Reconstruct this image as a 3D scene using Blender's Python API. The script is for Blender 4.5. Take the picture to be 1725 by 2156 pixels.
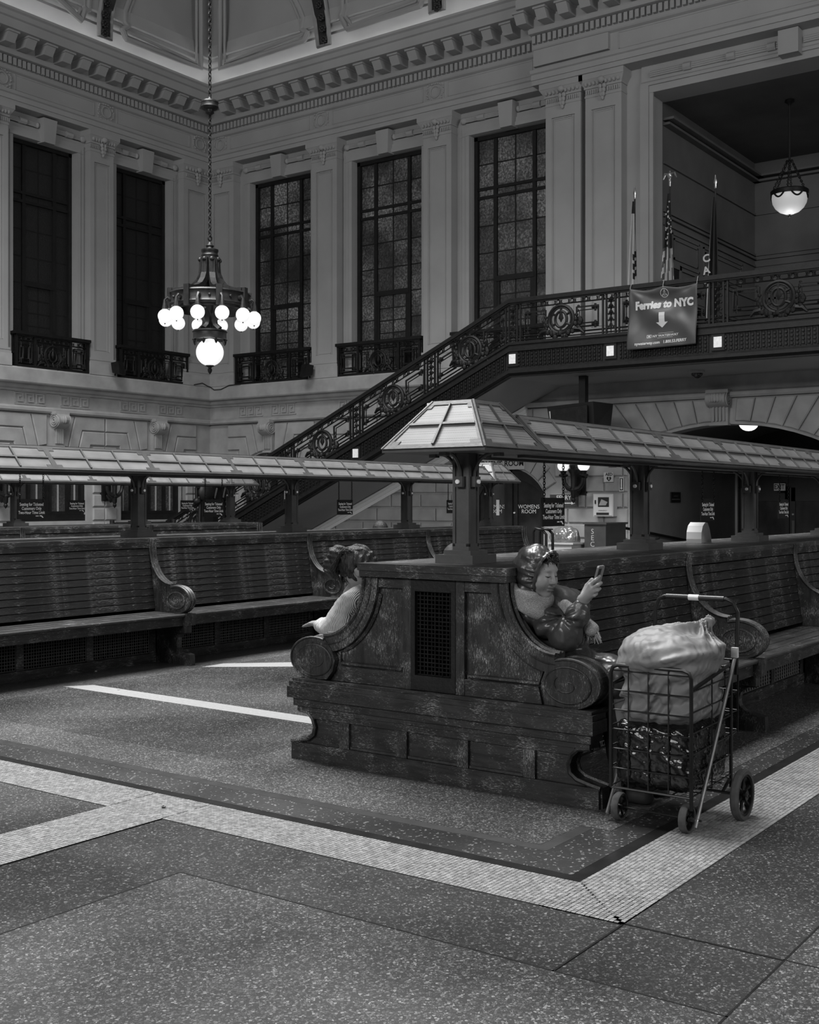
import bpy, bmesh, math, random
import numpy as np
from mathutils import Matrix, Vector
random.seed(7); np.random.seed(7)
for o in list(bpy.data.objects): bpy.data.objects.remove(o)
SC = bpy.context.scene
COL = SC.collection
PI = math.pi
# ---------------------------------------------------------------- camera
FPX, CX, CY, EYE, YAW = 2475.0, 862.5, 1057.0, 1.40, math.radians(35.8)
cam = bpy.data.cameras.new('camera'); camo = bpy.data.objects.new('camera', cam); COL.objects.link(camo)
camo.location = (0, 0, EYE); camo.rotation_euler = (PI/2, 0, YAW-PI/2)
cam.sensor_fit = 'HORIZONTAL'; cam.sensor_width = 36; cam.lens = FPX/1725*36
cam.shift_y = -(1078-CY)/1725; cam.clip_start = .05; cam.clip_end = 200
SC.camera = camo
# ---------------------------------------------------------------- world, view
wd = bpy.data.worlds.new('world'); SC.world = wd; wd.use_nodes = True
bg = wd.node_tree.nodes['Background']; bg.inputs[0].default_value = (.9, .9, .9, 1); bg.inputs[1].default_value = .006
vs = SC.view_settings; vs.view_transform = 'Standard'; vs.look = 'None'; vs.gamma = 1; vs.use_curve_mapping = False
vs.exposure = 0.85
def area(name, loc, rot, sx, sy, w, spread=PI):
    l = bpy.data.lights.new(name, 'AREA'); l.shape = 'RECTANGLE'; l.size = sx; l.size_y = sy; l.energy = w; l.spread = spread
    o = bpy.data.objects.new(name, l); COL.objects.link(o); o.location = loc; o.rotation_euler = rot
    return o
# daylight through the skylight in the middle of the vault and through the street windows behind the photographer, plus an added front fill
area('skylight', (7.0, 11.0, 16.3), (0, 0, 0), 7, 13, 2700, math.radians(118))
area('front_fill', (7, -18, 9.0), (math.radians(80), 0, 0), 16, 5, 900)  # unseen fill added to brighten faces turned toward -Y
area('street_windows', (-16, 6.0, 9.5), (0, math.radians(-101), 0), 5, 16, 1700)
# ---------------------------------------------------------------- helpers
_c, _s = math.cos(YAW), math.sin(YAW)
def ray(x, y):
    xr = (x-CX)/FPX
    return (_c+xr*_s, _s-xr*_c, (CY-y)/FPX)
def onX(x, y, X): r = ray(x, y); t = X/r[0]; return Vector((X, t*r[1], EYE+t*r[2]))
def onY(x, y, Y): r = ray(x, y); t = Y/r[1]; return Vector((t*r[0], Y, EYE+t*r[2]))
def onZ(x, y, Z=0): r = ray(x, y); t = (Z-EYE)/r[2]; return Vector((t*r[0], t*r[1], Z))
X0, Y0, XS = 22.5, 22.85, 20.3            # far right wall, far left wall, front of stair and mezzanine
RW = lambda s, n, z: (X0-n, s, z)
LW = lambda s, n, z: (s, Y0-n, z)

class MB:
    def __init__(s, T=None): s.v = []; s.f = []; s.T = T
    def add(s, vs_, fs):
        b = len(s.v); T = s.T
        s.v.extend([T(*p) for p in vs_] if T else [tuple(p) for p in vs_]); s.f.extend([tuple(i+b for i in q) for q in fs]); return s
    def hexa(s, p):
        return s.add(p, [(0,3,2,1),(4,5,6,7),(0,1,5,4),(1,2,6,5),(2,3,7,6),(3,0,4,7)])
    def box(s, x0, x1, y0, y1, z0, z1):
        return s.hexa([(x0,y0,z0),(x1,y0,z0),(x1,y1,z0),(x0,y1,z0),(x0,y0,z1),(x1,y0,z1),(x1,y1,z1),(x0,y1,z1)])
    def prism(s, poly, m, a, b):
        n = len(poly); P = [m(u, v, a) for u, v in poly]+[m(u, v, b) for u, v in poly]
        return s.add(P, [tuple(range(n-1, -1, -1)), tuple(range(n, 2*n))]+[(i, (i+1)%n, n+(i+1)%n, n+i) for i in range(n)])
    def tube(s, pts, r, n=6, closed=False, cap=True):
        pts = [Vector(p) for p in pts]; N = len(pts); rs = r if isinstance(r, (list, tuple)) else [r]*N
        V = []; F = []; up = None
        for i, p in enumerate(pts):
            if closed: d = pts[(i+1)%N]-pts[i-1]
            else: d = pts[min(i+1, N-1)]-pts[max(i-1, 0)]
            if d.length < 1e-9: d = Vector((0,0,1))
            d.normalize()
            if up is None: up = d.orthogonal().normalized()
            up = (up-d*up.dot(d)); up = up.normalized() if up.length > 1e-6 else d.orthogonal().normalized()
            w = d.cross(up)
            for k in range(n):
                a = 2*PI*k/n+PI/n; V.append(p+(up*math.cos(a)+w*math.sin(a))*rs[i])
        for i in range(N if closed else N-1):
            j = (i+1)%N
            for k in range(n): F.append((i*n+k, i*n+(k+1)%n, j*n+(k+1)%n, j*n+k))
        if cap and not closed: F.append(tuple(range(n-1,-1,-1))); F.append(tuple((N-1)*n+k for k in range(n)))
        return s.add(V, F)
    def lathe(s, prof, c=(0,0,0), n=20, arc=(0, 2*PI), ax=None):
        full = abs(arc[1]-arc[0]-2*PI) < 1e-6; m = n if full else n+1; V = []; F = []
        for r, z in prof:
            for k in range(m):
                a = arc[0]+(arc[1]-arc[0])*k/n; p = (r*math.cos(a), r*math.sin(a), z)
                if ax: p = ax(*p)
                V.append((c[0]+p[0], c[1]+p[1], c[2]+p[2]))
        for i in range(len(prof)-1):
            for k in range(n):
                k2 = (k+1)%m; F.append((i*m+k, i*m+k2, (i+1)*m+k2, (i+1)*m+k))
        return s.add(V, F)
    def ball(s, c, r, n=12, m=8):
        rx, ry, rz = r if isinstance(r, (list, tuple)) else (r, r, r)
        V = [(c[0], c[1], c[2]-rz)]; F = []
        for i in range(1, m):
            t = -PI/2+PI*i/m
            for k in range(n):
                a = 2*PI*k/n; V.append((c[0]+rx*math.cos(t)*math.cos(a), c[1]+ry*math.cos(t)*math.sin(a), c[2]+rz*math.sin(t)))
        V.append((c[0], c[1], c[2]+rz)); L = len(V)-1
        for k in range(n): F.append((0, 1+(k+1)%n, 1+k)); F.append((L, L-n+k, L-n+(k+1)%n))
        for i in range(m-2):
            for k in range(n):
                a = 1+i*n+k; b = 1+i*n+(k+1)%n; F.append((a, b, b+n, a+n))
        return s.add(V, F)
    def quad(s, a, b, c, d): return s.add([a, b, c, d], [(0,1,2,3)])
    def mesh(s, name, mat=None, smooth=False):
        me = bpy.data.meshes.new(name); me.from_pydata(s.v, [], s.f)
        bm = bmesh.new(); bm.from_mesh(me); bmesh.ops.recalc_face_normals(bm, faces=bm.faces); bm.to_mesh(me); bm.free()
        if mat: me.materials.append(mat)
        if smooth:
            me.polygons.foreach_set('use_smooth', [True]*len(me.polygons))
            if smooth != 'all':
                try: me.set_sharp_from_angle(angle=math.radians(40))
                except Exception: pass
        return me

def put(name, me, parent=None, loc=None, rot=None, scale=None):
    o = bpy.data.objects.new(name, me); COL.objects.link(o)
    if loc is not None: o.location = loc
    if rot is not None: o.rotation_euler = rot
    if scale is not None: o.scale = scale
    if parent is not None:
        o.parent = parent; o.matrix_parent_inverse = Matrix.Translation(-wloc(parent))
    return o
def wloc(o):
    v = Vector(o.get('_w', tuple(o.location))); return v
def obj(name, mb, mat, parent=None, smooth=False):
    return put(name, mb.mesh(name, mat, smooth), parent)
def thing(name, loc, label=None, cat=None, group=None, kind=None):
    o = bpy.data.objects.new(name, None); COL.objects.link(o); o.location = loc; o.empty_display_size = .1
    tag(o, label, cat, group, kind); return o
def tag(o, label=None, cat=None, group=None, kind=None):
    if label: o['label'] = label
    if cat: o['category'] = cat
    if group: o['group'] = group
    if kind: o['kind'] = kind
    return o
def struct(o): o['kind'] = 'structure'; return o
def copy_tree(o, parent=None, label=None, group=None, off=None):
    c = o.copy(); COL.objects.link(c)
    if parent is not None: c.parent = parent; c.matrix_parent_inverse = o.matrix_parent_inverse.copy()
    elif off is not None: c.location = o.location+Vector(off)
    if label: c['label'] = label
    if group: c['group'] = group
    for ch in o.children: copy_tree(ch, c)
    return c

def textmesh(s, size, mat, align='CENTER', ext=0.0, bold=0.0, sx=1.0, space=1.0):
    cu = bpy.data.curves.new('txt', 'FONT'); cu.body = s; cu.size = size; cu.align_x = align; cu.align_y = 'CENTER'
    cu.extrude = ext; cu.offset = bold; cu.resolution_u = 3; cu.space_line = space
    t = bpy.data.objects.new('txt', cu); COL.objects.link(t)
    dg = bpy.context.evaluated_depsgraph_get(); me = bpy.data.meshes.new_from_object(t.evaluated_get(dg))
    bpy.data.objects.remove(t); bpy.data.curves.remove(cu); me.materials.clear(); me.materials.append(mat)
    if sx != 1.0: me.transform(Matrix.Scale(sx, 4, (1,0,0)))
    return me
ROT_R = (PI/2, 0, -PI/2)                    # faces -X
ROT_L = (PI/2, 0, 0)                        # faces -Y
# ---------------------------------------------------------------- materials
def ND(nt, t, **k):
    n = nt.nodes.new(t)
    for a, b in k.items(): setattr(n, a, b)
    return n
def g(v): return (v, v, v, 1)
def base(name, col=.5, rough=.5, metal=0.0, spec=.5):
    m = bpy.data.materials.new(name); m.use_nodes = True; b = m.node_tree.nodes['Principled BSDF']
    b.inputs['Base Color'].default_value = g(col); b.inputs['Roughness'].default_value = rough
    b.inputs['Metallic'].default_value = metal; b.inputs['Specular IOR Level'].default_value = spec
    return m, m.node_tree, b
def ramp(nt, stops, interp='LINEAR'):
    r = ND(nt, 'ShaderNodeValToRGB'); r.color_ramp.interpolation = interp
    e = r.color_ramp.elements
    while len(e) < len(stops): e.new(.5)
    for el, (p, v) in zip(e, stops): el.position = p; el.color = g(v)
    return r
def coords(nt, scale=(1,1,1), which='Object'):
    tc = ND(nt, 'ShaderNodeTexCoord'); mp = ND(nt, 'ShaderNodeMapping'); mp.inputs['Scale'].default_value = scale
    nt.links.new(tc.outputs[which], mp.inputs[0]); return mp.outputs[0]
def mottle(name, lo, hi, scale=3, rough=.7, bump=.0, detail=6, bscale=None, metal=0, spec=.4, stretch=(1,1,1)):
    m, nt, b = base(name, lo, rough, metal, spec); v = coords(nt, stretch)
    n = ND(nt, 'ShaderNodeTexNoise'); n.inputs['Scale'].default_value = scale; n.inputs['Detail'].default_value = detail
    nt.links.new(v, n.inputs['Vector']); r = ramp(nt, [(.3, lo), (.7, hi)]); nt.links.new(n.outputs['Fac'], r.inputs[0]); nt.links.new(r.outputs[0], b.inputs['Base Color'])
    if bump:
        n2 = ND(nt, 'ShaderNodeTexNoise'); n2.inputs['Scale'].default_value = bscale or scale*8; n2.inputs['Detail'].default_value = 4
        nt.links.new(v, n2.inputs['Vector']); bp = ND(nt, 'ShaderNodeBump'); bp.inputs['Strength'].default_value = bump; bp.inputs['Distance'].default_value = .01
        nt.links.new(n2.outputs['Fac'], bp.inputs['Height']); nt.links.new(bp.outputs[0], b.inputs['Normal'])
    return m
def emit(name, v, strength):
    m, nt, b = base(name, v, .4); b.inputs['Emission Color'].default_value = g(v); b.inputs['Emission Strength'].default_value = strength; return m
def wood(name, st, dark=.022, lite=.06, wear=.30, wearamt=.55, rough=.45):
    m, nt, b = base(name, dark, rough, 0, .35); v = coords(nt, st)
    n = ND(nt, 'ShaderNodeTexNoise'); n.inputs['Scale'].default_value = 3.0; n.inputs['Detail'].default_value = 8; n.inputs['Distortion'].default_value = 1.2
    nt.links.new(v, n.inputs['Vector']); r = ramp(nt, [(.35, dark), (.7, lite)]); nt.links.new(n.outputs['Fac'], r.inputs[0])
    w = ND(nt, 'ShaderNodeTexNoise'); w.inputs['Scale'].default_value = 11; w.inputs['Detail'].default_value = 6; w.inputs['Roughness'].default_value = .8
    vf = coords(nt, tuple(3.2*q for q in st)); nt.links.new(vf, w.inputs['Vector'])
    v2 = coords(nt, (1,1,1)); w2 = ND(nt, 'ShaderNodeTexNoise'); w2.inputs['Scale'].default_value = 8; w2.inputs['Detail'].default_value = 3; nt.links.new(v2, w2.inputs['Vector'])
    ma = ND(nt, 'ShaderNodeMath', operation='MULTIPLY_ADD'); nt.links.new(w2.outputs['Fac'], ma.inputs[0]); ma.inputs[1].default_value = .55; ma.inputs[2].default_value = .5
    mu = ND(nt, 'ShaderNodeMath', operation='MULTIPLY'); nt.links.new(w.outputs['Fac'], mu.inputs[0]); nt.links.new(ma.outputs[0], mu.inputs[1])
    rr = ramp(nt, [(wearamt*.5+.16, 0), (wearamt*.5+.25, 1)]); nt.links.new(mu.outputs[0], rr.inputs[0])
    mx = ND(nt, 'ShaderNodeMix', data_type='RGBA'); nt.links.new(rr.outputs[0], mx.inputs[0]); nt.links.new(r.outputs[0], mx.inputs[6]); mx.inputs[7].default_value = g(wear)
    nt.links.new(mx.outputs[2], b.inputs['Base Color'])
    bp = ND(nt, 'ShaderNodeBump'); bp.inputs['Strength'].default_value = .25; bp.inputs['Distance'].default_value = .004
    nt.links.new(w.outputs['Fac'], bp.inputs['Height']); nt.links.new(bp.outputs[0], b.inputs['Normal'])
    return m
def terrazzo(name, matrix, stops, scale=85, rough=.33, big=.0):
    m, nt, b = base(name, matrix, rough, 0, .45); v = coords(nt)
    vo = ND(nt, 'ShaderNodeTexVoronoi'); vo.inputs['Scale'].default_value = scale; nt.links.new(v, vo.inputs['Vector'])
    sp = ND(nt, 'ShaderNodeSeparateColor'); nt.links.new(vo.outputs['Color'], sp.inputs[0])
    r = ramp(nt, stops, 'CONSTANT'); nt.links.new(sp.outputs[0], r.inputs[0])
    de = ND(nt, 'ShaderNodeTexVoronoi', feature='DISTANCE_TO_EDGE'); de.inputs['Scale'].default_value = scale; nt.links.new(v, de.inputs['Vector'])
    er = ramp(nt, [(.06, 0), (.12, 1)]); nt.links.new(de.outputs[0], er.inputs[0])
    mx = ND(nt, 'ShaderNodeMix', data_type='RGBA'); nt.links.new(er.outputs[0], mx.inputs[0]); mx.inputs[6].default_value = g(matrix); nt.links.new(r.outputs[0], mx.inputs[7])
    n = ND(nt, 'ShaderNodeTexNoise'); n.inputs['Scale'].default_value = .9; n.inputs['Detail'].default_value = 6; nt.links.new(v, n.inputs['Vector'])
    rr = ramp(nt, [(.3, .72), (.7, 1.12)]); nt.links.new(n.outputs['Fac'], rr.inputs[0])
    m2 = ND(nt, 'ShaderNodeMix', data_type='RGBA', blend_type='MULTIPLY'); m2.inputs[0].default_value = 1; nt.links.new(mx.outputs[2], m2.inputs[6]); nt.links.new(rr.outputs[0], m2.inputs[7])
    nt.links.new(m2.outputs[2], b.inputs['Base Color'])
    r3 = ramp(nt, [(.3, rough-.08), (.7, rough+.16)]); nt.links.new(n.outputs['Fac'], r3.inputs[0]); nt.links.new(r3.outputs[0], b.inputs['Roughness'])
    return m
M = {}
M['stone'] = mottle('limestone', .30, .42, 2.5, .8, .15, 8, 30)
M['plaster'] = mottle('painted_plaster', .33, .38, 1.2, .75, .03)
M['plaster2'] = mottle('vault_plaster', .30, .34, .8, .8, .02)
M['iron'] = mottle('black_iron', .006, .012, 12, .5, .2, 4, 60, .0, .3)
M['bronze'] = mottle('dark_bronze', .010, .022, 15, .42, .1, 4, 60, .2, .4)
M['winframe'] = mottle('dark_window_frame', .006, .012, 8, .5)
M['wx'] = wood('oak_along', (.9, 9, 9), .010, .030, .26, .545); M['wz'] = wood('oak_upright', (10, 10, 1.6), .010, .034, .40, .545)
M['wy'] = wood('oak_across', (10, 1.6, 10), dark=.010, lite=.03, wear=.34, wearamt=.565)
M['wtop'] = wood('oak_bench_top', (.8, 6, 6), .025, .06, .36, .55)
M['wseat'] = wood('oak_seat', (.8, 7, 7), .018, .045, .24, .56)
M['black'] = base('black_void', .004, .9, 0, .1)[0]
M['white'] = base('white_print', .88, .6)[0]
M['pale'] = mottle('pale_glass_block', .75, .95, 20, .5)
M['globe'] = emit('lit_opal_globe', .9, .48)
M['terr_dark'] = terrazzo('terrazzo_dark', .022, [(0, .026), (.4, .040), (.62, .062), (.82, .11), (.95, .20)], 115)
M['terr_mid'] = terrazzo('terrazzo_mid', .03, [(0, .04), (.3, .065), (.55, .095), (.78, .15), (.94, .24)], 115)
M['terr_band'] = terrazzo('terrazzo_band', .022, [(0, .022), (.74, .035), (.90, .16)], 100)
M['terr_plain'] = mottle('plain_dark_terrazzo', .028, .045, 8, .35)
M['blackstone'] = mottle('black_marble', .008, .016, 10, .3)
M['tessera'] = []
for i, v in enumerate((.20, .235, .27, .165)): M['tessera'].append(mottle('mosaic_tessera', v*.85, v*1.1, 9, .45, spec=.35))
M['grout'] = base('dark_grout', .035, .8)[0]
# ================================================================ FLOOR
floor = struct(thing('floor', (8, 8, 0), 'dark terrazzo floor with pale mosaic bands and chipped marble aggregate'))
def slab(name, x0, x1, y0, y1, zt, mat): return obj(name, MB().box(x0, x1, y0, y1, -.05, zt), mat, floor)
slab('terrazzo_ground', -6, 22.55, -8, 22.9, 0, M['terr_dark'])
BX0, BX1, BY0, BY1 = 3.866, 14.55, 2.02, 20.5        # field that carries the benches
slab('black_border', BX0, BX1, BY0, BY1, .0010, M['blackstone'])
slab('chip_border', BX0+.066, BX1-.066, BY0+.066, BY1-.066, .0018, M['terr_band'])
slab('dark_border', BX0+.27, BX1-.27, BY0+.29, BY1-.29, .0024, M['terr_plain'])
slab('terrazzo_panel', BX0+.335, BX1-.335, BY0+.35, BY1-.35, .0030, M['terr_mid'])
slab('terrazzo_panel', BX0+.72, BX1-.72, BY0+.72, BY1-.72, .0036, M['terr_dark'])
for yc in (3.345, 8.30, 13.05): slab('terrazzo_panel', 4.55, 13.9, yc-1.12, yc+1.12, .0042, M['terr_mid'])
# lighter panels toward the photographer
slab('terrazzo_panel', -6, 3.09, 1.166, 3.30, .0020, M['terr_mid'])
slab('terrazzo_panel', -6, 22, -8, 1.166, .0020, M['terr_mid'])
slab('terrazzo_panel', -6, 3.09, 4.9, 12, .0020, M['terr_mid'])
for a in ((3.574, 3.582, 1.17, 1.70), (3.09, 3.566, 1.70, 1.707), (3.09, 3.097, 1.166, 3.30), (-6, 3.09, 3.295, 3.302), (-6, 22, 1.166, 1.173), (3.574, 3.582, -8, 1.166)):
    slab('joint_strip', *a, .0028, M['blackstone'])
# mosaic bands: bed of grout, then real tesserae
TS, TG, TH = .0178, .0016, .0042
tiles = []
def band(x0, x1, y0, y1, mitre=None, vis=None):
    slab('mosaic_bed', x0, x1, y0, y1, .0026, M['grout'])
    nx = max(1, round((x1-x0)/TS)); ny = max(1, round((y1-y0)/TS)); dx = (x1-x0)/nx; dy = (y1-y0)/ny
    for i in range(nx):
        for j in range(ny):
            cx_ = x0+(i+.5)*dx; cy_ = y0+(j+.5)*dy
            if vis and not vis(cx_, cy_): continue
            if mitre and mitre(cx_, cy_): continue
            tiles.append((cx_+random.uniform(-.0007, .0007), cy_+random.uniform(-.0007, .0007), dx-TG*random.uniform(.8, 1.6), dy-TG*random.uniform(.8, 1.6)))
MX0, MX1, MY0, MY1 = 3.568, 3.866, 1.703, 2.02
def infov(x, y):
    d = x*_c+y*_s; r = x*_s-y*_c
    return d > 1.8 and abs(r/d*FPX) < 1700
band(MX0, MX1, MY0, 6.4, lambda x, y: (y-MY0) < (x-MX0)*1.06+.004, infov)
band(MX0+.0, 9.6, MY0, MY1, lambda x, y: (y-MY0) > (x-MX0)*1.06-.004, infov)
band(2.2, MX0, 3.92, 4.286, None, infov)
for t in (3.918, 4.284): slab('joint_strip', 2.2, MX1, t, t+.005, .0044, M['blackstone'])
slab('joint_strip', 5.86, 5.866, MY0, MY1, .0044, M['blackstone']); slab('joint_strip', 6.5, 6.506, MY0, MY1, .0044, M['blackstone'])
tiles.sort(key=lambda t: t[0]*_c+t[1]*_s)
ume = MB().add([(-.5,-.5,-1),(.5,-.5,-1),(.5,.5,-1),(-.5,.5,-1),(-.46,-.46,0),(.46,-.46,0),(.46,.46,0),(-.46,.46,0)], [(4,5,6,7),(0,1,5,4),(1,2,6,5),(2,3,7,6),(3,0,4,7)])
tmes = [ume.mesh('mosaic_tile', m) for m in M['tessera']]
near = [t for t in tiles if t[0] < 4.6][:300]
rest = [t for t in tiles if not (t in near)] if False else tiles
ns = set(id(t) for t in near)
for t in near:
    put('mosaic_tile', random.choice(tmes), floor, (t[0], t[1], TH), None, (t[2], t[3], .004))
mv, mf = [], []
for t in tiles:
    if id(t) in ns: continue
    b = len(mv); hx, hy = t[2]/2, t[3]/2; z = TH+random.uniform(-.0004, .0004)
    mv += [(t[0]-hx, t[1]-hy, .002), (t[0]+hx, t[1]-hy, .002), (t[0]+hx, t[1]+hy, .002), (t[0]-hx, t[1]+hy, .002),
           (t[0]-hx*.92, t[1]-hy*.92, z), (t[0]+hx*.92, t[1]-hy*.92, z), (t[0]+hx*.92, t[1]+hy*.92, z), (t[0]-hx*.92, t[1]+hy*.92, z)]
    mf += [(b+4,b+5,b+6,b+7),(b,b+1,b+5,b+4),(b+1,b+2,b+6,b+5),(b+2,b+3,b+7,b+6),(b+3,b,b+4,b+7)]
me = bpy.data.meshes.new('mosaic_tesserae'); me.from_pydata(mv, [], mf)
for m in M['tessera']: me.materials.append(m)
mi = np.repeat(np.random.choice(4, len(mf)//5, p=[.35, .3, .2, .15]), 5).astype(np.int32); me.polygons.foreach_set('material_index', mi)
o = put('mosaic_tesserae', me, floor); o['kind'] = 'stuff'
# plain pale bands far off, too fine to tell their tesserae apart
M['tess_far'] = mottle('far_mosaic', .22, .27, 60, .45)
def poly_slab(name, pts, z, mat): return obj(name, MB().prism([(p[0], p[1]) for p in pts], lambda u, v, w: (u, v, w), -.04, z), mat, floor)
poly_slab('pale_band', [(5.68, 7.33), (5.86, 7.20), (5.80, 4.3), (5.63, 4.3)], .0052, M['tess_far'])
poly_slab('pale_band', [onZ(425, 1405.5), onZ(470, 1398), onZ(650, 1395), onZ(650, 1404.5)], .0052, M['tess_far'])
# litter on the floor
crumb = mottle('crumb', .35, .6, 30, .9)
for x, y, r, lb in ((202, 1416, .012, 'small pale crumb on the terrazzo before the slatted bench'), (345, 1703, .011, 'small grey pebble lying on the pale mosaic crossing'), (250, 1454, .009, 'tiny pale scrap on the narrow pale floor band')):
    p = onZ(x, y); b = MB().ball((p.x, p.y, .005+r*.45), (r, r*.8, r*.55), 7, 5)
    b.v = [(q[0]+random.uniform(-.3, .3)*r, q[1]+random.uniform(-.3, .3)*r, q[2]) for q in b.v]
    tag(obj('litter_crumb', b, crumb if r != .011 else M['terr_mid']), lb, 'litter')
# ================================================================ WALLS
wr = struct(thing('wall_right', (X0, 11, 0), 'pale stone and plaster wall with tall windows, pilasters and a modillion cornice'))
wl = struct(thing('wall_left', (15, Y0, 0), 'pale stone and plaster wall with keyed arches below and dark tall windows above'))
def arc_pts(cx_, R, cz, s0, s1, n=14):
    return [(s, cz+math.sqrt(max(0, R*R-(s-cx_)**2))) for s in np.linspace(s0, s1, n)]
def arch_geo(c, half, crown, spring):
    sg = crown-spring; R = (half*half+sg*sg)/(2*sg); return R, crown-R
def inset_poly(poly, d):
    A = sum(poly[i][0]*poly[(i+1)%len(poly)][1]-poly[(i+1)%len(poly)][0]*poly[i][1] for i in range(len(poly)))
    sg = 1 if A > 0 else -1; n = len(poly); out = []
    for i in range(n):
        p0, p, p1 = Vector(poly[i-1]), Vector(poly[i]), Vector(poly[(i+1)%n])
        e0 = (p-p0).normalized(); e1 = (p1-p).normalized(); n0 = Vector((-e0.y, e0.x))*sg; n1 = Vector((-e1.y, e1.x))*sg
        m = n0+n1; L = m.length
        if L < 1e-4: out.append((p.x+n0.x*d, p.y+n0.y*d)); continue
        m /= L; k = d/max(.35, m.dot(n0)); out.append((p.x+m.x*k, p.y+m.y*k))
    return out
def piece(W, name, poly, par, mat, n0=0., n1=.055, inset=.02):
    N = len(poly); g0 = inset_poly(poly, .009); f = inset_poly(poly, .009+inset)
    V = [W(u, n0, v) for u, v in g0]+[W(u, n1-.022, v) for u, v in g0]+[W(u, n1, v) for u, v in f]
    F = [tuple(range(2*N, 3*N))]+[(i, (i+1)%N, N+(i+1)%N, N+i) for i in range(N)]+[(N+i, N+(i+1)%N, 2*N+(i+1)%N, 2*N+i) for i in range(N)]
    return obj(name, MB().add(V, F), mat, par)
def run(W, prof, s0, s1, name, par, mat, caps=True):
    HC = Y0 if W is RW else X0; mt = s1 > HC-.45
    n = len(prof); V = [W(s0, a, b) for a, b in prof]+[W(HC-a if mt else s1, a, b) for a, b in prof]
    F = [(i, (i+1)%n, n+(i+1)%n, n+i) for i in range(n)]
    if caps: F += [tuple(range(n)), tuple(range(n, 2*n))]
    return obj(name, MB().add(V, F), mat, par)
def body(W, name, par, mat, rects, extra=(), n0=-.45, n1=0.):
    b = MB(W)
    for s0, s1, z0, z1 in rects: b.box(s0, s1, n0, n1, z0, z1)
    for poly in extra: b.prism(poly, lambda u, v, w: (u, w, v), n0, n1)
    return obj(name, b, mat, par)
# ---- openings
DC, DH = 13.55, .93; DR, DZ = arch_geo(DC, DH, 2.16, 1.63)
PC, PH = 8.55, 2.0; PR, PZ = arch_geo(PC, PH, 2.94, 2.50)
AC, AH = 20.65, .95; AR, AZ = arch_geo(AC, AH, 2.70, 2.38)
LCS = [14.35, 17.40, 20.45]; LH = 1.0; LR, LZ = arch_geo(0, LH, 2.70, 2.36)
def above(c, h, R, cz, top): return [(c-h, top), (c+h, top)]+arc_pts(c, R, cz, c+h, c-h)
body(RW, 'wall_body', wr, M['stone'], [(0, PC-PH, -.8, 3.5), (PC+PH, DC-DH, -.8, 3.5), (DC+DH, AC-AH, 0, 3.5), (AC+AH, 23.3, 0, 3.5), (AC-AH, AC+AH, 0, .95), (-.5, 23.3, 3.5, 4.09)],
     [above(PC, PH, PR, PZ, 3.5), above(DC, DH, DR, DZ, 3.5), above(AC, AH, AR, AZ, 3.5)])
rc = [(8, LCS[0]-LH, 0, 3.5), (LCS[0]+LH, LCS[1]-LH, 0, 3.5), (LCS[1]+LH, LCS[2]-LH, 0, 3.5), (LCS[2]+LH, 22.9, 0, 3.5), (8, 22.9, 3.5, 4.09)]+[(c-LH, c+LH, 0, .95) for c in LCS]
body(LW, 'wall_body', wl, M['stone'], rc, [above(c, LH, LR, LZ, 3.5) for c in LCS])
# ---- rusticated blocks and voussoirs
JZ = [0, .30, .62, .94, 1.27, 1.60, 1.93, 2.25, 2.57, 3.05, 3.46]
def courses(W, par, lo, hi, skip, zs=JZ, L=.86, seed=1):
    rnd = random.Random(seed)
    for k in range(len(zs)-1):
        z0, z1 = zs[k], zs[k+1]; s = lo-(.43 if k%2 else 0)
        while s < hi:
            e = s+L; a, b = max(s, lo), min(e, hi)
            for (a2, b2) in skip(a, b, (z0+z1)/2):
                if b2-a2 > .08: piece(W, 'stone_block', [(a2+.006, z0+.008), (b2-.006, z0+.008), (b2-.006, z1-.008), (a2+.006, z1-.008)], par, M['stone'], 0, .05+rnd.uniform(-.006, .006))
            s = e
def skipR(a, b, z):
    out = [(a, b)]
    def cut(lo, hi):
        nonlocal out; o2 = []
        for p, q in out:
            if q <= lo or p >= hi: o2.append((p, q)); continue
            if p < lo: o2.append((p, lo))
            if q > hi: o2.append((hi, q))
        out = o2
    ro = 1.58
    if z < DZ+ro:
        w = math.sqrt(max(0, ro*ro-(z-DZ)**2)) if z > DZ+.45 else DH+.12
        if w > 0: cut(DC-max(w, DH+.12), DC+max(w, DH+.12))
    if z > 2.4: cut(PC-3.0, PC+2.35)
    else: cut(PC-PH-.04, PC+PH+.05)
    return out
courses(RW, wr, 9.0, 18.9, skipR, seed=3)
# stone door surround
for k in range(9):
    a0 = PI*.5-math.asin(DH/DR)+2*math.asin(DH/DR)*k/9; a1 = PI*.5-math.asin(DH/DR)+2*math.asin(DH/DR)*(k+1)/9
    pt = lambda a, r: (DC+r*math.cos(a), DZ+r*math.sin(a))
    ro = 1.54 if k%2 else 1.47
    piece(RW, 'voussoir', [pt(a0, DR+.03), pt((a0+a1)/2, DR+.03), pt(a1, DR+.03), pt(a1, ro), pt(a0, ro)], wr, M['stone'])
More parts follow.
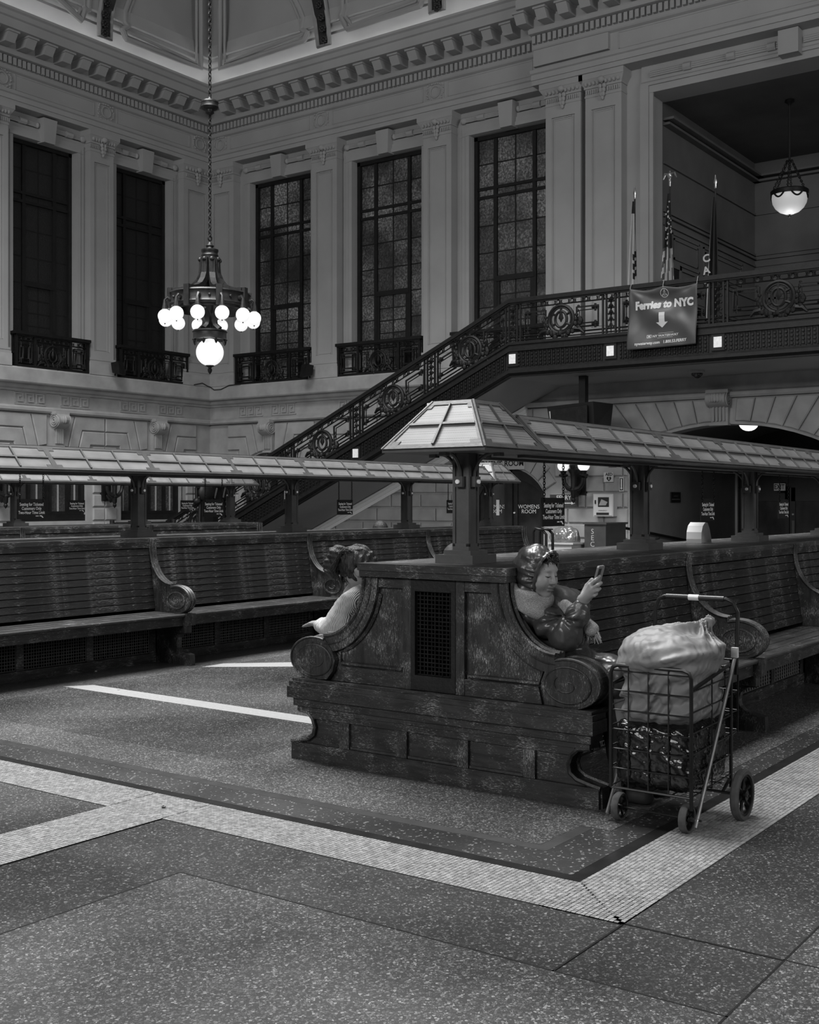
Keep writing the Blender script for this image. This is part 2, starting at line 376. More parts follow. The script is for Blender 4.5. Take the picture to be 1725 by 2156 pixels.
# passage arch voussoirs
bs = [.22, .54, .86, 1.17, 1.47, 1.76, 2.05]
for sg in (-1, 1):
    for k in range(len(bs)-1):
        def ln(bk):
            x = PC+sg*bk; z = PZ+math.sqrt(PR*PR-bk*bk)+.05; sl = bk/math.sqrt(PR*PR-bk*bk)*1.9
            return (x, z), (x+sg*sl*(3.44-z), 3.44)
        (p, q), (p2, q2) = ln(bs[k]), ln(bs[k+1])
        piece(RW, 'voussoir', [p, ((p[0]+p2[0])/2, (p[1]+p2[1])/2+.01), p2, q2, q], wr, M['stone'], 0, .06)
run(RW, [(0, 3.46), (.10, 3.46), (.14, 3.5), (.14, 3.56), (.05, 3.6), (0, 3.6)], 0, 23, 'string_course', wr, M['stone'])
# arched window surrounds with stepped voussoirs
def surround(W, par, c, R, cz, half, pm0, pm1):
    iz = lambda d: cz+math.sqrt(max(0, R*R-d*d))+.035
    for sg, pm in ((-1, pm0), (1, pm1)):
        b = [.20, .42, .70, .985]; out = [0.30, .62, .93]
        l1 = lambda: None
        piece(W, 'voussoir', [(c+sg*.17, iz(.17)), (c+sg*b[1], iz(b[1])), (c+sg*(b[1]+.20), 3.44), (c+sg*.17, 3.44)], par, M['stone'])
        e1 = min(abs(pm-c), 1.55)
        piece(W, 'voussoir', [(c+sg*b[1], iz(b[1])), (c+sg*b[2], iz(b[2])), (c+sg*(b[2]+.14), 3.10), (c+sg*e1, 3.10), (c+sg*e1, 3.44), (c+sg*(b[1]+.20), 3.44)], par, M['stone'])
        piece(W, 'voussoir', [(c+sg*b[2], iz(b[2])), (c+sg*b[3], iz(b[3])), (c+sg*(b[3]+.10), 2.76), (c+sg*e1, 2.76), (c+sg*e1, 3.10), (c+sg*(b[2]+.14), 3.10)], par, M['stone'])
        z = [0, .30, .62, .94, 1.27, 1.60, 1.93, 2.25, 2.75]
        for k in range(len(z)-1):
            piece(W, 'stone_block', [(c+sg*(half+.16), z[k]+.012), (c+sg*e1, z[k]+.012), (c+sg*e1, z[k+1]-.012), (c+sg*(half+.16), z[k+1]-.012)], par, M['stone'], 0, .045)
for i, c in enumerate(LCS): surround(LW, wl, c, LR, LZ, LH, c-1.52, c+1.52)
surround(RW, wr, AC, AR, AZ, AH, AC-1.5, AC+1.5)
# scrolled keystones
def console(W, par, c, z0, z1, w0, w1):
    b = MB(W)
    N = 16; prof = []
    H = z1-z0
    for i in range(N+1):
        t = i/N; z = z0+H*t
        n = .10+.05*t+ (.22*math.sqrt(max(0, 1-((t-.78)/.24)**2)) if abs(t-.78) < .24 else 0)
        prof.append((n, z, w0+(w1-w0)*t))
    V = []; F = []
    for n, z, w in prof: V += [(c-w, 0, z), (c-w, n, z), (c+w, n, z), (c+w, 0, z)]
    for i in range(N):
        a = i*4
        F += [(a, a+1, a+5, a+4), (a+1, a+2, a+6, a+5), (a+2, a+3, a+7, a+6)]
    F += [(0, 1, 2, 3), (N*4+3, N*4+2, N*4+1, N*4)]
    b.add(V, F)
    for k in (-1.5, -.5, .5, 1.5):
        x = c+k*w0*.42; b.box(x-.018, x+.018, .08, .155, z0+.06*H, z0+.52*H)
    for sg in (-1, 1):
        zc = z0+.78*H; s = c+sg*(w0+(w1-w0)*.78)
        for rr in (.14, .09, .045): b.add(*ring(s+sg*.012, .16, zc, rr, .018))
    b.box(c-w1*1.15, c+w1*1.15, 0, .26, z1-.02, z1+.05); b.box(c-w0*1.12, c+w0*1.12, 0, .15, z0-.05, z0)
    # leaf across the roll
    for k in range(7):
        x = c+(k-3)*w1*.27; b.ball((x, .36-.02*abs(k-3), z0+.80*H), (.05, .05, .09), 8, 6)
    return obj('keystone', b, M['stone'], par, True)
def ring(s, n, z, R, r, m=14, q=6):
    V = []; F = []
    for i in range(m):
        a = 2*PI*i/m
        for k in range(q):
            b_ = 2*PI*k/q; V.append((s+r*math.sin(b_), n+(R+r*math.cos(b_))*math.cos(a), z+(R+r*math.cos(b_))*math.sin(a)))
    for i in range(m):
        for k in range(q): F.append((i*q+k, i*q+(k+1)%q, ((i+1)%m)*q+(k+1)%q, ((i+1)%m)*q+k))
    return V, F
for c in LCS: console(LW, wl, c+.1, 2.72, 3.46, .13, .17)
console(RW, wr, AC, 2.72, 3.46, .13, .17); console(RW, wr, PC+.06, 2.96, 3.56, .17, .20)
# ---- frieze with greek keys, ledge
for W, par, a, b in ((RW, wr, 12.3, 22.9), (LW, wl, 8, 22.52)):
    run(W, [(0, 3.46), (.09, 3.46), (.12, 3.5), (.12, 3.56), (.06, 3.60), (0, 3.62)], a, b, 'string_course', par, M['stone'])
    run(W, [(0, 3.93), (.05, 3.93), (.07, 3.97), (.13, 4.0), (.16, 4.06), (.22, 4.09), (0, 4.09)], a, b, 'bed_moulding', par, M['stone'])
    run(W, [(-.3, 4.09), (.30, 4.09), (.32, 4.12), (.32, 4.41), (.30, 4.45), (-.3, 4.45)], a-.0, b, 'ledge', par, M['stone'])
kb = MB()
def key(b, x0, z0, u):
    st = [(0,0,1,8),(1,7,8,8),(7,1,8,7),(3,1,7,2),(3,2,4,5.6),(4,4.6,5.6,5.6)]
    for a, c_, d, e in st: b.box(x0+a*u, x0+d*u, -.0, .03, z0+c_*u, z0+e*u)
for i in range(3): key(kb, i*.285, 0, .0295)
kb.box(-.0, .855, 0, .03, -.035, -.012); kb.box(0, .855, 0, .03, .25, .272)
kme_L = MB(lambda a, n, z: (a, -n, z)); kme_L.v = [(p[0], -p[1], p[2]) for p in kb.v]; kme_L.f = kb.f; kmL = kme_L.mesh('greek_key', M['stone'])
kme_R = MB(); kme_R.v = [(-p[1], -p[0], p[2]) for p in kb.v]; kme_R.f = kb.f; kmR = kme_R.mesh('greek_key', M['stone'])
for s in (13.3, 14.55, 16.36, 17.62, 19.41, 20.66): put('greek_key', kmL, wl, (s, Y0+.002, 3.66))
for s in (21.76, 20.62, 18.36, 17.2, 15.0): put('greek_key', kmR, wr, (X0+.002, s, 3.66))
# ---- upper wall
WINR = [(19.20, 21.27), (15.81, 17.88), (12.40, 14.48)]
WINL = [(13.27, 15.05), (16.26, 18.04), (19.22, 20.99)]
ZB, ZT = 4.50, 9.70
def upper(W, par, wins, lo, hi):
    rects = []; s = lo
    for a, b in sorted(wins): rects += [(s, a, 4.45, 10.3), (a, b, ZT, 10.3), (a, b, 4.45, ZB)]; s = b
    rects.append((s, hi, 4.45, 10.3)); rects.append((lo, hi, 10.3, 13.2))
    body(W, 'wall_body_upper', par, M['plaster'], rects)
upper(RW, wr, WINR, 10.35, 23.3); upper(LW, wl, WINL, 8, 22.9)
body(RW, 'wall_body_upper', wr, M['plaster'], [(-1, 10.35, 9.85, 13.2)])
def casing(W, par, a, b):
    bb = MB(W)
    for w, n, zt in ((.30, .05, ZT+.30), (.20, .085, ZT+.20), (.09, .11, ZT+.09)):
        q = n*.05; bb.box(a-w, a-q, -.02, n, 4.452, ZT); bb.box(b+q, b+w, -.02, n, 4.452, ZT); bb.box(a-w, b+w, -.02, n, ZT+q, zt)
    obj('casing', bb, M['plaster'], par)
    m = (a+b)/2; k = MB(W); zt = 10.27
    k.add([(m-.16, 0, ZT-.02), (m+.16, 0, ZT-.02), (m+.20, 0, zt-.04), (m-.20, 0, zt-.04), (m-.15, .24, ZT-.02), (m+.15, .24, ZT-.02), (m+.19, .27, zt-.04), (m-.19, .27, zt-.04)], [(0,1,2,3),(4,5,6,7),(0,1,5,4),(1,2,6,5),(2,3,7,6),(3,0,4,7)])
    obj('key_block', k, M['plaster'], par)
    f = MB(W)
    for sg in (-1, 1):
        e = m+sg*((b-a)/2+.16); s0 = m+sg*.24
        for dz in (-.035, 0, .035): f.tube([(s0, .10, 10.06+dz), (e, .10, 10.06+dz)], .022, 6)
        f.tube([((s0+e)/2-.09*sg, .1, 10.06), ((s0+e)/2+.09*sg, .1, 10.06)], .075, 8); f.ball((e, .1, 10.06), (.09, .06, .08), 8, 6); f.ball((s0, .1, 10.06), (.05, .06, .07), 8, 6)
    obj('reed_garland', f, M['plaster'], par, True)
for a, b in WINR: casing(RW, wr, a, b)
for a, b in WINL: casing(LW, wl, a, b)
def pilaster(W, par, a, b, n=.26, nb=0.):
    N = n+nb; q = MB(W)
    q.box(a+.02, b-.02, nb-.02, N-.035, 4.84, 9.99)
    fw = .16*(b-a)/.95
    for (s0, s1) in ((a, a+fw), (b-fw, b)): q.box(s0, s1, nb, N, 4.852, 10.0)
    q.box(a+fw, b-fw, nb, N, 9.55, 9.998); q.box(a+fw, b-fw, nb, N, 4.852, 5.02)
    for d, nn in ((.035, .012), (.07, .022)):
        s0, s1 = a+fw, b-fw
        q.box(s0+d-.034, s0+d-.012, nb+.01, N-nn, 5.03, 9.54); q.box(s1-d+.012, s1-d+.034, nb+.01, N-nn, 5.03, 9.54); q.box(s0+.08, s1-.08, nb+.01, N-nn-.002, 9.552-d, 9.572-d); q.box(s0+.08, s1-.08, nb+.01, N-nn-.002, 5.0+d-.02, 5.0+d)
    obj('pilaster_shaft', q, M['plaster'], par)
    p = MB(W); p.box(a-.06, b+.06, nb-.02, N+.06, 4.45, 4.72)
    obj('pilaster_plinth', p, M['stone'], par)
    t = MB(W)
    for z0, z1, e in ((4.72, 4.77, .05), (4.77, 4.80, .025), (4.80, 4.85, .035)): t.box(a-e, b+e, nb, N+e, z0, z1)
    obj('pilaster_base', t, M['plaster'], par)
    c = MB(W)
    c.box(a-.01, b+.01, nb, N+.015, 9.80, 9.84)
    c.box(a-.02, b+.02, nb, N+.03, 9.98, 10.02); c.box(a-.10, b+.10, nb, N+.12, 10.15, 10.27)
    c.add([(a-.02, nb, 10.02), (b+.02, nb, 10.02), (b+.02, N+.03, 10.02), (a-.02, N+.03, 10.02), (a-.10, nb, 10.15), (b+.10, nb, 10.15), (b+.10, N+.11, 10.15), (a-.10, N+.11, 10.15)], [(0,1,2,3),(4,5,6,7),(0,1,5,4),(1,2,6,5),(2,3,7,6),(3,0,4,7)])
    obj('capital', c, M['plaster'], par)
    e = MB(W); m = (a+b)/2
    K = 9
    for i in range(K): e.ball((a+(b-a)*(i+.5)/K, N+.07, 10.07), (.036, .04, .05), 6, 5)
    for i in range(6):
        for sg in (-1, 1): e.box(m+sg*(.12+i*.05)-.012, m+sg*(.12+i*.05)+.012, N, N+.03, 9.87, 9.95)
    e.ball((m, N+.10, 10.10), (.08, .07, .07), 8, 6)
    for k in range(3):
        for d in (-.045, .045): e.ball((m+d*(1-.25*k), N+.05, 9.98-k*.085), (.05, .05, .055), 7, 5)
    e.ball((m, N+.04, 9.74), (.04, .04, .05), 7, 5)
    obj('egg_and_dart', e, M['plaster'], par, True)
for a, b in ((18.25, 19.20-.16), (14.89, 15.81-.16)): pilaster(RW, wr, a-.02, b)
pilaster(RW, wr, 21.72, 22.62)
for a, b in ((11.47, 12.30), (10.54, 11.36)): pilaster(RW, wr, a, b, .26, .22)
for a, b in ((15.30, 16.02), (18.30, 19.0), (21.30, 22.25)): pilaster(LW, wl, a, b)
body(RW, 'pavilion_wall', wr, M['plaster'], [(10.2, 12.40, 4.45, 10.3)], (), 0, .22)
# ---- entablature
def entab(W, par, a, b, e=0.):
    P = lambda *pr: [(n+e if n > 0 else n, z) for n, z in pr]
    run(W, P((0, 10.27), (.34, 10.27), (.34, 10.37), (.37, 10.37), (.37, 10.48), (.41, 10.50), (.44, 10.56), (.30, 10.60), (0, 10.60)), a, b, 'architrave', par, M['plaster'])
    run(W, P((0, 10.60), (.26, 10.60), (.26, 11.0), (.32, 11.03), (.34, 11.06), (.34, 11.10), (0, 11.10)), a, b, 'frieze', par, M['plaster'])
    run(W, P((0, 11.10), (.33, 11.10), (.33, 11.30), (.48, 11.32), (.50, 11.36), (.50, 11.40), (0, 11.40)), a, b, 'dentil_bed', par, M['plaster'])
    d = MB(W); s = a+.05
    while s < b-.06: d.box(s, s+.075, e+.32, e+.42, 11.13, 11.29); s += .125
    o = obj('dentil_course', d, M['plaster'], par); o['kind'] = 'stuff'
    run(W, P((0, 11.40), (.46, 11.40), (.46, 11.66), (1.02, 11.66), (1.02, 11.86), (1.07, 11.88), (1.11, 11.97), (1.16, 12.0), (1.16, 12.05), (.55, 12.05), (.50, 12.0), (0, 12.0)), a, b, 'cornice', par, M['plaster'])
entab(RW, wr, 12.55, 23.2); entab(RW, wr, -1, 12.55, .30); entab(LW, wl, 8, 22.9)
def modil(W, nm):
    m = MB(W)
    m.hexa([(-.12, .44, 11.44), (.12, .44, 11.44), (.12, .78, 11.44), (-.12, .78, 11.44), (-.12, .44, 11.62), (.12, .44, 11.62), (.12, .90, 11.62), (-.12, .90, 11.62)])
    m.box(-.145, .145, .44, .94, 11.62, 11.662)
    return m.mesh(nm, M['plaster'])
mR = modil(lambda s, n, z: (-n, s, z), 'modillion'); mL = modil(lambda s, n, z: (s, -n, z), 'modillion')
s = 21.55
while s > 4:
    put('modillion', mR, wr, (X0-(.30 if s < 12.56 else 0), s, 0)); s -= .50
s = 21.2
while s > 13.4: put('modillion', mL, wl, (s, Y0, 0)); s -= .50
def rosette(W, par, c, e=0., z=10.81):
    b = MB(W); b.box(c-.24, c+.24, e+.25, e+.275, z-.19, z+.19)
    N = 22
    for i in range(N):
        a = 2*PI*i/N; b.tube([(c+.13*math.cos(a), e+.29, z+.13*math.sin(a)), (c+.13*math.cos(a+2*PI/N), e+.29, z+.13*math.sin(a+2*PI/N))], .018, 5)
    r = random.Random(int(c*10))
    for i in range(34):
        a = 2*PI*i/34; q = r.uniform(.175, .235); x = max(-.225, min(.225, q*1.15*math.cos(a))); zz = max(-.185, min(.185, q*1.05*math.sin(a)))
        b.ball((c+x, e+.285, z+zz), r.uniform(.018, .03), 6, 4)
    obj('wreath_panel', b, M['plaster'], par, True)
    f = MB(W)
    return f
for c in (22.18, 18.72, 15.30): rosette(RW, wr, c)
for c in (15.85, 18.75, 21.85): rosette(LW, wl, c)
for W, par, lst, e in ((RW, wr, [(19.1, 21.8), (15.65, 18.35), (12.75, 14.95)], 0), (LW, wl, [(13.2, 15.5), (16.2, 18.4), (19.1, 21.5)], 0), (RW, wr, [(4.0, 10.55)], .30)):
    f = MB(W)
    for a, b in lst:
        for z in (10.64, 10.965): f.box(a, b, e+.255, e+.272, z, z+.018)
        for s in (a, b): f.box(s-.009, s+.009, e+.255, e+.272, 10.64, 10.983)
    obj('frieze_moulding', f, M['plaster'], par)
bb = MB(RW); bb.box(10.75, 12.5, .5, .66, 10.66, 11.0); obj('frieze_block', bb, M['plaster'], wr)
# ---- cove and vault
struct(None) if False else None
ceil = struct(thing('ceiling', (14, 14, 12.8), 'vaulted plaster ceiling with lunette mouldings above a lit cove'))
cove = [(.30, 12.02), (.34, 12.06), (.34, 12.13), (.40, 12.15), (.46, 12.24), (.58, 12.36), (.74, 12.46), (.90, 12.52), (.90, 12.57), (1.00, 12.58), (1.06, 12.63), (1.08, 12.70), (1.18, 12.71), (1.18, 12.78), (1.18, 13.0), (.3, 13.0)]
for W, hi, lo, nm in ((RW, Y0, -1, 'r'), (LW, X0, 8, 'l')):
    V = []; n = len(cove)
    for a, z in cove: V.append(W(lo, a, z))
    for a, z in cove: V.append(W(hi-a, a, z))
    obj('cove', MB().add(V, [(i, i+1, n+i+1, n+i) for i in range(n-1)]), M['plaster'], ceil, True)
def vn(t): return 1.15+3.0*(1-math.cos(t*PI/2))
def vz(t): return 12.78+3.4*math.sin(t*PI/2)
for W, hi, lo in ((RW, Y0, -1), (LW, X0, 4)):
    V = []; F = []; N = 14
    for i in range(N+1):
        t = i/N; V += [W(lo, vn(t), vz(t)), W(hi-vn(t), vn(t), vz(t))]
    F = [(2*i, 2*i+1, 2*i+3, 2*i+2) for i in range(N)]
    obj('vault', MB().add(V, F), M['plaster2'], ceil, True)
# flat crown of the ceiling with the opening of the skylight
cr = MB()
xa, xb, ya, yb, zc = 3.5, 10.5, 4.5, 17.5, vz(1)
cr.box(4-8, X0-vn(1), -8, ya, zc, zc+.3); cr.box(-4, X0-vn(1), yb, Y0-vn(1), zc, zc+.3); cr.box(-4, xa, ya, yb, zc, zc+.3); cr.box(xb, X0-vn(1), ya, yb, zc, zc+.3)
obj('ceiling_crown', cr, M['plaster2'], ceil)
def vaultpt(x, y, right, off=0.):
    lo, hi = 0., 1.; r = ray(x, y)
    def f(t):
        D = ((X0-vn(t))/r[0]) if right else ((Y0-vn(t))/r[1]); return EYE+D*r[2]-vz(t)
    for _ in range(40):
        m = (lo+hi)/2
        if f(m) > 0: lo = m
        else: hi = m
    t = (lo+hi)/2; D = ((X0-vn(t))/r[0]) if right else ((Y0-vn(t))/r[1])
    return Vector((D*r[0], D*r[1], EYE+D*r[2]))*(1-off)+Vector((0, 0, EYE))*off
def vline(pts, right, r): 
    P = [vaultpt(x, y, right) for x, y in pts]; Q = []
    for a, b in zip(P, P[1:]):
        for k in range(4): Q.append(a.lerp(b, k/4))
    Q.append(P[-1]); obj('vault_moulding', MB().tube(Q, r, 8), M['plaster2'], ceil, True)
for off, r in ((0, .07), (9, .04)):
    vline([(423-off, -220), (423-off, -100), (423-off, 144-off*1.2), (266+off, 82-off*1.3), (258+off*.7, 62), (270+off*.2, 57), (262+off, 45), (262+off, 25), (272+off, -2), (285+off, -25), (318+off, -75), (370+off, -130)], False, r)
    vline([(115, -10), (172-off, 43-off), (178-off, 20), (186-off, 22), (188-off, -25), (180-off, -70), (150-off, -130)], False, r)
    vline([(464+off, -220), (464+off, -100), (464+off, 144-off*1.2), (640-off, 86-off*1.3), (648-off*.7, 68), (636-off*.2, 63), (640-off, 40), (630-off, 15), (612-off, -20), (575-off, -70), (520-off, -130)], True, r)
    vline([(760+off, -130), (732+off, -75), (722+off, -25), (722+off, 20), (718+off, 35), (732+off, 62-off), (885-off, 12-off), (890-off, -10), (888-off, -90)], True, r)
rosmat = mottle('dark_rosette_bronze', .012, .03, 30, .5, .3)
for pts, right in (([(250, -130), (217, -22), (210, 30), (209, 74), (233, 83), (234, 38), (246, -22), (282, -130)], False), ([(610, -130), (652, -20), (664, 40), (671, 99), (694, 92), (690, 40), (680, -20), (640, -130)], True), ([(906, -20), (907, 27), (935, 18), (934, -20)], True)):
    P = [vaultpt(x, y, right, .004) for x, y in pts]
    strip = obj('rib_strip', MB().add(P, [tuple(range(len(P)))]), rosmat, ceil)
    e = MB()
    e.tube([vaultpt(x, y, right, .003) for x, y in pts], .06, 6); obj('rib_moulding', e, M['plaster2'], ceil, True)
    q = MB()
    n = len(pts)//2
    for k in range(7 if n > 2 else 3):
        t = (k+.5)/(7 if n > 2 else 3); L = pts[:n]; Rr = pts[n:][::-1]
        li = lambda A, t: (np.interp(t*(len(A)-1), range(len(A)), [p[0] for p in A]), np.interp(t*(len(A)-1), range(len(A)), [p[1] for p in A]))
        a, b = li(L, t), li(Rr, t); c = vaultpt((a[0]+b[0])/2, (a[1]+b[1])/2, right, .008)
        for j in range(8):
            w = 2*PI*j/8; d = Vector((0, math.cos(w), math.sin(w))) if right else Vector((math.cos(w), 0, math.sin(w)))
            q.ball(c+d*.07, (.035, .035, .035), 6, 4)
        q.ball(c, .04, 6, 4)
    obj('rosette', q, rosmat, ceil, True)
# lamp tubes hidden behind the cornice edge
cl = emit('cove_lamp_tube', 1, 5)
for W, lo, hi, lb in ((RW, 4, 22.05, 'long lamp tube in the cove above the stair wall'), (LW, 12, 21.7, 'long lamp tube in the cove above the dark window wall')):
    tag(obj('cove_lamp', MB().tube([W(lo, .75, 12.07), W(hi, .75, 12.07)], .02, 6), cl), lb, 'lamp')
# ================================================================ WINDOWS
def glassmat(name, basev, em, rough=.22):
    m, nt, b = base(name, basev, rough, 0, .6); v = coords(nt)
    tc = ND(nt, 'ShaderNodeNewGeometry'); n = ND(nt, 'ShaderNodeTexNoise'); n.inputs['Scale'].default_value = 22; n.inputs['Detail'].default_value = 5; n.inputs['Roughness'].default_value = .7
    nt.links.new(tc.outputs['Position'], n.inputs['Vector'])
    bp = ND(nt, 'ShaderNodeBump'); bp.inputs['Strength'].default_value = .6; bp.inputs['Distance'].default_value = .02; nt.links.new(n.outputs['Fac'], bp.inputs['Height']); nt.links.new(bp.outputs[0], b.inputs['Normal'])
    if em:
        r = ramp(nt, [(.44, .10), (.62, .55), (.72, 1)]); nt.links.new(n.outputs['Fac'], r.inputs[0])  # emission paints outdoor light sparkling through the pebbled glass
        n2 = ND(nt, 'ShaderNodeTexNoise'); n2.inputs['Scale'].default_value = .75; n2.inputs['Detail'].default_value = 3; nt.links.new(tc.outputs['Position'], n2.inputs['Vector'])
        r2 = ramp(nt, [(.38, .12), (.66, 1)]); nt.links.new(n2.outputs['Fac'], r2.inputs[0])
        oi = ND(nt, 'ShaderNodeObjectInfo'); r3 = ramp(nt, [(0, .35), (1, 1)]); nt.links.new(oi.outputs['Random'], r3.inputs[0])
        mu = ND(nt, 'ShaderNodeMath', operation='MULTIPLY'); mu2 = ND(nt, 'ShaderNodeMath', operation='MULTIPLY'); mu3 = ND(nt, 'ShaderNodeMath', operation='MULTIPLY'); mu3.inputs[1].default_value = em
        nt.links.new(r.outputs[0], mu.inputs[0]); nt.links.new(r2.outputs[0], mu.inputs[1]); nt.links.new(mu.outputs[0], mu2.inputs[0]); nt.links.new(r3.outputs[0], mu2.inputs[1]); nt.links.new(mu2.outputs[0], mu3.inputs[0])
        b.inputs['Emission Color'].default_value = g(1); nt.links.new(mu3.outputs[0], b.inputs['Emission Strength'])
    return m
M['glassR'] = glassmat('pebbled_glass_dusk', .02, .14); M['glassL'] = glassmat('pebbled_glass_night', .008, 0, .45); M['glassLow'] = glassmat('low_window_glass', .03, .05, .4)
M['doorglass'] = mottle('dark_door_glass', .02, .06, 2, .12, spec=.7)
UC = MB().box(-.5, .5, -.5, .5, -.5, .5)
PANE = {k: UC.mesh('pane', M[k]) for k in ('glassR', 'glassL', 'glassLow', 'doorglass')}
def pane(W, par, s0, s1, z0, z1, n, k):
    c = W((s0+s1)/2, n, (z0+z1)/2); d = (abs(s1-s0), .012, z1-z0)
    return put('pane', PANE[k], par, c, None, (.012, d[0], d[2]) if W is RW else d)
def tallwin(W, name, a, b, k, lb):
    w = struct(thing(name, W((a+b)/2, -.2, ZB), lb)); f = MB(W); n0, n1 = -.26, -.14; N = -.20
    L = b-a; fr = .09; c = [a+fr, a+fr+(L-2*fr)*.235, a+fr+(L-2*fr)*.5, a+fr+(L-2*fr)*.765, b-fr]
    f.box(a, a+fr, n0, n1+.04, ZB, ZT); f.box(b-fr, b, n0, n1+.04, ZB, ZT); f.box(a, b, n0, n1+.04, ZT-fr, ZT); f.box(a, b, n0, n1, ZB, ZB+.08)
    for q, t in ((c[1], .045), (c[3], .045), (c[2], .018)): f.box(q-t, q+t, n0, n1 if t > .02 else n1-.05, ZB, ZT)
    zt = ZT-fr; r0 = zt-.54; r1 = r0-.56; t1 = r1-.20; rows = [t1-.02-(t1-.02-ZB-.08)*i/6 for i in range(7)]
    f.box(a+.001, b-.001, n0+.002, n1-.047, r0-.015, r0+.015); f.box(a+.001, b-.001, n0+.002, n1+.004, r1-.035, r1+.03); f.box(a+.001, b-.001, n0+.002, n1+.004, t1-.035, t1+.03)
    for z in rows[1:-1]:
        f.box(c[0], c[1], n0, n1-.05, z-.015, z+.015); f.box(c[3], c[4], n0, n1-.05, z-.015, z+.015)
    for z in rows[1:3]: f.box(c[1], c[3], n0+.002, n1-.047, z-.015, z+.015)
    zc = rows[3]; f.box(c[1], c[3], n0, n1+.01, zc-.06, zc+.06); f.box(c[1]+.04, c[1]+.11, n0, n1-.01, ZB, zc); f.box(c[3]-.11, c[3]-.04, n0, n1-.01, ZB, zc)
    nn = 6; zz = [zc-.06-(zc-.06-ZB-.08)*i/nn for i in range(nn+1)]
    for z in zz[1:-1]: f.box(c[1]+.1, c[3]-.1, n0+.002, n1-.047, z-.014, z+.014)
    obj('window_frame', f, M['winframe'], w)
    for i in range(4):
        pane(W, w, c[i], c[i+1], r0, zt, N, k); pane(W, w, c[i], c[i+1], r1, r0, N, k); pane(W, w, c[i], c[i+1], t1, r1, N, k)
    for i in (0, 3):
        for j in range(6): pane(W, w, c[i], c[i+1], rows[j+1], rows[j], N, k)
    for i in (1, 2):
        for j in range(3): pane(W, w, c[i], c[i+1], rows[j+1], rows[j], N, k)
        for j in range(nn): pane(W, w, c[i]+(.1 if i == 1 else 0), c[i+1]-(.1 if i == 2 else 0), zz[j+1], zz[j], N, k)
    return w
i = 1
for a, b in WINR: tallwin(RW, 'window_%d' % i, a, b, 'glassR', 'tall many-paned window of pebbled glass in the stair wall'); i += 1
for a, b in WINL: tallwin(LW, 'window_%d' % i, a, b, 'glassL', 'tall many-paned window, nearly black, above the keyed arches'); i += 1
def lowwin(W, c, h, R, cz, name, lb):
    w = struct(thing(name, W(c, -.2, .95), lb)); f = MB(W)
    f.box(c-h-.001, c+h+.001, -.281, -.06, .951, 1.10); f.box(c-h, c-h+.10, -.28, -.10, .95, 2.7); f.box(c+h-.10, c+h, -.28, -.10, .95, 2.7); f.box(c-h+.002, c+h-.002, -.255, -.114, 1.101, 1.18)
    for q in (-.55, -.04, .04, .55): f.box(c+q*h-.035, c+q*h+.035, -.26, -.12, 1.0, 2.7)
    f.box(c-h+.002, c+h-.002, -.255, -.117, 2.05, 2.12)
    obj('window_frame', f, M['winframe'], w)
    m = MB(W)
    for q in (-.78, -.30, .30, .78): m.box(c+q*h-.014, c+q*h+.014, -.2, -.17, 1.15, 2.7)
    obj('glazing_bar', m, M['plaster'], w)
    xs = [-1, -.55, 0, .55, 1]
    for u, v in zip(xs, xs[1:]):
        pane(W, w, c+u*h, c+v*h, 1.15, 2.08, -.21, 'glassLow'); pane(W, w, c+u*h, c+v*h, 2.08, 2.72, -.21, 'glassLow')
    return w
for c in LCS: lowwin(LW, c, LH, LR, LZ, 'window_%d' % i, 'low arched window with dark frame under a scrolled keystone'); i += 1
lowwin(RW, AC, AH, AR, AZ, 'window_%d' % i, 'low arched window with dark frame behind the foot of the stair'); i += 1
# ================================================================ IRONWORK
def medallion(b, m, uc, vc, k=1.0, leaves=True):
    P = lambda u, v, n=0: m(uc+u*k, vc+v*k, n)
    el = lambda ru, rv, n=0, N=26: [P(ru*math.cos(2*PI*i/N), rv*math.sin(2*PI*i/N), n) for i in range(N)]
    b.tube(el(.27, .27), .035*k, 6, True); b.tube(el(.215, .225), .016*k, 6, True); b.tube(el(.125, .155), .028*k, 6, True)
    for a in (30, 90, 150, 210, 270, 330):
        a = math.radians(a); b.tube([P(.13*math.cos(a), .16*math.sin(a)), P(.24*math.cos(a), .24*math.sin(a))], .025*k, 5)
    b.tube([P(0, .28), P(0, .12), P(0, .03), P(0, -.06)], [.02*k, .03*k, .05*k, .006*k], 6); b.tube([P(-.05, .02), P(.05, .02)], .016*k, 5); b.ball(P(0, .31), .03*k, 6, 5)
    if leaves:
        r = random.Random(5)
        for i in range(26):
            a = PI+PI*(i+.5)/26; q = r.uniform(.27, .36); b.ball(P(q*1.25*math.cos(a), q*math.sin(a)), r.uniform(.035, .06)*k, 6, 4)
        for sg in (-1, 1):
            for t in range(5): b.ball(P(sg*(.30+.02*t), -.10+.08*t), (.045-.004*t)*k, 6, 4)
            b.tube([P(sg*.3, -.2), P(sg*.42, -.22), P(sg*.5, -.3)], [.05*k, .045*k, .02*k], 6)
def frieze_rings(b, m, u0, u1, v, step=.27):
    n = max(1, int((u1-u0)/step)); d = (u1-u0)/n
    for i in range(n):
        c = u0+(i+.5)*d; N = 10
        b.tube([m(c+.034*math.cos(2*PI*j/N), v+.034*math.sin(2*PI*j/N), 0) for j in range(N)], .012, 4, True)
        for sg in (-1, 1):
            b.tube([m(c+sg*.05, v-.03, 0), m(c+sg*.085, v+.03, 0)], .010, 4); b.tube([m(c+sg*.05, v+.03, 0), m(c+sg*.085, v-.03, 0)], .010, 4)
def frame_corners(b, m, u0, u1, v0, v1, r=.018):
    b.tube([m(u0, v0, 0), m(u1, v0, 0), m(u1, v1, 0), m(u0, v1, 0)], r, 4, True)
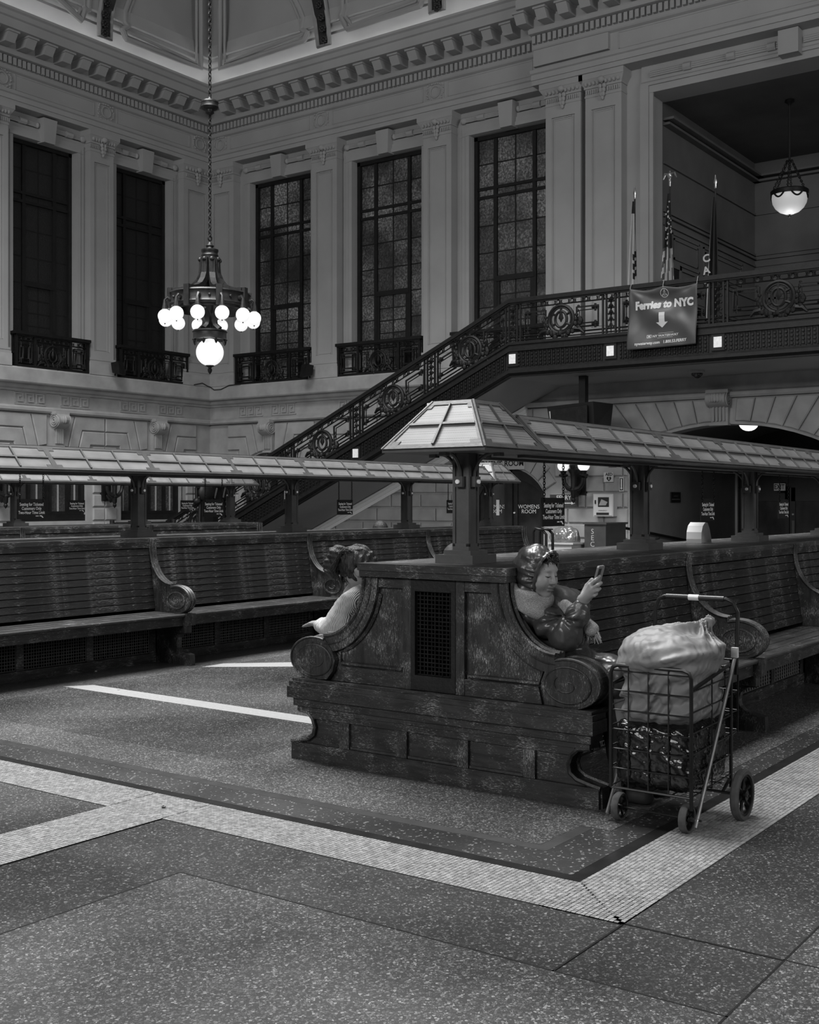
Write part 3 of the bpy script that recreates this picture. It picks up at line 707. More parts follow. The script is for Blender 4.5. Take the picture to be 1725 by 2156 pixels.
def balconette(W, s0, s1, lb, name='window_balcony'):
    w = s1-s0; h = .80; zb = 4.45; n = .27
    t = thing(name, W((s0+s1)/2, n, zb), lb, 'railing', 'iron balconies before the tall windows'); m = lambda u, v, d: W(s0+u, n+d, zb+v)
    B = lambda: MB(m)
    b = MB(W); b.box(s0-.06, s1+.06, n-.05, n+.07, zb+h-.07, zb+h); b.box(s0-.03, s1+.03, n-.03, n+.045, zb+h-.10, zb+h-.07)
    for s in (s0, s1): b.box(s-.04, s+.04, -.02, n, zb+h-.07, zb+h)
    obj('handrail', b, M['iron'], t)
    b = MB(W); b.box(s0, s1, n-.03, n+.035, zb, zb+.055); obj('bottom_rail', b, M['iron'], t)
    for q in (0, .25, .75, 1):
        b = MB(W); s = s0+q*w; b.box(s-.03, s+.03, n-.02, n+.03, zb, zb+h-.08); obj('post', b, M['iron'], t)
    b = MB(); frieze_rings(b, m, .08, w-.08, h-.15, .24); b.tube([m(0, h-.20, 0), m(w, h-.20, 0)], .014, 4); obj('ring_frieze', b, M['iron'], t)
    b = MB(); medallion(b, m, w/2, .31, .85); obj('medallion', b, M['iron'], t, True)
    for u0, u1 in ((.03, .25*w-.03), (.75*w+.03, w-.03)):
        b = MB(); frame_corners(b, m, u0+.06, u1-.06, .11, h-.26, .022); frame_corners(b, m, u0+.14, u1-.14, .19, h-.34, .03)
        for u in (u0+.1, u1-.1):
            for v in (.15, h-.30): b.tube([m(u-.06, v, 0), m(u+.06, v, 0)], .02, 4); b.tube([m(u, v-.06, 0), m(u, v+.06, 0)], .02, 4)
        b.tube([m(u0, .09, 0), m(u1, .09, 0)], .012, 4); obj('fret_panel', b, M['iron'], t)
    for sg in (-1, 1):
        b = MB(); u0 = w*.25+.05 if sg < 0 else w*.5+.30; u1 = w*.5-.30 if sg < 0 else w*.75-.05
        if u1-u0 > .08: frame_corners(b, m, u0, u1, .12, h-.26, .022); frame_corners(b, m, u0+.05, u1-.02, .17, h-.31, .016); obj('fret_panel', b, M['iron'], t)
    for s in (s0, s1):
        b = MB(W); b.box(s-.02, s+.02, 0, n, zb, zb+.05); b.box(s-.02, s+.02, 0, n, zb+.3, zb+.34); b.box(s-.02, s+.02, n*.45, n*.6, zb, zb+h-.07); obj('side_panel', b, M['iron'], t)
balconette(RW, 19.12, 21.60, 'black iron balcony before the tall window next to the room corner, beside the stair')
balconette(RW, 15.74, 18.16, 'black iron balcony behind the middle of the stair railing')
balconette(RW, 12.40, 14.80, 'black iron balcony just behind the head of the stair')
balconette(LW, 16.22, 18.20, 'black iron balcony before the dark window farther from the corner lamp')
balconette(LW, 19.22, 21.40, 'black iron balcony before the dark window behind the globe chandelier')
balconette(LW, 13.2, 15.1, 'black iron balcony before the dark window cut by the picture edge')
# ================================================================ STAIR AND MEZZANINE
SL, SK, ZM = .455, 12.15, 4.56
zb_ = lambda s: ZM-SL*max(0, s-SK)
stair = thing('staircase', (XS, 17, 0), 'broad stair with black iron railing climbing along the stone wall', 'staircase')
mezz = thing('mezzanine', (XS, 6, 3.9), 'mezzanine landing with black iron fascia above the archway', 'mezzanine')
def sh(par, name, s0, s1, v0, v1, n0, n1, mat, smooth=False):
    T = lambda s, n, v: (XS-n, s, zb_(s)+v); ss = [s0, s1] if not (s0 < SK < s1) else [s0, SK, s1]; b = MB()
    for a, c in zip(ss, ss[1:]): b.hexa([T(a, n0, v0), T(c, n0, v0), T(c, n1, v0), T(a, n1, v0), T(a, n0, v1), T(c, n0, v1), T(c, n1, v1), T(a, n1, v1)])
    return obj(name, b, mat, par)
SB = 22.1                                   # foot of the stair
for par, a, b in ((stair, SK, SB), (mezz, -1, SK)):
    sh(par, 'handrail', a, b, .82, .90, -.06, .07, M['iron']); sh(par, 'handrail_bead', a, b, .79, .82, -.035, .045, M['iron'])
    sh(par, 'cap_moulding', a, b, -.02, .035, -.06, .06, M['iron']); sh(par, 'upper_fascia', a, b, -.12, -.02, -.06, .03, M['iron'])
    sh(par, 'fascia', a, b, -.50, -.12, -.06, .0, M['iron']); sh(par, 'fillet', a, b, -.15, -.12, -.02, .05, M['iron'])
    T = lambda s, v: (XS-.03, s, zb_(s)+v)
    obj('torus_moulding', MB().tube([T(a, -.56), T(b, -.56)], .075, 8), M['iron'], par, True)
    sh(par, 'under_fillet', a, b, -.66, -.62, -.06, .04, M['iron'])
    m = lambda u, v, d: (XS-d, u, zb_(u)+v)
    for v, r in ((.07, .013), (.135, .016), (.70, .014)):
        obj('rail_bar', MB().tube([m(a, v, 0), m(b, v, 0)], r, 4), M['iron'], par)
    b2 = MB(); frieze_rings(b2, m, a+.02, b-.02, .745, .30); o = obj('ring_frieze', b2, M['iron'], par); o['kind'] = 'stuff'
meds = [21.05, 19.07, 17.06, 15.07, 13.11, 11.0, 8.87, 6.74, 4.6]; bnd = [20.06, 18.08, 16.08, 14.08, 12.08, 9.93, 7.82, 5.68]
m = lambda u, v, d: (XS-d, u, zb_(u)+v)
for c in meds:
    par = stair if c > SK else mezz
    b = MB(); mm = (lambda u, v, d, c=c: (XS-d, u, zb_(c)+v)); medallion(b, mm, c, .40, 1.0); obj('medallion', b, M['iron'], par, True)
    for sg in (-1, 1):
        b = MB(); u0, u1 = sorted((c+sg*.34, c+sg*.80)); frame_corners(b, m, u0, u1, .22, .60, .024); frame_corners(b, m, u0+.0, u1-.06*sg*0-.06, .285, .535, .016)
        e = c+sg*.74
        for v in (.25, .57): b.tube([m(e-.07, v, 0), m(e+.07, v, 0)], .026, 4); b.tube([m(e, v-.07, 0), m(e, v+.07, 0)], .026, 4)
        obj('fret_panel', b, M['iron'], par)
for c in bnd:
    par = stair if c > SK else mezz
    for d in (-.17, -.095, .095, .17):
        obj('baluster', MB().box(XS-.018, XS+.018, c+d-.016, c+d+.016, zb_(c+d), zb_(c+d)+.80), M['iron'], par)
    b = MB()
    for k in range(5):
        v = .68-.12*k; b.tube([m(c, v+.05, 0), m(c, v, 0), m(c, v-.07, 0)], [.015, .06-.006*k, .012], 6)
        for sg in (-1, 1): b.ball(m(c+sg*.05, v-.03, 0), .022, 5, 4)
    b.tube([m(c, .74, 0), m(c, .05, 0)], .012, 4); obj('leaf_pendant', b, M['iron'], par, True)
    bq = MB(); z = zb_(c)-.30; 
    obj('block_frame', MB().box(XS-.03, XS, c-.125, c+.125, z-.15, z+.15), M['iron'], par)
    obj('light_block', MB().box(XS-.045, XS-.02, c-.075, c+.075, z-.095, z+.095), M['pale'], par)
ends = [SB]+bnd+[4.0]
for a, b in zip(ends, ends[1:]):
    par = stair if (a+b)/2 > SK else mezz; q = MB(); s = b+.19
    while s < a-.17:
        z = zb_(s); q.box(XS-.022, XS, s-.012, s+.012, z-.46, z-.16)
        for k in range(4): q.box(XS-.03, XS, s+.025, s+.07, z-.44+k*.07, z-.405+k*.07)
        s += .098
    o = obj('fluted_panel', q, M['iron'], par); o['kind'] = 'stuff'
# treads, soffit
for k in range(30):
    s1 = 22.1-k*.333; s0 = s1-.333; z = .152*(k+1)
    obj('step', MB().box(XS+.08, X0-.06, s0, s1+.02, z-.30, z-.01), M['stone'], stair)
b = MB(); T = lambda s, x, v: (x, s, max(.002, zb_(s)+v))
b.hexa([T(SK, XS+.06, -.66), T(20.6, XS+.06, -.66), T(20.6, X0-.05, -.66), T(SK, X0-.05, -.66), T(SK, XS+.06, -.52), T(20.6, XS+.06, -.52), T(20.6, X0-.05, -.52), T(SK, X0-.05, -.52)])
obj('soffit', b, M['plaster'], stair)
obj('landing_slab', MB().box(XS+.06, X0-.02, -1, SK, 3.90, 4.54), M['plaster'], mezz)
b = MB(); TT = lambda s, n, v: (X0-n, s, zb_(s)+v)
for n1, v0, v1 in ((.12, -.82, -.74), (.16, -.74, -.68), (.09, -.90, -.82)): b.hexa([TT(13.0, .04, v0), TT(20.4, .04, v0), TT(20.4, n1, v0), TT(13.0, n1, v0), TT(13.0, .04, v1), TT(20.4, .04, v1), TT(20.4, n1, v1), TT(13.0, n1, v1)])
o = struct(obj('trim_1', b, M['white'], None)); o['label'] = 'pale sloping moulding under the stair soffit'
# ================================================================ ALCOVE OVER THE ARCH
al = struct(thing('wall_alcove', (26, 8, 4.56), 'dark panelled recess above the mezzanine'))
M['alc'] = mottle('alcove_plaster', .11, .14, 1.5, .8)  # plaster colour darkened to stand in for shade inside the recess
AX = 28.5; SA = 10.05
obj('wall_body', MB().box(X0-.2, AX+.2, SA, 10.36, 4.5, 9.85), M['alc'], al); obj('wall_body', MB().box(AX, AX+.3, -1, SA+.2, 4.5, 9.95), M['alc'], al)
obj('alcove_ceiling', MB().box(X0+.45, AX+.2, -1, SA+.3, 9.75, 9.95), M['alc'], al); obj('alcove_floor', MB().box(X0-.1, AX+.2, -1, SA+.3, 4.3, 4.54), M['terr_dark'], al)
b = MB(); b.box(X0-.25, X0-.20, SA-.10, 10.2, 4.56, 9.86); b.box(X0-.30, X0+.4, SA-.02, SA+.16, 4.56, 9.86); obj('opening_jamb', b, M['plaster'], al)
b = MB(); b.box(X0-.26, X0+.45, -1, SA+.1, 9.72, 9.86); obj('opening_head', b, M['plaster'], al)
run(RW, [(.22, 9.86), (.30, 9.86), (.30, 9.92), (.26, 9.96), (.26, 10.27), (.22, 10.27)], -1, 10.2, 'opening_lintel', wr, M['plaster'])
kb2 = MB(RW); kb2.box(7.12-.19, 7.12+.19, .2, .52, 9.80, 10.26); obj('key_block', kb2, M['plaster'], wr)
f = MB(RW)
for dz in (-.04, 0, .04): f.tube([(10.0, .28, 10.08+dz), (7.35, .28, 10.08+dz)], .024, 6); f.tube([(6.9, .28, 10.08+dz), (3, .28, 10.08+dz)], .024, 6)
for s in (9.2, 8.3, 7.5, 6.2, 5.3): f.tube([(s-.08, .28, 10.08), (s+.08, .28, 10.08)], .085, 8)
obj('reed_garland', f, M['plaster'], wr, True)
sm = MB()
for z, n in ((9.35, .25), (9.25, .16), (8.45, .05), (7.45, .05), (7.35, .07), (7.18, .05), (6.35, .04), (5.75, .05), (5.68, .07)):
    sm.box(X0+.45, AX, SA-n, SA+.02, z, z+.05); sm.box(AX-n, AX+.02, -1, SA, z, z+.05)
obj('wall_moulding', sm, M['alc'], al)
pm = MB()
for x0, x1, z0, z1 in ((X0+.9, 24.9, 6.45, 7.1), (25.15, 27.6, 6.45, 7.1), (24.3, 24.9, 4.6, 5.6), (25.15, 27.6, 4.6, 5.6)):
    for t in (0, .10):
        pm.box(x0+t, x1-t, SA-.03, SA, z0+t, z0+t+.04); pm.box(x0+t, x1-t, SA-.03, SA, z1-t-.04, z1-t); pm.box(x0+t, x0+t+.04, SA-.03, SA, z0+t, z1-t); pm.box(x1-t-.04, x1-t, SA-.03, SA, z0+t, z1-t)
for t in (0, .14): pm.box(AX-.04, AX, 3+t, 9.7-t, 6.6-t, 6.65-t); pm.box(AX-.04, AX, 9.65-t, 9.7-t, 4.6, 6.6-t)
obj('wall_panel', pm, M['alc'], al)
d = struct(thing('door_4', (23.6, SA, 4.56), 'small dark doorway in the alcove side wall'))
obj('door_leaf', MB().box(X0+.55, 23.75, SA-.03, SA, 4.56, 6.35), M['winframe'], d); fr = MB(); fr.box(23.75, 23.85, SA-.05, SA, 4.56, 6.45); fr.box(X0+.5, 23.85, SA-.05, SA, 6.35, 6.45); obj('door_frame', fr, M['alc'], d)
obj('push_bar', MB().box(X0+.8, 23.6, SA-.08, SA-.04, 5.45, 5.5), M['bronze'], d)
# ================================================================ PASSAGE UNDER THE MEZZANINE
pw = struct(thing('wall_passage', (25, 8, 0), 'plain passage walls seen through the wide stone arch'))
M['pass'] = mottle('passage_paint', .20, .25, 2, .7)
PX1 = 28.7
obj('wall_body', MB().box(X0+.4, PX1+.2, PC+PH, PC+PH+.3, -.9, 3.4), M['pass'], pw); obj('wall_body', MB().box(X0+.4, PX1+.2, PC-PH-2.3, PC-PH-2.0, -.9, 3.4), M['pass'], pw)
obj('wall_body', MB().box(PX1, PX1+.3, 3, PC+PH+.2, 1.75, 3.4), M['winframe'], pw)
b = MB()
ap = arc_pts(PC, PR, PZ+.32, PC+PH+.1, PC-PH-.1, 16)
b.prism(ap+[(p, q+.15) for p, q in ap[::-1]], lambda u, v, w: (w, u, v), X0+.45, PX1); obj('passage_vault', b, M['pass'], pw)
b = MB(); b.hexa([(X0-.1, 3, -.3), (27, 3, -.95), (27, PC+PH+.1, -.95), (X0-.1, PC+PH+.1, -.3), (X0-.1, 3, -.004), (27, 3, -.6), (27, PC+PH+.1, -.6), (X0-.1, PC+PH+.1, -.004)]); b.box(27, PX1+.3, 3, PC+PH+.1, -.95, -.6)
obj('ramp', b, M['terr_dark'], pw)
b = MB(); b.tube([(X0-.6, PC+PH-.1, .88), (27, PC+PH-.1, .34)], .03, 8)
for x in (X0+1.2, 25, 26.5): z = .88-.54*(x-X0+.6)/5.1; b.tube([(x, PC+PH-.1, z), (x, PC+PH-.1, z-.08), (x, PC+PH+.02, z-.1)], .014, 6)
tag(obj('handrail', b, M['iron']), 'black handrail sloping down the grey passage wall', 'handrail')
def glazed_door(name, s0, s1, lb):
    t = struct(thing(name, (PX1, (s0+s1)/2, -.6), lb)); b = MB(); x0, x1 = PX1-.06, PX1
    b.box(x0, x1, s0, s0+.10, -.6, 1.75); b.box(x0, x1, s1-.10, s1, -.6, 1.75); b.box(x0, x1, s0, s1, 1.42, 1.75); b.box(x0, x1, s0, s1, -.6, -.3)
    obj('door_frame', b, M['winframe'], t)
    p = put('pane', PANE['doorglass'], t, (PX1-.02, (s0+s1)/2, .55), None, (.012, s1-s0-.2, 1.75))
    obj('push_plate', MB().box(PX1-.075, PX1-.06, s1-.085, s1-.02, .55, .95), M['pale'] if False else M['alc'], t); obj('lock', MB().tube([(PX1-.08, s1-.05, 1.1), (PX1-.06, s1-.05, 1.1)], .025, 8), M['plaster'], t)
    return t
glazed_door('door_2', 9.25, 10.35, 'dark glazed exit door next to the grey passage wall'); glazed_door('door_3', 8.1, 9.2, 'dark glazed exit door under the exit sign'); glazed_door('door_5', 6.9, 8.0, 'dark glazed exit door farthest along the passage end')
obj('wall_trim', MB().box(PX1-.2, PX1-.12, PC+PH-.06, PC+PH+.02, -.6, 2.4), M['plaster'], pw)
# ---- women's room door
dr = struct(thing('door_1', (X0, DC, 0), 'arched double door of dark metal and glass under the sign'))
DM = mottle('dark_brown_door', .018, .03, 6, .4)
b = MB(RW); co = arc_pts(DC, DR, DZ, DC-DH, DC+DH, 16); ci = [(DC+(s-DC)*.88, z-.10) for s, z in co]
b.prism([(DC-DH, 0)]+co+[(DC+DH, 0), (DC+DH*.88, 0)]+ci[::-1]+[(DC-DH*.88, 0)], lambda u, v, w: (u, w, v), -.30, -.12); b.box(DC-.06, DC+.06, -.28, -.12, 0, 2.12)
obj('door_frame', b, DM, dr)
for sg in (-1, 1):
    a0, a1 = DC+sg*.07, DC+sg*DH*.87; gi = [(s, z-.24) for s, z in arc_pts(DC, DR, DZ, a0+sg*.10, a1-sg*.08, 8)]
    lo = MB(RW); oc = [(s, z-.09) for s, z in arc_pts(DC, DR, DZ, a0, a1, 8)]
    lo.prism([(a0, .02)]+oc+[(a1, .02), (a1-sg*.08, .45)]+gi[::-1]+[(a0+sg*.10, .45), (a0+sg*.10, .02)], lambda u, v, w: (u, w, v), -.26, -.17)
    lo.prism([(a0+sg*.1, .02), (a1, .02), (a1-sg*.08, .45), (a0+sg*.1, .45)], lambda u, v, w: (u, w, v), -.26, -.17)
    lf = obj('door_leaf', lo, DM, dr)
    gp = MB(RW); gp.prism([(a0+sg*.09, .44), (a1-sg*.07, .44)]+[(s, z+.01) for s, z in gi[::-1]], lambda u, v, w: (u, w, v), -.23, -.215); obj('pane', gp, M['doorglass'], dr)
    tm = textmesh('WOMENS\nROOM', .125, M['white'], space=.85); put('lettering', tm, dr, RW((a0+a1)/2, -.205, 1.24), ROT_R)
obj('lock', MB().tube([RW(DC-.10, -.17, 1.16), RW(DC-.10, -.14, 1.16)], .02, 8), M['pale'], dr)
pb = MB(RW); pb.box(DC+.32, DC+.40, -.2, -.195, 1.10, 1.45); obj('notice_strip', pb, M['white'], dr)
# ================================================================ BENCHES
XE, YB = 4.83, (3.345, 8.30, 13.05)
TB = lambda x, y, z: (XE+x, YB[0]+y, z)
bench = thing('waiting_bench', TB(4.4, 0, 0), 'double-sided oak bench with carved scroll ends, nearest its panelled end a woman reads a phone', 'bench', 'long oak waiting benches')
def curve(off=0., n=14): return [(.70-(.27+off)*math.cos(PI/2*i/n), 1.02-(.332+off)*math.sin(PI/2*i/n)) for i in range(n+1)]
def scroll(rx=.165, rz=.113, a0=113, a1=-95, n=20): return [(.765+rx*math.cos(math.radians(a0+(a1-a0)*i/n)), .56+rz*math.sin(math.radians(a0+(a1-a0)*i/n))) for i in range(n+1)]
LOW = [(.88, .275), (.815, .266), (.782, .235), (.765, .19), (.775, .15), (.81, .125), (.87, .11), (.93, .098), (.935, 0)]
pz = lambda sg: (lambda u, v, w: TB(w, sg*u, v))
for sg in (-1, 1):
    plate = [(.135, .447), (.135, 1.012)]+[(.43, 1.012)]+curve()[1:]+[(.70, .672)]+scroll()+[(.75, .447)]
    obj('end_panel', MB().prism(plate, pz(sg), .032, .085), M['wz'], bench)
    co, ci = curve(), curve(.088)
    rim = [(.43, 1.010)]+co[1:]+[(.705, .672)]+[(.70, .60)]+ci[::-1]
    obj('scroll_rim', MB().prism(rim, pz(sg), 0., .078), M['wz'], bench)
    b = MB(); b.box(0, 0, 0, 0, 0, 0) if False else None
    st = MB(); st.prism([(.137, .45), (.187, .45), (.187, 1.009), (.137, 1.009)], pz(sg), .008, .05); obj('stile', st, M['wz'], bench)
    tr = MB(); tr.prism([(.188, .96), (.345, .96), (.342, 1.008), (.188, 1.008)], pz(sg), .010, .05); obj('top_rail', tr, M['wy'], bench)
    br = MB(); br.prism([(.188, .45), (.62, .45), (.60, .53), (.188, .53)], pz(sg), .012, .05); obj('bottom_rail', br, M['wy'], bench)
    inner = [(p[0]-.005, p[1]) for p in curve(.093)]
    b = MB(); b.tube([pz(sg)(u, v, .026) for u, v in inner if v < .962 and v > .60]+[pz(sg)(.60, .545, .026), pz(sg)(.20, .545, .026)], .011, 6)
    b.tube([pz(sg)(u, v, .0) for u, v in co], .012, 6); b.tube([pz(sg)(u, v, .04) for u, v in [(p[0]+.004, p[1]+.002) for p in co]], .014, 6); b.tube([pz(sg)(u, v, .08) for u, v in co], .012, 6)
    b.tube([pz(sg)(u, v, -.002) for u, v in curve(.045)], .005, 5)
    obj('moulding', b, M['wz'], bench, True)
    roll = MB(); roll.prism([(.70, .674)]+scroll()+[(.68, .455), (.64, .50), (.625, .56), (.65, .62)], pz(sg), -.005, .10); obj('scroll_arm', roll, M['wz'], bench)
    vo = MB(); el = [(.765+.118*math.cos(t), .553+.083*math.sin(t)) for t in np.linspace(0, 2*PI, 28, endpoint=False)]
    vo.prism(el, pz(sg), -.011, .0); vo.tube([pz(sg)(u, v, -.007) for u, v in el], .006, 6, True)
    sp = [(.765+sg*0+(.075-.055*k/18)*math.cos(2.3+k*.30), .553+(.050-.036*k/18)*math.sin(2.3+k*.30)) for k in range(19)]
    vo.tube([pz(sg)(u, v, -.011) for u, v in sp], .0035, 5); obj('volute', vo, M['wz'], bench, True)
    b = MB(); b.tube([pz(sg)(u, v, -.005) for u, v in [(.70, .674)]+scroll()], .007, 6); b.tube([pz(sg)(u, v, .10) for u, v in [(.70, .674)]+scroll()], .009, 6); obj('scroll_bead', b, M['wz'], bench, True)
    # C-shaped foot edge
    b = MB(); cp = LOW[:8]; b.prism(cp+[(p[0]-.075, p[1]) for p in ((.93, .10), (.85, .125), (.80, .17), (.795, .20), (.81, .24), (.87, .27))], pz(sg), -.012, .095) if False else b.tube([pz(sg)(u, v, .0) for u, v in cp], .012, 6)
    b.tube([pz(sg)(u, v, .09) for u, v in cp], .012, 6); obj('foot_bead', b, M['wz'], bench, True)
b = MB(); b.box(-.022, .09, -.446, .446, 1.014, 1.045); b.box(-.03, .10, -.452, .452, 1.046, 1.083); b.v = [TB(*p) for p in b.v]; obj('end_cap', b, M['wy'], bench)
b = MB(TB)
for x0, e, z0, z1 in ((-.055, .918, .345, .405), (-.045, .912, .406, .432), (-.030, .90, .433, .4475), (-.028, .895, .30, .344), (-.012, .88, .272, .299)): b.box(x0, .09, -e, e, z0, z1)
obj('ledge', b, M['wy'], bench)
low = LOW+[(-p[0], p[1]) for p in LOW[::-1]]
obj('base_panel', MB().prism(low, pz(1), .012, .092), M['wy'], bench)
b = MB(TB); b.box(-.010, .05, -.925, .925, .0, .098); obj('base_board', b, M['wy'], bench)
b = MB(TB); b.box(-.004, .05, -.80, .80, .235, .271); obj('base_rail', b, M['wy'], bench)
for y in (-.56, -.185, .185, .56):
    b = MB(TB); b.box(-.006, .05, y-.032, y+.032, .099, .234); obj('base_stile', b, M['wz'], bench)
for y in (-.372, 0, .372):
    b = MB(TB); b.box(.0, .02, y-.15, y+.15, .100, .112); obj('base_bead', b, M['wseat'], bench)
# iron grille in the end
def grille(w, h, p, r, T):
    b = MB(T); nx, nz = int(w/p), int(h/p)
    for i in range(nx+1): u = -w/2+w*i/nx; b.tube([(u, (-1)**i*r*.5, 0), (u, (-1)**i*r*.5, h)], r, 4, cap=False)
    for j in range(nz+1): v = h*j/nz; b.tube([(-w/2, (-1)**j*r*.5, v), (w/2, (-1)**j*r*.5, v)], r, 4, cap=False)
    return b
gm = grille(.225, .42, .0205, .0038, lambda u, n, v: TB(.028+n, u, .528+v)); o = obj('vent_grille', gm, M['bronze'], bench); o['label'] = 'woven black metal vent grille'
b = MB(TB)
for y0, y1, z0, z1 in ((-.135, -.11, .452, 1.008), (.11, .135, .452, 1.008), (-.11, .11, .452, .526), (-.11, .11, .95, 1.008)): b.box(.006, .05, y0, y1, z0, z1)
obj('grille_frame', b, M['iron'], bench)
obj('inner_dark_sheet', MB(TB).box(.35, .40, -.30, .30, .05, 1.0), M['black'], bench)  # black sheet standing in for the shade behind the end grille
# ---- seats and backs
DIV = [2.22, 4.33, 6.45]; XF = 8.70
secs = [(.095, 2.19), (2.25, 4.30), (4.36, 6.42), (6.48, 8.62)]
b = MB(TB); b.box(.10, XF, -.432, .432, 1.048, 1.083); obj('top_board', b, M['wtop'], bench)
SH = .0565
def slat_mesh(L, sg):
    b = MB(); d0 = sg*.0; k = .15*SH
    f = lambda y: sg*y
    b.hexa([(0, f(.0+k), 0), (L, f(.0+k), 0), (L, f(-.018+k), 0), (0, f(-.018+k), 0), (0, f(.0), SH-.0045), (L, f(.0), SH-.0045), (L, f(-.018), SH-.0045), (0, f(-.018), SH-.0045)]); return b.mesh('slat', M['wx'])
M['kick'] = mottle('worn_grille_wire', .05, .10, 30, .5)
kg = grille(.60, .20, .0235, .0036, lambda u, n, v: (u, n, v)).mesh('kick_grille', M['kick'])
for x0, x1 in secs:
    L = x1-x0
    for sg in (-1, 1):
        sm_ = slat_mesh(L, sg)
        for r in range(9):
            z = .474+r*.058; d = .424+(.995-z-SH)*.15
            put('slat', sm_, bench, TB(x0, sg*d, z))
        b = MB(TB); y0, y1 = sorted((sg*.40, sg*.430)); b.box(x0, x1, y0, y1, .998, 1.047); obj('head_board', b, M['wx'], bench)
        for k in range(4):
            d0 = .495+k*.099; d1 = d0+.096; y0, y1 = sorted((sg*d0, sg*d1)); b = MB(TB); b.box(x0, x1, y0, y1, .426, .447-.002*k); obj('seat_board', b, M['wseat'], bench)
        b = MB(TB); b.tube([(x0, sg*.885, .434), (x1, sg*.885, .434)], .0135, 8); obj('seat_nosing', b, M['wseat'], bench, True)
        y0, y1 = sorted((sg*.80, sg*.865)); b = MB(TB); b.box(x0, x1, y0, y1, .345, .424); obj('apron', b, M['wx'], bench)
        y0, y1 = sorted((sg*.49, sg*.515)); b = MB(TB); b.box(x0, x1, y0, y1, 0, .085); obj('kick_board', b, M['wx'], bench)
        y0, y1 = sorted((sg*.485, sg*.505)); b = MB(TB)
        for q in (0, .333, .667, 1): u = x0+.035+(L-.07)*q; b.box(u-.035, u+.035, y0, y1, .086, .43)
        b.box(x0, x1, y0+.001, y1-.001, .305, .43); obj('kick_frame', b, M['wx'], bench)
        for q in (1/6, .5, 5/6):
            put('kick_grille', kg, bench, TB(x0+.035+(L-.07)*q, sg*.495, .092))
        y0, y1 = sorted((sg*.30, sg*.31)); obj('inner_dark_lining', MB(TB).box(x0, x1, y0, y1, .02, .99), M['black'], bench)  # black lining, the hollow's shade put into its colour
def divider(x, th=.028, par=bench):
    for sg in (-1, 1):
        m = lambda u, v, w: TB(x+w, sg*u, v)
        up = [(.40, .449), (.40, 1.081), (.436, 1.081), (.436, 1.02)]+curve()[1:]+[(.70, .672)]+scroll()+[(.75, .449)]
        d = obj('arm_divider', MB().prism(up, m, -th, th), M['wz'], par)
        b = MB()
        for e in (-th, 0, th): b.tube([m(u, v, e) for u, v in [(.437, 1.075)]+curve()+[(.70, .674)]+scroll()], .012 if e else .016, 6)
        obj('arm_moulding', b, M['wz'], par, True)
        v_ = MB()
        for e in (-th-.004, th+.004):
            el = [(.765+.105*math.cos(t), .553+.070*math.sin(t)) for t in np.linspace(0, 2*PI, 24, endpoint=False)]; v_.tube([m(u, v, e) for u, v in el], .009, 5, True)
            v_.tube([m(.765+(.06-.04*k/14)*math.cos(2.3+k*.35), .553+(.038-.026*k/14)*math.sin(2.3+k*.35), e) for k in range(15)], .0045, 5)
        obj('volute', v_, M['wz'], par, True)
        b = MB(); m2 = lambda a, c, e, f, z0, z1: b.hexa([m(a, z0, c), m(e, z0, c), m(e, z0, f), m(a, z0, f), m(a, z1, c), m(e, z1, c), m(e, z1, f), m(a, z1, f)])
        m2(.52, -.05, .918, .05, .345, .4475); m2(.52, -.04, .88, .04, .28, .344); obj('arm_block', b, M['wz'], par)
        obj('foot', MB().prism([(.52, .279)]+LOW+[(.52, 0)], m, -th, th), M['wz'], par)
for x in DIV: divider(x)
divider(XF-.03, .05)
obj('far_end_panel', MB().prism([(-.47, .0), (.47, .0), (.42, 1.045), (-.42, 1.045)], lambda u, v, w: TB(w, u, v), XF-.06, XF), M['wz'], bench)
for y, lb in ((YB[1], 'double-sided oak bench whose slatted back faces the striped-shirt sitter, between the two other benches'), (YB[2], 'double-sided oak bench farthest from the folding cart, under the globe chandelier')):
    copy_tree(bench, None, lb, None, (0, y-YB[0], 0))
# ================================================================ LIT CANOPIES ON THE BENCHES
def perf(name, v0, v1, sc=95):
    m, nt, b = base(name, v1, .38, 0, .5); v = coords(nt)
    vo = ND(nt, 'ShaderNodeTexVoronoi'); vo.inputs['Scale'].default_value = sc; vo.inputs['Randomness'].default_value = 0; nt.links.new(v, vo.inputs['Vector'])
    r = ramp(nt, [(.28, v0), (.42, v1)]); nt.links.new(vo.outputs['Distance'], r.inputs[0]); 
    n = ND(nt, 'ShaderNodeTexNoise'); n.inputs['Scale'].default_value = 5; n.inputs['Detail'].default_value = 5; nt.links.new(v, n.inputs['Vector']); r2 = ramp(nt, [(.3, .75), (.7, 1.1)]); nt.links.new(n.outputs['Fac'], r2.inputs[0])
    mx = ND(nt, 'ShaderNodeMix', data_type='RGBA', blend_type='MULTIPLY'); mx.inputs[0].default_value = 1; nt.links.new(r.outputs[0], mx.inputs[6]); nt.links.new(r2.outputs[0], mx.inputs[7]); nt.links.new(mx.outputs[2], b.inputs['Base Color'])
    return m
M['perf'] = perf('perforated_metal', .04, .17); M['brown'] = mottle('painted_steel_frame', .055, .075, 9, .42, .1, 4, 50, .2)
M['steel'] = mottle('dark_steel_post', .075, .10, 9, .42, .08, 4, 50, .2)
can = thing('bench_canopy', TB(4.4, 0, 1.084), 'perforated metal reading canopy on square posts over the bench with the cart beside it', 'canopy', 'perforated canopies over the benches')
ZL, ZU, HL, HU = 1.665, 1.86, .31, .13
PX = [.31, 2.44, 4.54, 6.62, 8.47]
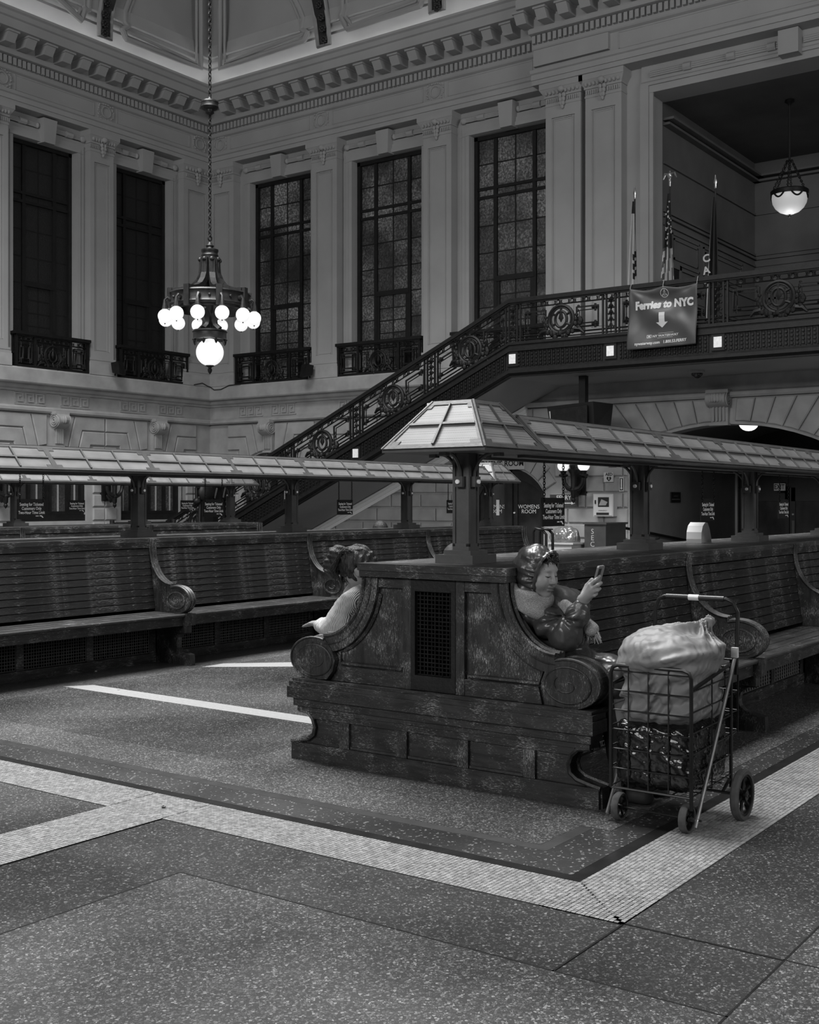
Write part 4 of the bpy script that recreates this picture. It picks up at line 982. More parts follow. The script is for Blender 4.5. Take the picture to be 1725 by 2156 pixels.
for k, x in enumerate(PX):
    T = lambda a, b_, z, x=x: TB(x+a, b_, z)
    b = MB(T); h = .042; b.box(-h, h, -h, h, 1.17, 1.66); p = obj('post', b, M['steel'], can)
    b = MB(T)
    for a in (-1, 1):
        for c in (-1, 1): b.box(a*h-.008, a*h+.008, c*h-.008, c*h+.008, 1.17, 1.65)
    obj('corner_bead', b, M['steel'], p)
    b = MB(T); b.box(-.05, .05, -.05, .05, 1.150, 1.185); b.box(-.082, .082, -.082, .082, 1.128, 1.150); b.box(-.115, .115, -.115, .115, 1.0835, 1.128); obj('post_base', b, M['steel'], p)
    b = MB(T); b.box(-.074, -.043, -.026, .026, 1.478, 1.532); b.box(-.026, .026, -.074, -.043, 1.478, 1.532); obj('junction_box', b, M['brown'], p)
    obj('knob', MB(T).tube([(-.074, 0, 1.505), (-.084, 0, 1.505)], .012, 8), M['pale'], p, True); obj('knob', MB(T).tube([(0, -.074, 1.505), (0, -.084, 1.505)], .012, 8), M['pale'], p, True)
    for dx, dy in ((1, 0), (-1, 0), (0, 1), (0, -1)):
        q = [(dx*(.05+.13*(1-math.cos(t))), dy*(.05+.13*(1-math.cos(t))), 1.53+.125*math.sin(t)) for t in np.linspace(0, PI/2, 8)]
        b = MB(T); b.tube(q+[(dx*.22, dy*.22, 1.657)], .010, 6); b.box(dx*.20-.02, dx*.20+.02, dy*.20-.02, dy*.20+.02, 1.635, 1.664); obj('bracket', b, M['steel'], can, True)
def face(par, P0, P1, Q0, Q1, cols, rows, nrm, fr=.035, bar=.008, matp='perf', stepc=True):
    """quad P0-P1 (bottom) Q0-Q1 (top): panes, bars and frame as parts"""
    P0, P1, Q0, Q1 = map(Vector, (P0, P1, Q0, Q1)); n = Vector(nrm).normalized()
    F = lambda u, v, d=0.: (P0.lerp(P1, u)).lerp(Q0.lerp(Q1, u), v)+n*d
    W = (P1-P0).length; H = (Q0-P0).length; fu, fv = fr/W, fr/H
    us = [fu+(1-2*fu)*i/cols for i in range(cols+1)]; vs_ = [fv+(1-2*fv)*i/rows for i in range(rows+1)]
    for i in range(cols):
        for j in range(rows):
            c = [F(us[i], vs_[j], 0), F(us[i+1], vs_[j], 0), F(us[i+1], vs_[j+1], 0), F(us[i], vs_[j+1], 0)]
            obj('perforated_pane', MB().hexa([p-n*.004 for p in c]+[p+n*.002 for p in c]), M[matp], par)
    b = MB()
    def bx(u0, u1, v0, v1, d0, d1): b.hexa([F(u0, v0, d0), F(u1, v0, d0), F(u1, v1, d0), F(u0, v1, d0), F(u0, v0, d1), F(u1, v0, d1), F(u1, v1, d1), F(u0, v1, d1)])
    bx(0, 1, 0, fv, -.012, .006); bx(0, 1, 1-fv, 1, -.012, .006); bx(0, fu, fv, 1-fv, -.012, .0062); bx(1-fu, 1, fv, 1-fv, -.012, .0062)
    if stepc:
        for u in (fu, 1-fu):
            for v in (fv, 1-fv):
                su, sv = .05/W, .028/H; u0, u1 = sorted((u, u+(su if u < .5 else -su))); v0, v1 = sorted((v, v+(sv if v < .5 else -sv))); bx(u0, u1, v0, v1, -.006, .0055)
    obj('pane_frame', b, M['brown'], par)
    for i in range(1, cols): b = MB(); u = us[i]; bx(u-bar/W, u+bar/W, fv*.9, 1-fv*.9, .001, .014); obj('glazing_bar', b, M['steel'], par)
    for j in range(1, rows): b = MB(); v = vs_[j]; bx(fu*.9, 1-fu*.9, v-bar/H, v+bar/H, .001, .013); obj('glazing_bar', b, M['steel'], par)
for xc in (PX[0], PX[-1]):
    R_, r_, z0, z1 = .312, .122, 1.668, 1.917; c4 = [(-1, -1), (1, -1), (1, 1), (-1, 1)]
    for k in range(4):
        a, d = c4[k], c4[(k+1)%4]; mx_ = ((a[0]+d[0])/2, (a[1]+d[1])/2)
        face(can, TB(xc+a[0]*R_, a[1]*R_, z0), TB(xc+d[0]*R_, d[1]*R_, z0), TB(xc+a[0]*r_, a[1]*r_, z1), TB(xc+d[0]*r_, d[1]*r_, z1), 2, 2, (mx_[0], mx_[1], .75), .03)
    b = MB(); b.box(xc-r_, xc+r_, -r_, r_, z1-.004, z1+.006); b.v = [TB(*p) for p in b.v]; obj('cap_plate', b, M['brown'], can)
    for k in range(4): a = c4[k]; obj('hip_bead', MB().tube([TB(xc+a[0]*R_, a[1]*R_, z0), TB(xc+a[0]*r_, a[1]*r_, z1)], .010, 6), M['brown'], can, True)
    b = MB(); b.box(xc-R_, xc+R_, -R_, R_, z0-.016, z0-.004); b.v = [TB(*p) for p in b.v]; obj('lamp_tray', b, M['steel'], can)
xs = [.62, 1.30, 2.36, 3.42, 4.48, 5.54, 6.60, 7.66, 8.16]
for sg in (-1, 1):
    for a, c in zip(xs, xs[1:]):
        L = c-a; n = 3 if L > .9 else (2 if L > .6 else 1)
        A, B_ = (a, c) if sg < 0 else (c, a)
        face(can, TB(A, sg*HL, ZL), TB(B_, sg*HL, ZL), TB(A, sg*HU, ZU), TB(B_, sg*HU, ZU), n, 2, (0, sg, .93), .026)
b = MB(TB); b.box(.60, 8.18, -HU, HU, ZU-.004, ZU+.008); obj('ridge_plate', b, M['brown'], can)
b = MB(TB); b.box(.60, 8.18, -HL, HL, ZL-.014, ZL-.004); obj('lamp_tray', b, M['steel'], can)
b = MB(TB)
for y in (-.16, .16): b.box(.6, 8.18, y-.02, y+.02, ZL-.028, ZL-.0145)
obj('tray_rail', b, M['steel'], can)
for y, lb in ((YB[1], 'perforated metal reading canopy on square posts over the middle bench'), (YB[2], 'perforated metal reading canopy on square posts under the globe chandelier')):
    copy_tree(can, None, lb, None, (0, y-YB[0], 0))
# ================================================================ HANGING SIGNS
M['signblk'] = base('black_sign_board', .008, .45)[0]
sgn = thing('hanging_sign', (6.075, YB[0], 1.63), 'black seating notice hung on chains by the sitting woman with the phone', 'sign', 'black seating notices under the canopies')
def chain(b, p, q, n, r=.004, w=.010):
    p, q = Vector(p), Vector(q); d = (q-p)/n; up = Vector((1, 0, 0)); L = d.length
    for k in range(n):
        c = p+d*(k+.5); ax = d.normalized(); s1 = up if k%2 else ax.cross(up).normalized(); N = 8
        b.tube([c+ax*(L*.62*math.sin(2*PI*i/N))+s1*(w*math.cos(2*PI*i/N)) for i in range(N)], r, 4, True)
zt_, zb2 = 1.425, 1.258; w2 = .135
obj('board', MB().box(6.075-w2, 6.075+w2, YB[0]-.004, YB[0]+.004, zb2, zt_), M['signblk'], sgn)
for dx in (-.115, .115):
    b = MB(); chain(b, (6.075+dx, YB[0]-.006, zt_-.02), (6.075+dx, YB[0]-.006, 1.628), 14, .0028, .007); obj('chain', b, M['bronze'], sgn)
tm = textmesh('Seating for Ticketed\nCustomers Only\nTwo-Hour Time Limit', .036, M['white'], bold=.0006, sx=.80, space=.95)
put('lettering', tm, sgn, (6.075, YB[0]-.0055, (zt_+zb2)/2+.004), ROT_L)
lg = MB(); 
for pts in ([(.045, 0), (.075, 0), (.075, .006), (.045, .006)], [(.085, .008), (.105, .008), (.125, -.012), (.110, -.012), (.10, 0), (.085, 0)]): lg.prism(pts, lambda u, v, w: (6.075+u-.005, YB[0]-w, zb2+.022+v), .0045, .0055)
obj('logo', lg, M['white'], sgn)
for x, y, lb in ((8.46, YB[0], 'black seating notice hung on chains behind the shopping cart, above the second bench arm'), (10.2, YB[0], 'black seating notice hung on chains in front of the exit doors'), (6.11, YB[1], 'black seating notice hung on chains over the middle bench before the dark arched window'), (8.22, YB[1], 'black seating notice hung on chains over the middle bench beside the foot of the stair'), (10.27, YB[1], 'black seating notice hung before the plain soffit of the stair'), (12.45, YB[1], 'black seating notice half hidden by the nearest lamp post'), (10.34, YB[2], 'small black seating notice before the low window under the keystone'), (12.38, YB[2], 'small black seating notice on the stone pier next to the stair foot')):
    copy_tree(sgn, None, lb, None, (x-6.075, y-YB[0], 0))
# ================================================================ CHANDELIER
CD = 18.0; cxp = ray(442, 0); CHX, CHY = CD*cxp[0], CD*cxp[1]
czp = lambda y: EYE+(CY-y)/FPX*CD
ch = thing('chandelier', (CHX, CHY, czp(785)), 'bronze ring chandelier with lit opal globes hanging on a long chain', 'chandelier')
C = lambda z: (CHX, CHY, z)
px_ = CD/FPX
def lat(name, prof, mat, n=28, par=ch): return obj(name, MB().lathe([(r*px_, czp(y)) for r, y in prof], (CHX, CHY, 0), n), mat, par, True)
zt = czp(-600)
b = MB(); chain(b, C(czp(498)), C(czp(238)), 34, .010, .022); obj('chain', b, M['iron'], ch)
b = MB(); chain(b, C(czp(205)), C(zt), 90, .010, .022); obj('chain', b, M['iron'], ch)
lat('chain_bell', [(0, 204), (3, 205), (5, 209), (17, 213), (18.5, 216), (17.5, 219), (17.5, 222), (18.5, 226), (15, 230), (9, 232), (8, 236), (9, 238), (5, 241), (0, 244)], M['bronze'])
b = MB(); b.tube([(CHX+5*px_*math.cos(t), CHY, czp(502)+5*px_*math.sin(t)) for t in np.linspace(0, 2*PI, 14, endpoint=False)], .012, 6, True); obj('hanger_ring', b, M['bronze'], ch, True)
lat('crown', [(0, 509), (3, 510), (5, 514), (9, 518), (7, 521), (8, 524), (18, 526), (18, 530), (16.5, 532), (16.5, 536), (18, 538), (17, 541), (16.5, 550), (10, 552), (9, 560), (0, 560)], M['bronze'])
RG = 84
for k in range(8):
    a = 2*PI*(k+.28)/8; d = Vector((math.cos(a), math.sin(a), 0))
    P = [(15, 545), (15, 560), (17, 578), (23, 592), (34, 605), (50, 613), (66, 617), (80, 618)]
    b = MB(); pts = [Vector((CHX, CHY, czp(y)))+d*(r*px_) for r, y in P]
    s = Vector((-d.y, d.x, 0))
    for p, q in zip(pts, pts[1:]):
        w = .045; up = (q-p).normalized().cross(s)*.045
        b.hexa([p-s*w-up, p+s*w-up, q+s*w-up, q-s*w-up, p-s*w+up, p+s*w+up, q+s*w+up, q-s*w+up])
    obj('arm', b, M['bronze'], ch)
    b = MB(); c = Vector((CHX, CHY, czp(548)))+d*(20*px_); b.ball(c, .04, 8, 6); b.tube([c, c-Vector((0, 0, .32))], [.018, .03], 6); obj('tassel', b, M['bronze'], ch, True)
b = MB(); pr = [(RG-3, 620), (RG, 619), (RG+2, 622), (RG, 625), (RG, 642), (RG+2.5, 645), (RG+1, 650), (RG-7, 650), (RG-7, 655), (RG-9, 655), (RG-9, 622), (RG-3, 620)]
b.lathe([(r*px_, czp(y)) for r, y in pr], (CHX, CHY, 0), 48); obj('ring', b, M['bronze'], ch, True)
for k in range(24):
    a = 2*PI*k/24; d = Vector((math.cos(a), math.sin(a), 0)); c = Vector((CHX, CHY, czp(634)))+d*((RG+1)*px_); obj('ring_boss', MB().ball(c, .022, 8, 5), M['bronze'], ch, True)
for k in range(8):
    a = 2*PI*(k+.28)/8; d = Vector((math.cos(a), math.sin(a), 0)); s = Vector((-d.y, d.x, 0)); c = Vector((CHX, CHY, 0))+d*((RG+2)*px_); b = MB(); w = .045
    b.hexa([c-s*w-d*.03+Vector((0, 0, czp(655))), c+s*w-d*.03+Vector((0, 0, czp(655))), c+s*w+d*.02+Vector((0, 0, czp(655))), c-s*w+d*.02+Vector((0, 0, czp(655))), c-s*w-d*.03+Vector((0, 0, czp(612))), c+s*w-d*.03+Vector((0, 0, czp(612))), c+s*w+d*.02+Vector((0, 0, czp(612))), c-s*w+d*.02+Vector((0, 0, czp(612)))])
    obj('ring_plaque', b, M['bronze'], ch)
RGL = 95; NG = 12; va = math.atan2(CHY, CHX)
for k in range(NG):
    a = va+PI+2*PI*(k+.5)/NG; d = Vector((math.cos(a), math.sin(a), 0)); c = Vector((CHX, CHY, czp(672)))+d*(RGL*px_)
    dep = CD+d.dot(Vector((_c, _s, 0)))*RGL*px_
    obj('globe_stem', MB().tube([Vector((CHX, CHY, czp(636)))+d*(RG*px_), Vector((CHX, CHY, czp(633)))+d*((RG+7)*px_), Vector((CHX, CHY, czp(638)))+d*(RGL*px_), Vector((CHX, CHY, czp(657)))+d*(RGL*px_)], [.03, .025, .02, .045], 8), M['bronze'], ch, True)
    obj('globe', MB().ball(c, 14.6*px_, 20, 12), M['globe'], ch, 'all')
    obj('globe_tip', MB().ball(c-Vector((0, 0, 15.3*px_)), .012, 6, 4), M['bronze'], ch, True)
for k in range(4):
    a = va+2*PI*(k+.5)/4+.2; d = Vector((math.cos(a), math.sin(a), 0)); P = [(24, 652), (14, 664), (9, 676), (13, 686), (24, 695)]
    obj('lower_arm', MB().tube([Vector((CHX, CHY, czp(y)))+d*(r*px_) for r, y in P], [.05, .06, .06, .05, .05], 6), M['bronze'], ch, True)
lat('stem', [(0, 560), (8, 561), (8, 650), (6, 656), (8, 662), (5, 670), (5, 695), (0, 695)], M['bronze'], 12)
lat('lower_ring', [(24, 694), (36, 696), (37, 699), (35, 701), (35, 713), (37, 716), (30, 716), (28, 712), (24, 712), (24, 694)], M['bronze'])
for k in range(8):
    a = va+2*PI*(k+.5)/8; d = Vector((math.cos(a), math.sin(a), 0)); c = Vector((CHX, CHY, 0))+d*(33.5*px_)
    obj('acorn', MB().lathe([(0, czp(727)), (2.4*px_, czp(723.5)), (3.8*px_, czp(719.5)), (4*px_, czp(718)), (1.5*px_, czp(716)), (0, czp(714))], c, 8), M['bronze'], ch, True)
obj('great_globe', MB().ball(C(czp(742)), 28.8*px_, 32, 20), M['globe'], ch, 'all')
lat('finial', [(9, 768), (9, 771), (4, 773), (3.2, 776), (5, 778), (4, 783), (1.5, 787), (0, 788)], M['bronze'], 14)
# ================================================================ BOWL PENDANT IN THE ALCOVE
PD = 24.4; rp = ray(1663, 0); BX, BY = PD*rp[0], PD*rp[1]; bz = lambda y: EYE+(CY-y)/FPX*PD; pq = PD/FPX
bp_ = thing('bowl_pendant', (BX, BY, bz(455)), 'glowing glass bowl pendant on chains in the dark alcove', 'lamp')
M['bowl'] = emit('lit_bowl_glass', .8, .15)
obj('bowl', MB().lathe([(0, bz(452)), (9*pq, bz(450.5)), (20*pq, bz(446)), (29*pq, bz(438)), (34.5*pq, bz(428)), (36.5*pq, bz(417)), (36.5*pq, bz(408))], (BX, BY, 0), 32), M['bowl'], bp_, 'all')
obj('rim', MB().lathe([(36*pq, bz(410)), (38.5*pq, bz(412)), (39*pq, bz(403)), (37*pq, bz(401)), (35*pq, bz(403))], (BX, BY, 0), 32), M['iron'], bp_, True)
obj('tip', MB().ball((BX, BY, bz(455)), 3.6*pq, 8, 6), M['iron'], bp_, True)
for k in range(6):
    a = 2*PI*(k+.2)/6; d = Vector((math.cos(a), math.sin(a), 0)); b = MB(); chain(b, Vector((BX, BY, bz(338)))+d*(5*pq), Vector((BX, BY, bz(402)))+d*(36*pq), 16, .008, .02); obj('chain', b, M['iron'], bp_)
    b = MB(); c = Vector((BX, BY, 0)); e0 = a+PI/6
    pts = [c+Vector((math.cos(e0+u*.33), math.sin(e0+u*.33), 0))*(37.5*pq*(1-.04*(1-u*u)))+Vector((0, 0, bz(410+9*(1-u*u)))) for u in np.linspace(-1, 1, 9)]
    b.tube(pts, .02, 6); obj('swag', b, M['iron'], bp_, True)
b = MB(); b.tube([(BX, BY, bz(340)), (BX, BY, 9.72)], .022, 8); obj('rod', b, M['iron'], bp_)
obj('ceiling_plate', MB().lathe([(0, 9.74), (9*pq, 9.74), (10*pq, 9.70), (4*pq, 9.66), (2*pq, 9.60), (0, 9.60)], (BX, BY, 0), 16), M['iron'], bp_, True)
l = bpy.data.lights.new('bowl_bulb', 'POINT'); l.energy = 5; l.shadow_soft_size = .2; lo_ = bpy.data.objects.new('bowl_bulb', l); COL.objects.link(lo_); lo_.parent = bp_; lo_.location = (0, 0, -.35)
# globe in the passage
gp = onX(1577, 890, 23.4)
gl = thing('ceiling_globe', gp, 'lit half globe lamp under the passage vault', 'lamp')
obj('globe', MB().ball((gp.x, gp.y, gp.z), (.20, .20, .17), 18, 10), emit('passage_globe', .9, .9), gl, 'all'); obj('mount', MB().lathe([(.05, gp.z+.22), (.05, gp.z+.12), (.13, gp.z+.09)], (gp.x, gp.y, 0), 14), M['bronze'], gl, True)
# ================================================================ WALL SCONCES
M['counterglass'] = mottle('unlit_opal_glass', .28, .32, 5, .3)
def sconce(W, s, zg, lb, lit, grp='bronze wall sconces'):
    t = thing('wall_sconce', W(s, 0, zg-.75), lb, 'lamp', grp)
    b = MB(W); b.box(s-.13, s+.13, .0, .09, zg-.62, zg-.02); b.box(s-.10, s+.10, .09, .12, zg-.60, zg-.05); obj('back_plate', b, M['bronze'], t)
    ax = lambda r_, q: None
    b = MB(W); b.tube([(s, .10, zg-.50), (s, .24, zg-.62), (s, .36, zg-.52)], .05, 8); b.tube([(s, .12, zg-.5), (s, .2, zg-.42), (s, .3, zg-.46)], .03, 6); obj('bracket_scroll', b, M['bronze'], t, True)
    b = MB(W); z = zg
    b.lathe([(.0, z-.80), (.035, z-.76), (.05, z-.72), (.03, z-.69), (.055, z-.66), (.06, z-.56), (.085, z-.52), (.05, z-.48), (.06, z-.30), (.07, z-.18), (.11, z-.12), (.12, z-.08), (.08, z-.05), (.10, z+.0), (.06, z+.02)], (s, .38, 0), 14); obj('baluster_stem', b, M['bronze'], t, True)
    for sg in (-1, 1):
        b = MB(W); b.tube([(s+sg*.05, .38, z-.50), (s+sg*.14, .38, z-.47), (s+sg*.21, .38, z-.38), (s+sg*.235, .38, z-.26)], [.06, .05, .045, .05], 8); obj('arm', b, M['bronze'], t, True)
        b = MB(W); b.lathe([(.03, z-.26), (.095, z-.22), (.10, z-.19), (.055, z-.17), (.065, z-.13), (.08, z-.11)], (s+sg*.24, .38, 0), 12); obj('cup', b, M['bronze'], t, True)
        b = MB(W); b.ball((s+sg*.24, .38, z), .128, 18, 12); obj('globe', b, M['globe'] if lit else M['counterglass'], t, 'all')
    return t
sconce(RW, 11.69, 2.17, 'bronze wall sconce with two lit globes beside the emergency cabinet', True)
sconce(LW, 18.93, 2.05, 'bronze wall sconce on the stone pier between the low windows', False)
sconce(LW, 15.87, 2.05, 'bronze wall sconce on the stone pier at the picture edge', False)
# ================================================================ SPOTS, CAMERAS
def ledge_spot(W, s, lb):
    t = thing('ledge_floodlight', W(s, .33, 4.45), lb, 'light', 'black floodlights on the ledge'); b = MB(W)
    b.tube([(s+.02, .345, 4.47), (s+.05, .36, 4.70), (s-.05, .44, 4.78)], .02, 6); obj('bracket', b, M['iron'], t, True)
    b = MB(W); b.hexa([(s-.16, .46, 4.52), (s+.06, .40, 4.50), (s+.10, .64, 4.47), (s-.12, .68, 4.48), (s-.17, .42, 4.76), (s+.05, .36, 4.74), (s+.09, .58, 4.78), (s-.13, .64, 4.79)]); obj('housing', b, M['iron'], t)
ledge_spot(RW, 19.0, 'black floodlight on the ledge between two iron balconies of the stair wall'); ledge_spot(LW, 18.95, 'black floodlight on the ledge between two iron balconies of the dark wall')
p = onX(1468, 780, 21.3); t = thing('dome_camera', (p.x, p.y, 3.9), 'dark dome security camera on the mezzanine soffit', 'camera')
obj('dome', MB().ball((p.x, p.y, 3.84), (.11, .11, .10), 14, 8), M['doorglass'], t, 'all'); obj('collar', MB().lathe([(.0, 3.897), (.14, 3.897), (.14, 3.86), (.10, 3.84)], (p.x, p.y, 0), 16), M['plaster'], t, True)
# ================================================================ HUNG MONITOR
t = thing('ceiling_speaker_box', (20.9, 10.9, 3.5), 'big black box hung from the soffit on a square post', 'speaker')
a, b_ = onX(1160, 855, 20.9), onX(1262, 850, 20.9); zlo = onX(1215, 900, 20.9).z
q = MB(); q.hexa([(20.9, a.y, zlo-.05), (20.7, b_.y, zlo-.05), (21.1, b_.y-.15, zlo), (21.2, a.y-.1, zlo), (20.78, a.y+.02, a.z-.02), (20.6, b_.y-.02, a.z+.02), (21.15, b_.y-.18, a.z), (21.2, a.y-.1, a.z)]); obj('cabinet', q, M['signblk'], t)
q = MB(); q.hexa([(20.74, a.y-.10, zlo), (20.62, b_.y+.12, zlo), (20.64, b_.y+.12, zlo), (20.76, a.y-.10, zlo), (20.70, a.y-.10, a.z-.10), (20.58, b_.y+.10, a.z-.05), (20.62, b_.y+.10, a.z-.05), (20.74, a.y-.10, a.z-.10)]); obj('grille_cloth', q, M['iron'], t)
q = MB(); q.hexa([(20.78, a.y-.05, a.z-.30), (20.77, a.y-.09, a.z-.30), (20.79, a.y-.09, a.z-.30), (20.80, a.y-.05, a.z-.30), (20.74, a.y-.05, a.z-.12), (20.73, a.y-.09, a.z-.12), (20.75, a.y-.09, a.z-.12), (20.76, a.y-.05, a.z-.12)]); obj('light_strip', q, M['stone'], t)
pp = onX(1229, 850, 20.9); obj('hanger_post', MB().box(20.83, 20.97, pp.y-.07, pp.y+.07, a.z-.05, 3.895), M['signblk'], t)
# ================================================================ SIGNS ON THE STAIR WALL
M['signwhite'] = base('white_sign', .55, .5)[0]; M['ink'] = base('black_ink', .01, .6)[0]
def wallsign(name, s0, s1, z0, z1, mat, lb, n=.062, cat='sign', th=.02):
    t = thing(name, RW((s0+s1)/2, n, z0), lb, cat); b = MB(RW); b.box(s0, s1, n, n+th, z0, z1); obj('board', b, mat, t); return t, n+th+.003
t, n = wallsign('restroom_sign', 13.06, 14.40, 2.12, 2.38, M['signwhite'], 'white sign lettered for the women\'s room over the arched door')
put('lettering', textmesh("WOMEN'S ROOM", .165, M['ink'], bold=.004), t, RW(13.72, n, 2.25), ROT_R)
t, n = wallsign('direction_sign', 11.74, 12.42, 1.30, 1.56, mottle('grey_sign', .06, .07, 4, .5), 'grey direction sign with a white arrow beside the restroom door')
put('lettering', textmesh('FERRY', .13, M['white'], bold=.002, align='RIGHT'), t, RW(11.90, n, 1.49), ROT_R)
b = MB(RW); b.prism([(12.25, 1.365), (11.90, 1.365), (11.90, 1.345), (11.80, 1.375), (11.90, 1.405), (11.90, 1.385), (12.25, 1.385)], lambda u, v, w: (u, w, v), n-.002, n); obj('arrow', b, M['white'], t)
t, n = wallsign('aed_sign', 10.91, 11.12, 1.82, 2.02, M['signwhite'], 'small white heart sign above the emergency cabinet', .062, 'sign', .05)
put('lettering', textmesh('AED', .085, M['ink'], bold=.003), t, RW(11.00, n, 1.975), ROT_R)
b = MB(RW); hp = [(0, -.055), (.055, .0), (.05, .035), (.025, .045), (0, .025), (-.025, .045), (-.05, .035), (-.055, 0)]; b.prism([(11.0+u, 1.885+v) for u, v in hp], lambda u, v, w: (u, w, v), n-.002, n); obj('heart', b, M['ink'], t)
b = MB(RW); b.prism([(11.0+u, 1.885+v) for u, v in [(.012, .03), (-.018, .0), (-.002, .0), (-.012, -.032), (.018, .004), (.002, .004)]], lambda u, v, w: (u, w, v), n, n+.002); obj('bolt', b, M['white'], t)
t, n = wallsign('arrow_sign', 10.68, 10.78, 1.62, 1.92, M['signwhite'], 'narrow white arrow sign at the edge of the stone pier', .062)
b = MB(RW); c = 10.73
b.prism([(c+u, 1.77+v) for u, v in [(.035, -.125), (-.035, -.125), (-.035, .125), (.035, .125)]], lambda u, v, w: (u, w, v), n-.002, n); obj('ink_field', b, M['ink'], t)
b = MB(RW); b.prism([(c+u, 1.77+v) for u, v in [(0, -.115), (.028, -.075), (.012, -.08), (.012, .11), (-.012, .11), (-.012, -.08), (-.028, -.075)]], lambda u, v, w: (u, w, v), n, n+.002); obj('arrow', b, M['white'], t)
t = thing('aed_cabinet', RW(11.07, .06, 1.10), 'white emergency defibrillator cabinet with a small window', 'cabinet')
b = MB(RW); b.box(10.84, 11.30, .05, .24, 1.10, 1.57); obj('body', b, M['signwhite'], t)
b = MB(RW); b.box(10.86, 11.28, .24, .255, 1.12, 1.55); obj('door', b, base('cabinet_white', .62, .4)[0], t)
b = MB(RW); b.box(10.93, 11.18, .255, .262, 1.30, 1.50); obj('window', b, M['ink'], t)
b = MB(RW); b.hexa([(11.0, .262, 1.33), (11.16, .262, 1.33), (11.16, .264, 1.33), (11.0, .264, 1.33), (10.96, .262, 1.40), (11.1, .262, 1.46), (11.1, .264, 1.46), (10.96, .264, 1.40)]); obj('defibrillator', b, M['stone'], t)
b = MB(RW); b.box(11.225, 11.25, .255, .275, 1.36, 1.44); obj('latch', b, M['ink'], t)
b = MB(RW); b.box(10.93, 11.22, .255, .258, 1.13, 1.18); obj('label_strip', b, M['ink'], t)
put('lettering', textmesh('EMERGENCY', .035, M['ink']), t, RW(11.07, .258, 1.22), ROT_R)
# passage: notice and exit sign
t = thing('passage_notice', (24.6, PC+PH, 1.3), 'small dark notice on the grey passage wall', 'sign'); pA, pB = onY(1411, 1036, PC+PH), onY(1431, 1058, PC+PH)
obj('board', MB().box(pA.x, pB.x, PC+PH-.03, PC+PH-.002, pB.z, pA.z), M['signblk'], t); put('lettering', textmesh('ONE WAY', .075, M['alc'], sx=.8), t, ((pA.x+pB.x)/2, PC+PH-.033, pA.z-.09), ROT_L); obj('line', MB().box(pA.x+.05, pB.x-.05, PC+PH-.034, PC+PH-.03, pB.z+.06, pB.z+.08), M['alc'], t)
e0, e1 = onX(1630, 1018, 28.3), onX(1653, 1033, 28.3)
t = thing('exit_sign', (28.3, (e0.y+e1.y)/2, e1.z), 'pale lit exit sign over the dark doors', 'sign')
obj('board', MB().box(28.3, 28.36, e1.y, e0.y, e1.z, e0.z), emit('exit_panel', .3, .05), t); put('lettering', textmesh('EXIT', .17, M['ink'], bold=.004, sx=.72), t, (28.296, (e0.y+e1.y)/2, (e0.z+e1.z)/2), ROT_R); obj('hanger', MB().box(28.32, 28.70, (e0.y+e1.y)/2-.03, (e0.y+e1.y)/2+.03, e0.z-.01, e0.z+.03), M['iron'], t)
# ================================================================ BANNER
M['vinyl'] = mottle('dark_vinyl', .045, .055, 3, .42, spec=.5); M['vinylwhite'] = base('banner_white', .55, .5)[0]
bn = thing('ferry_banner', (XS-.1, 8.9, 4.25), 'dark vinyl banner advertising ferries hung on the mezzanine railing', 'banner')
B0, B1, B2, B3 = onX(1327, 608, XS-.13), onX(1470, 595, XS-.13), onX(1321, 738, XS-.13), onX(1466, 724, XS-.13)
def bpt(u, v, d=0.):       # u from banner left to right, v up
    y = B2.y+(B3.y-B2.y)*u; z0 = B2.z+(B3.z-B2.z)*u; z1 = B0.z+(B1.z-B0.z)*u
    yy = y*(1-v)+(B0.y+(B1.y-B0.y)*u)*v
    sag = -.05*abs(math.sin(u*2*PI))*max(0, v-.86)/.14
    r1, r2, r3 = math.hypot(u, (1-v)*.9), math.hypot(1-u, (1-v)*.9), math.hypot(u-.5, (1-v)*.9)
    wv = .018*math.sin(9*math.atan2(1-v, u+.001))*min(1, r1*2)*math.exp(-r1*.7)+.018*math.sin(9*math.atan2(1-v, 1-u+.001)+1)*min(1, r2*2)*math.exp(-r2*.7)+.012*math.sin(14*v+5*(u-.5)**2*6)*math.exp(-((u-.5)/.35)**2)+.014*math.sin(6*u+9*v)
    return Vector((XS-.13-wv*1.1-d, yy, z0+(z1-z0)*v+sag))
N1, N2 = 48, 40; V = [bpt(i/N1, j/N2) for j in range(N2+1) for i in range(N1+1)]; F = [(j*(N1+1)+i, j*(N1+1)+i+1, (j+1)*(N1+1)+i+1, (j+1)*(N1+1)+i) for j in range(N2) for i in range(N1)]
o = obj('sheet', MB().add(V, F), M['vinyl'], bn, 'all'); so = o.modifiers.new('thick', 'SOLIDIFY'); so.thickness = .004; so.offset = 0
BW, BH = 1.345, 1.13
def drape(me, name, cu, cv):
    bm = bmesh.new(); bm.from_mesh(me); bmesh.ops.triangulate(bm, faces=bm.faces); bmesh.ops.subdivide_edges(bm, edges=bm.edges, cuts=2, use_grid_fill=True); bm.to_mesh(me); bm.free()
    for v in me.vertices:
        p = bpt(cu+v.co.x/BW, cv+v.co.y/BH, .006); v.co = p
    return put(name, me, bn)
drape(textmesh('Ferries to NYC', .195, M['vinylwhite'], bold=.011, sx=.92), 'headline', .52, .70)
drape(textmesh('nywaterway.com   1.800.53.FERRY', .075, M['vinylwhite'], bold=.002, sx=.95), 'small_lettering', .49, .085)
drape(textmesh('NY WATERWAY', .060, M['vinylwhite'], bold=.001, sx=1.15), 'company_name', .555, .19)
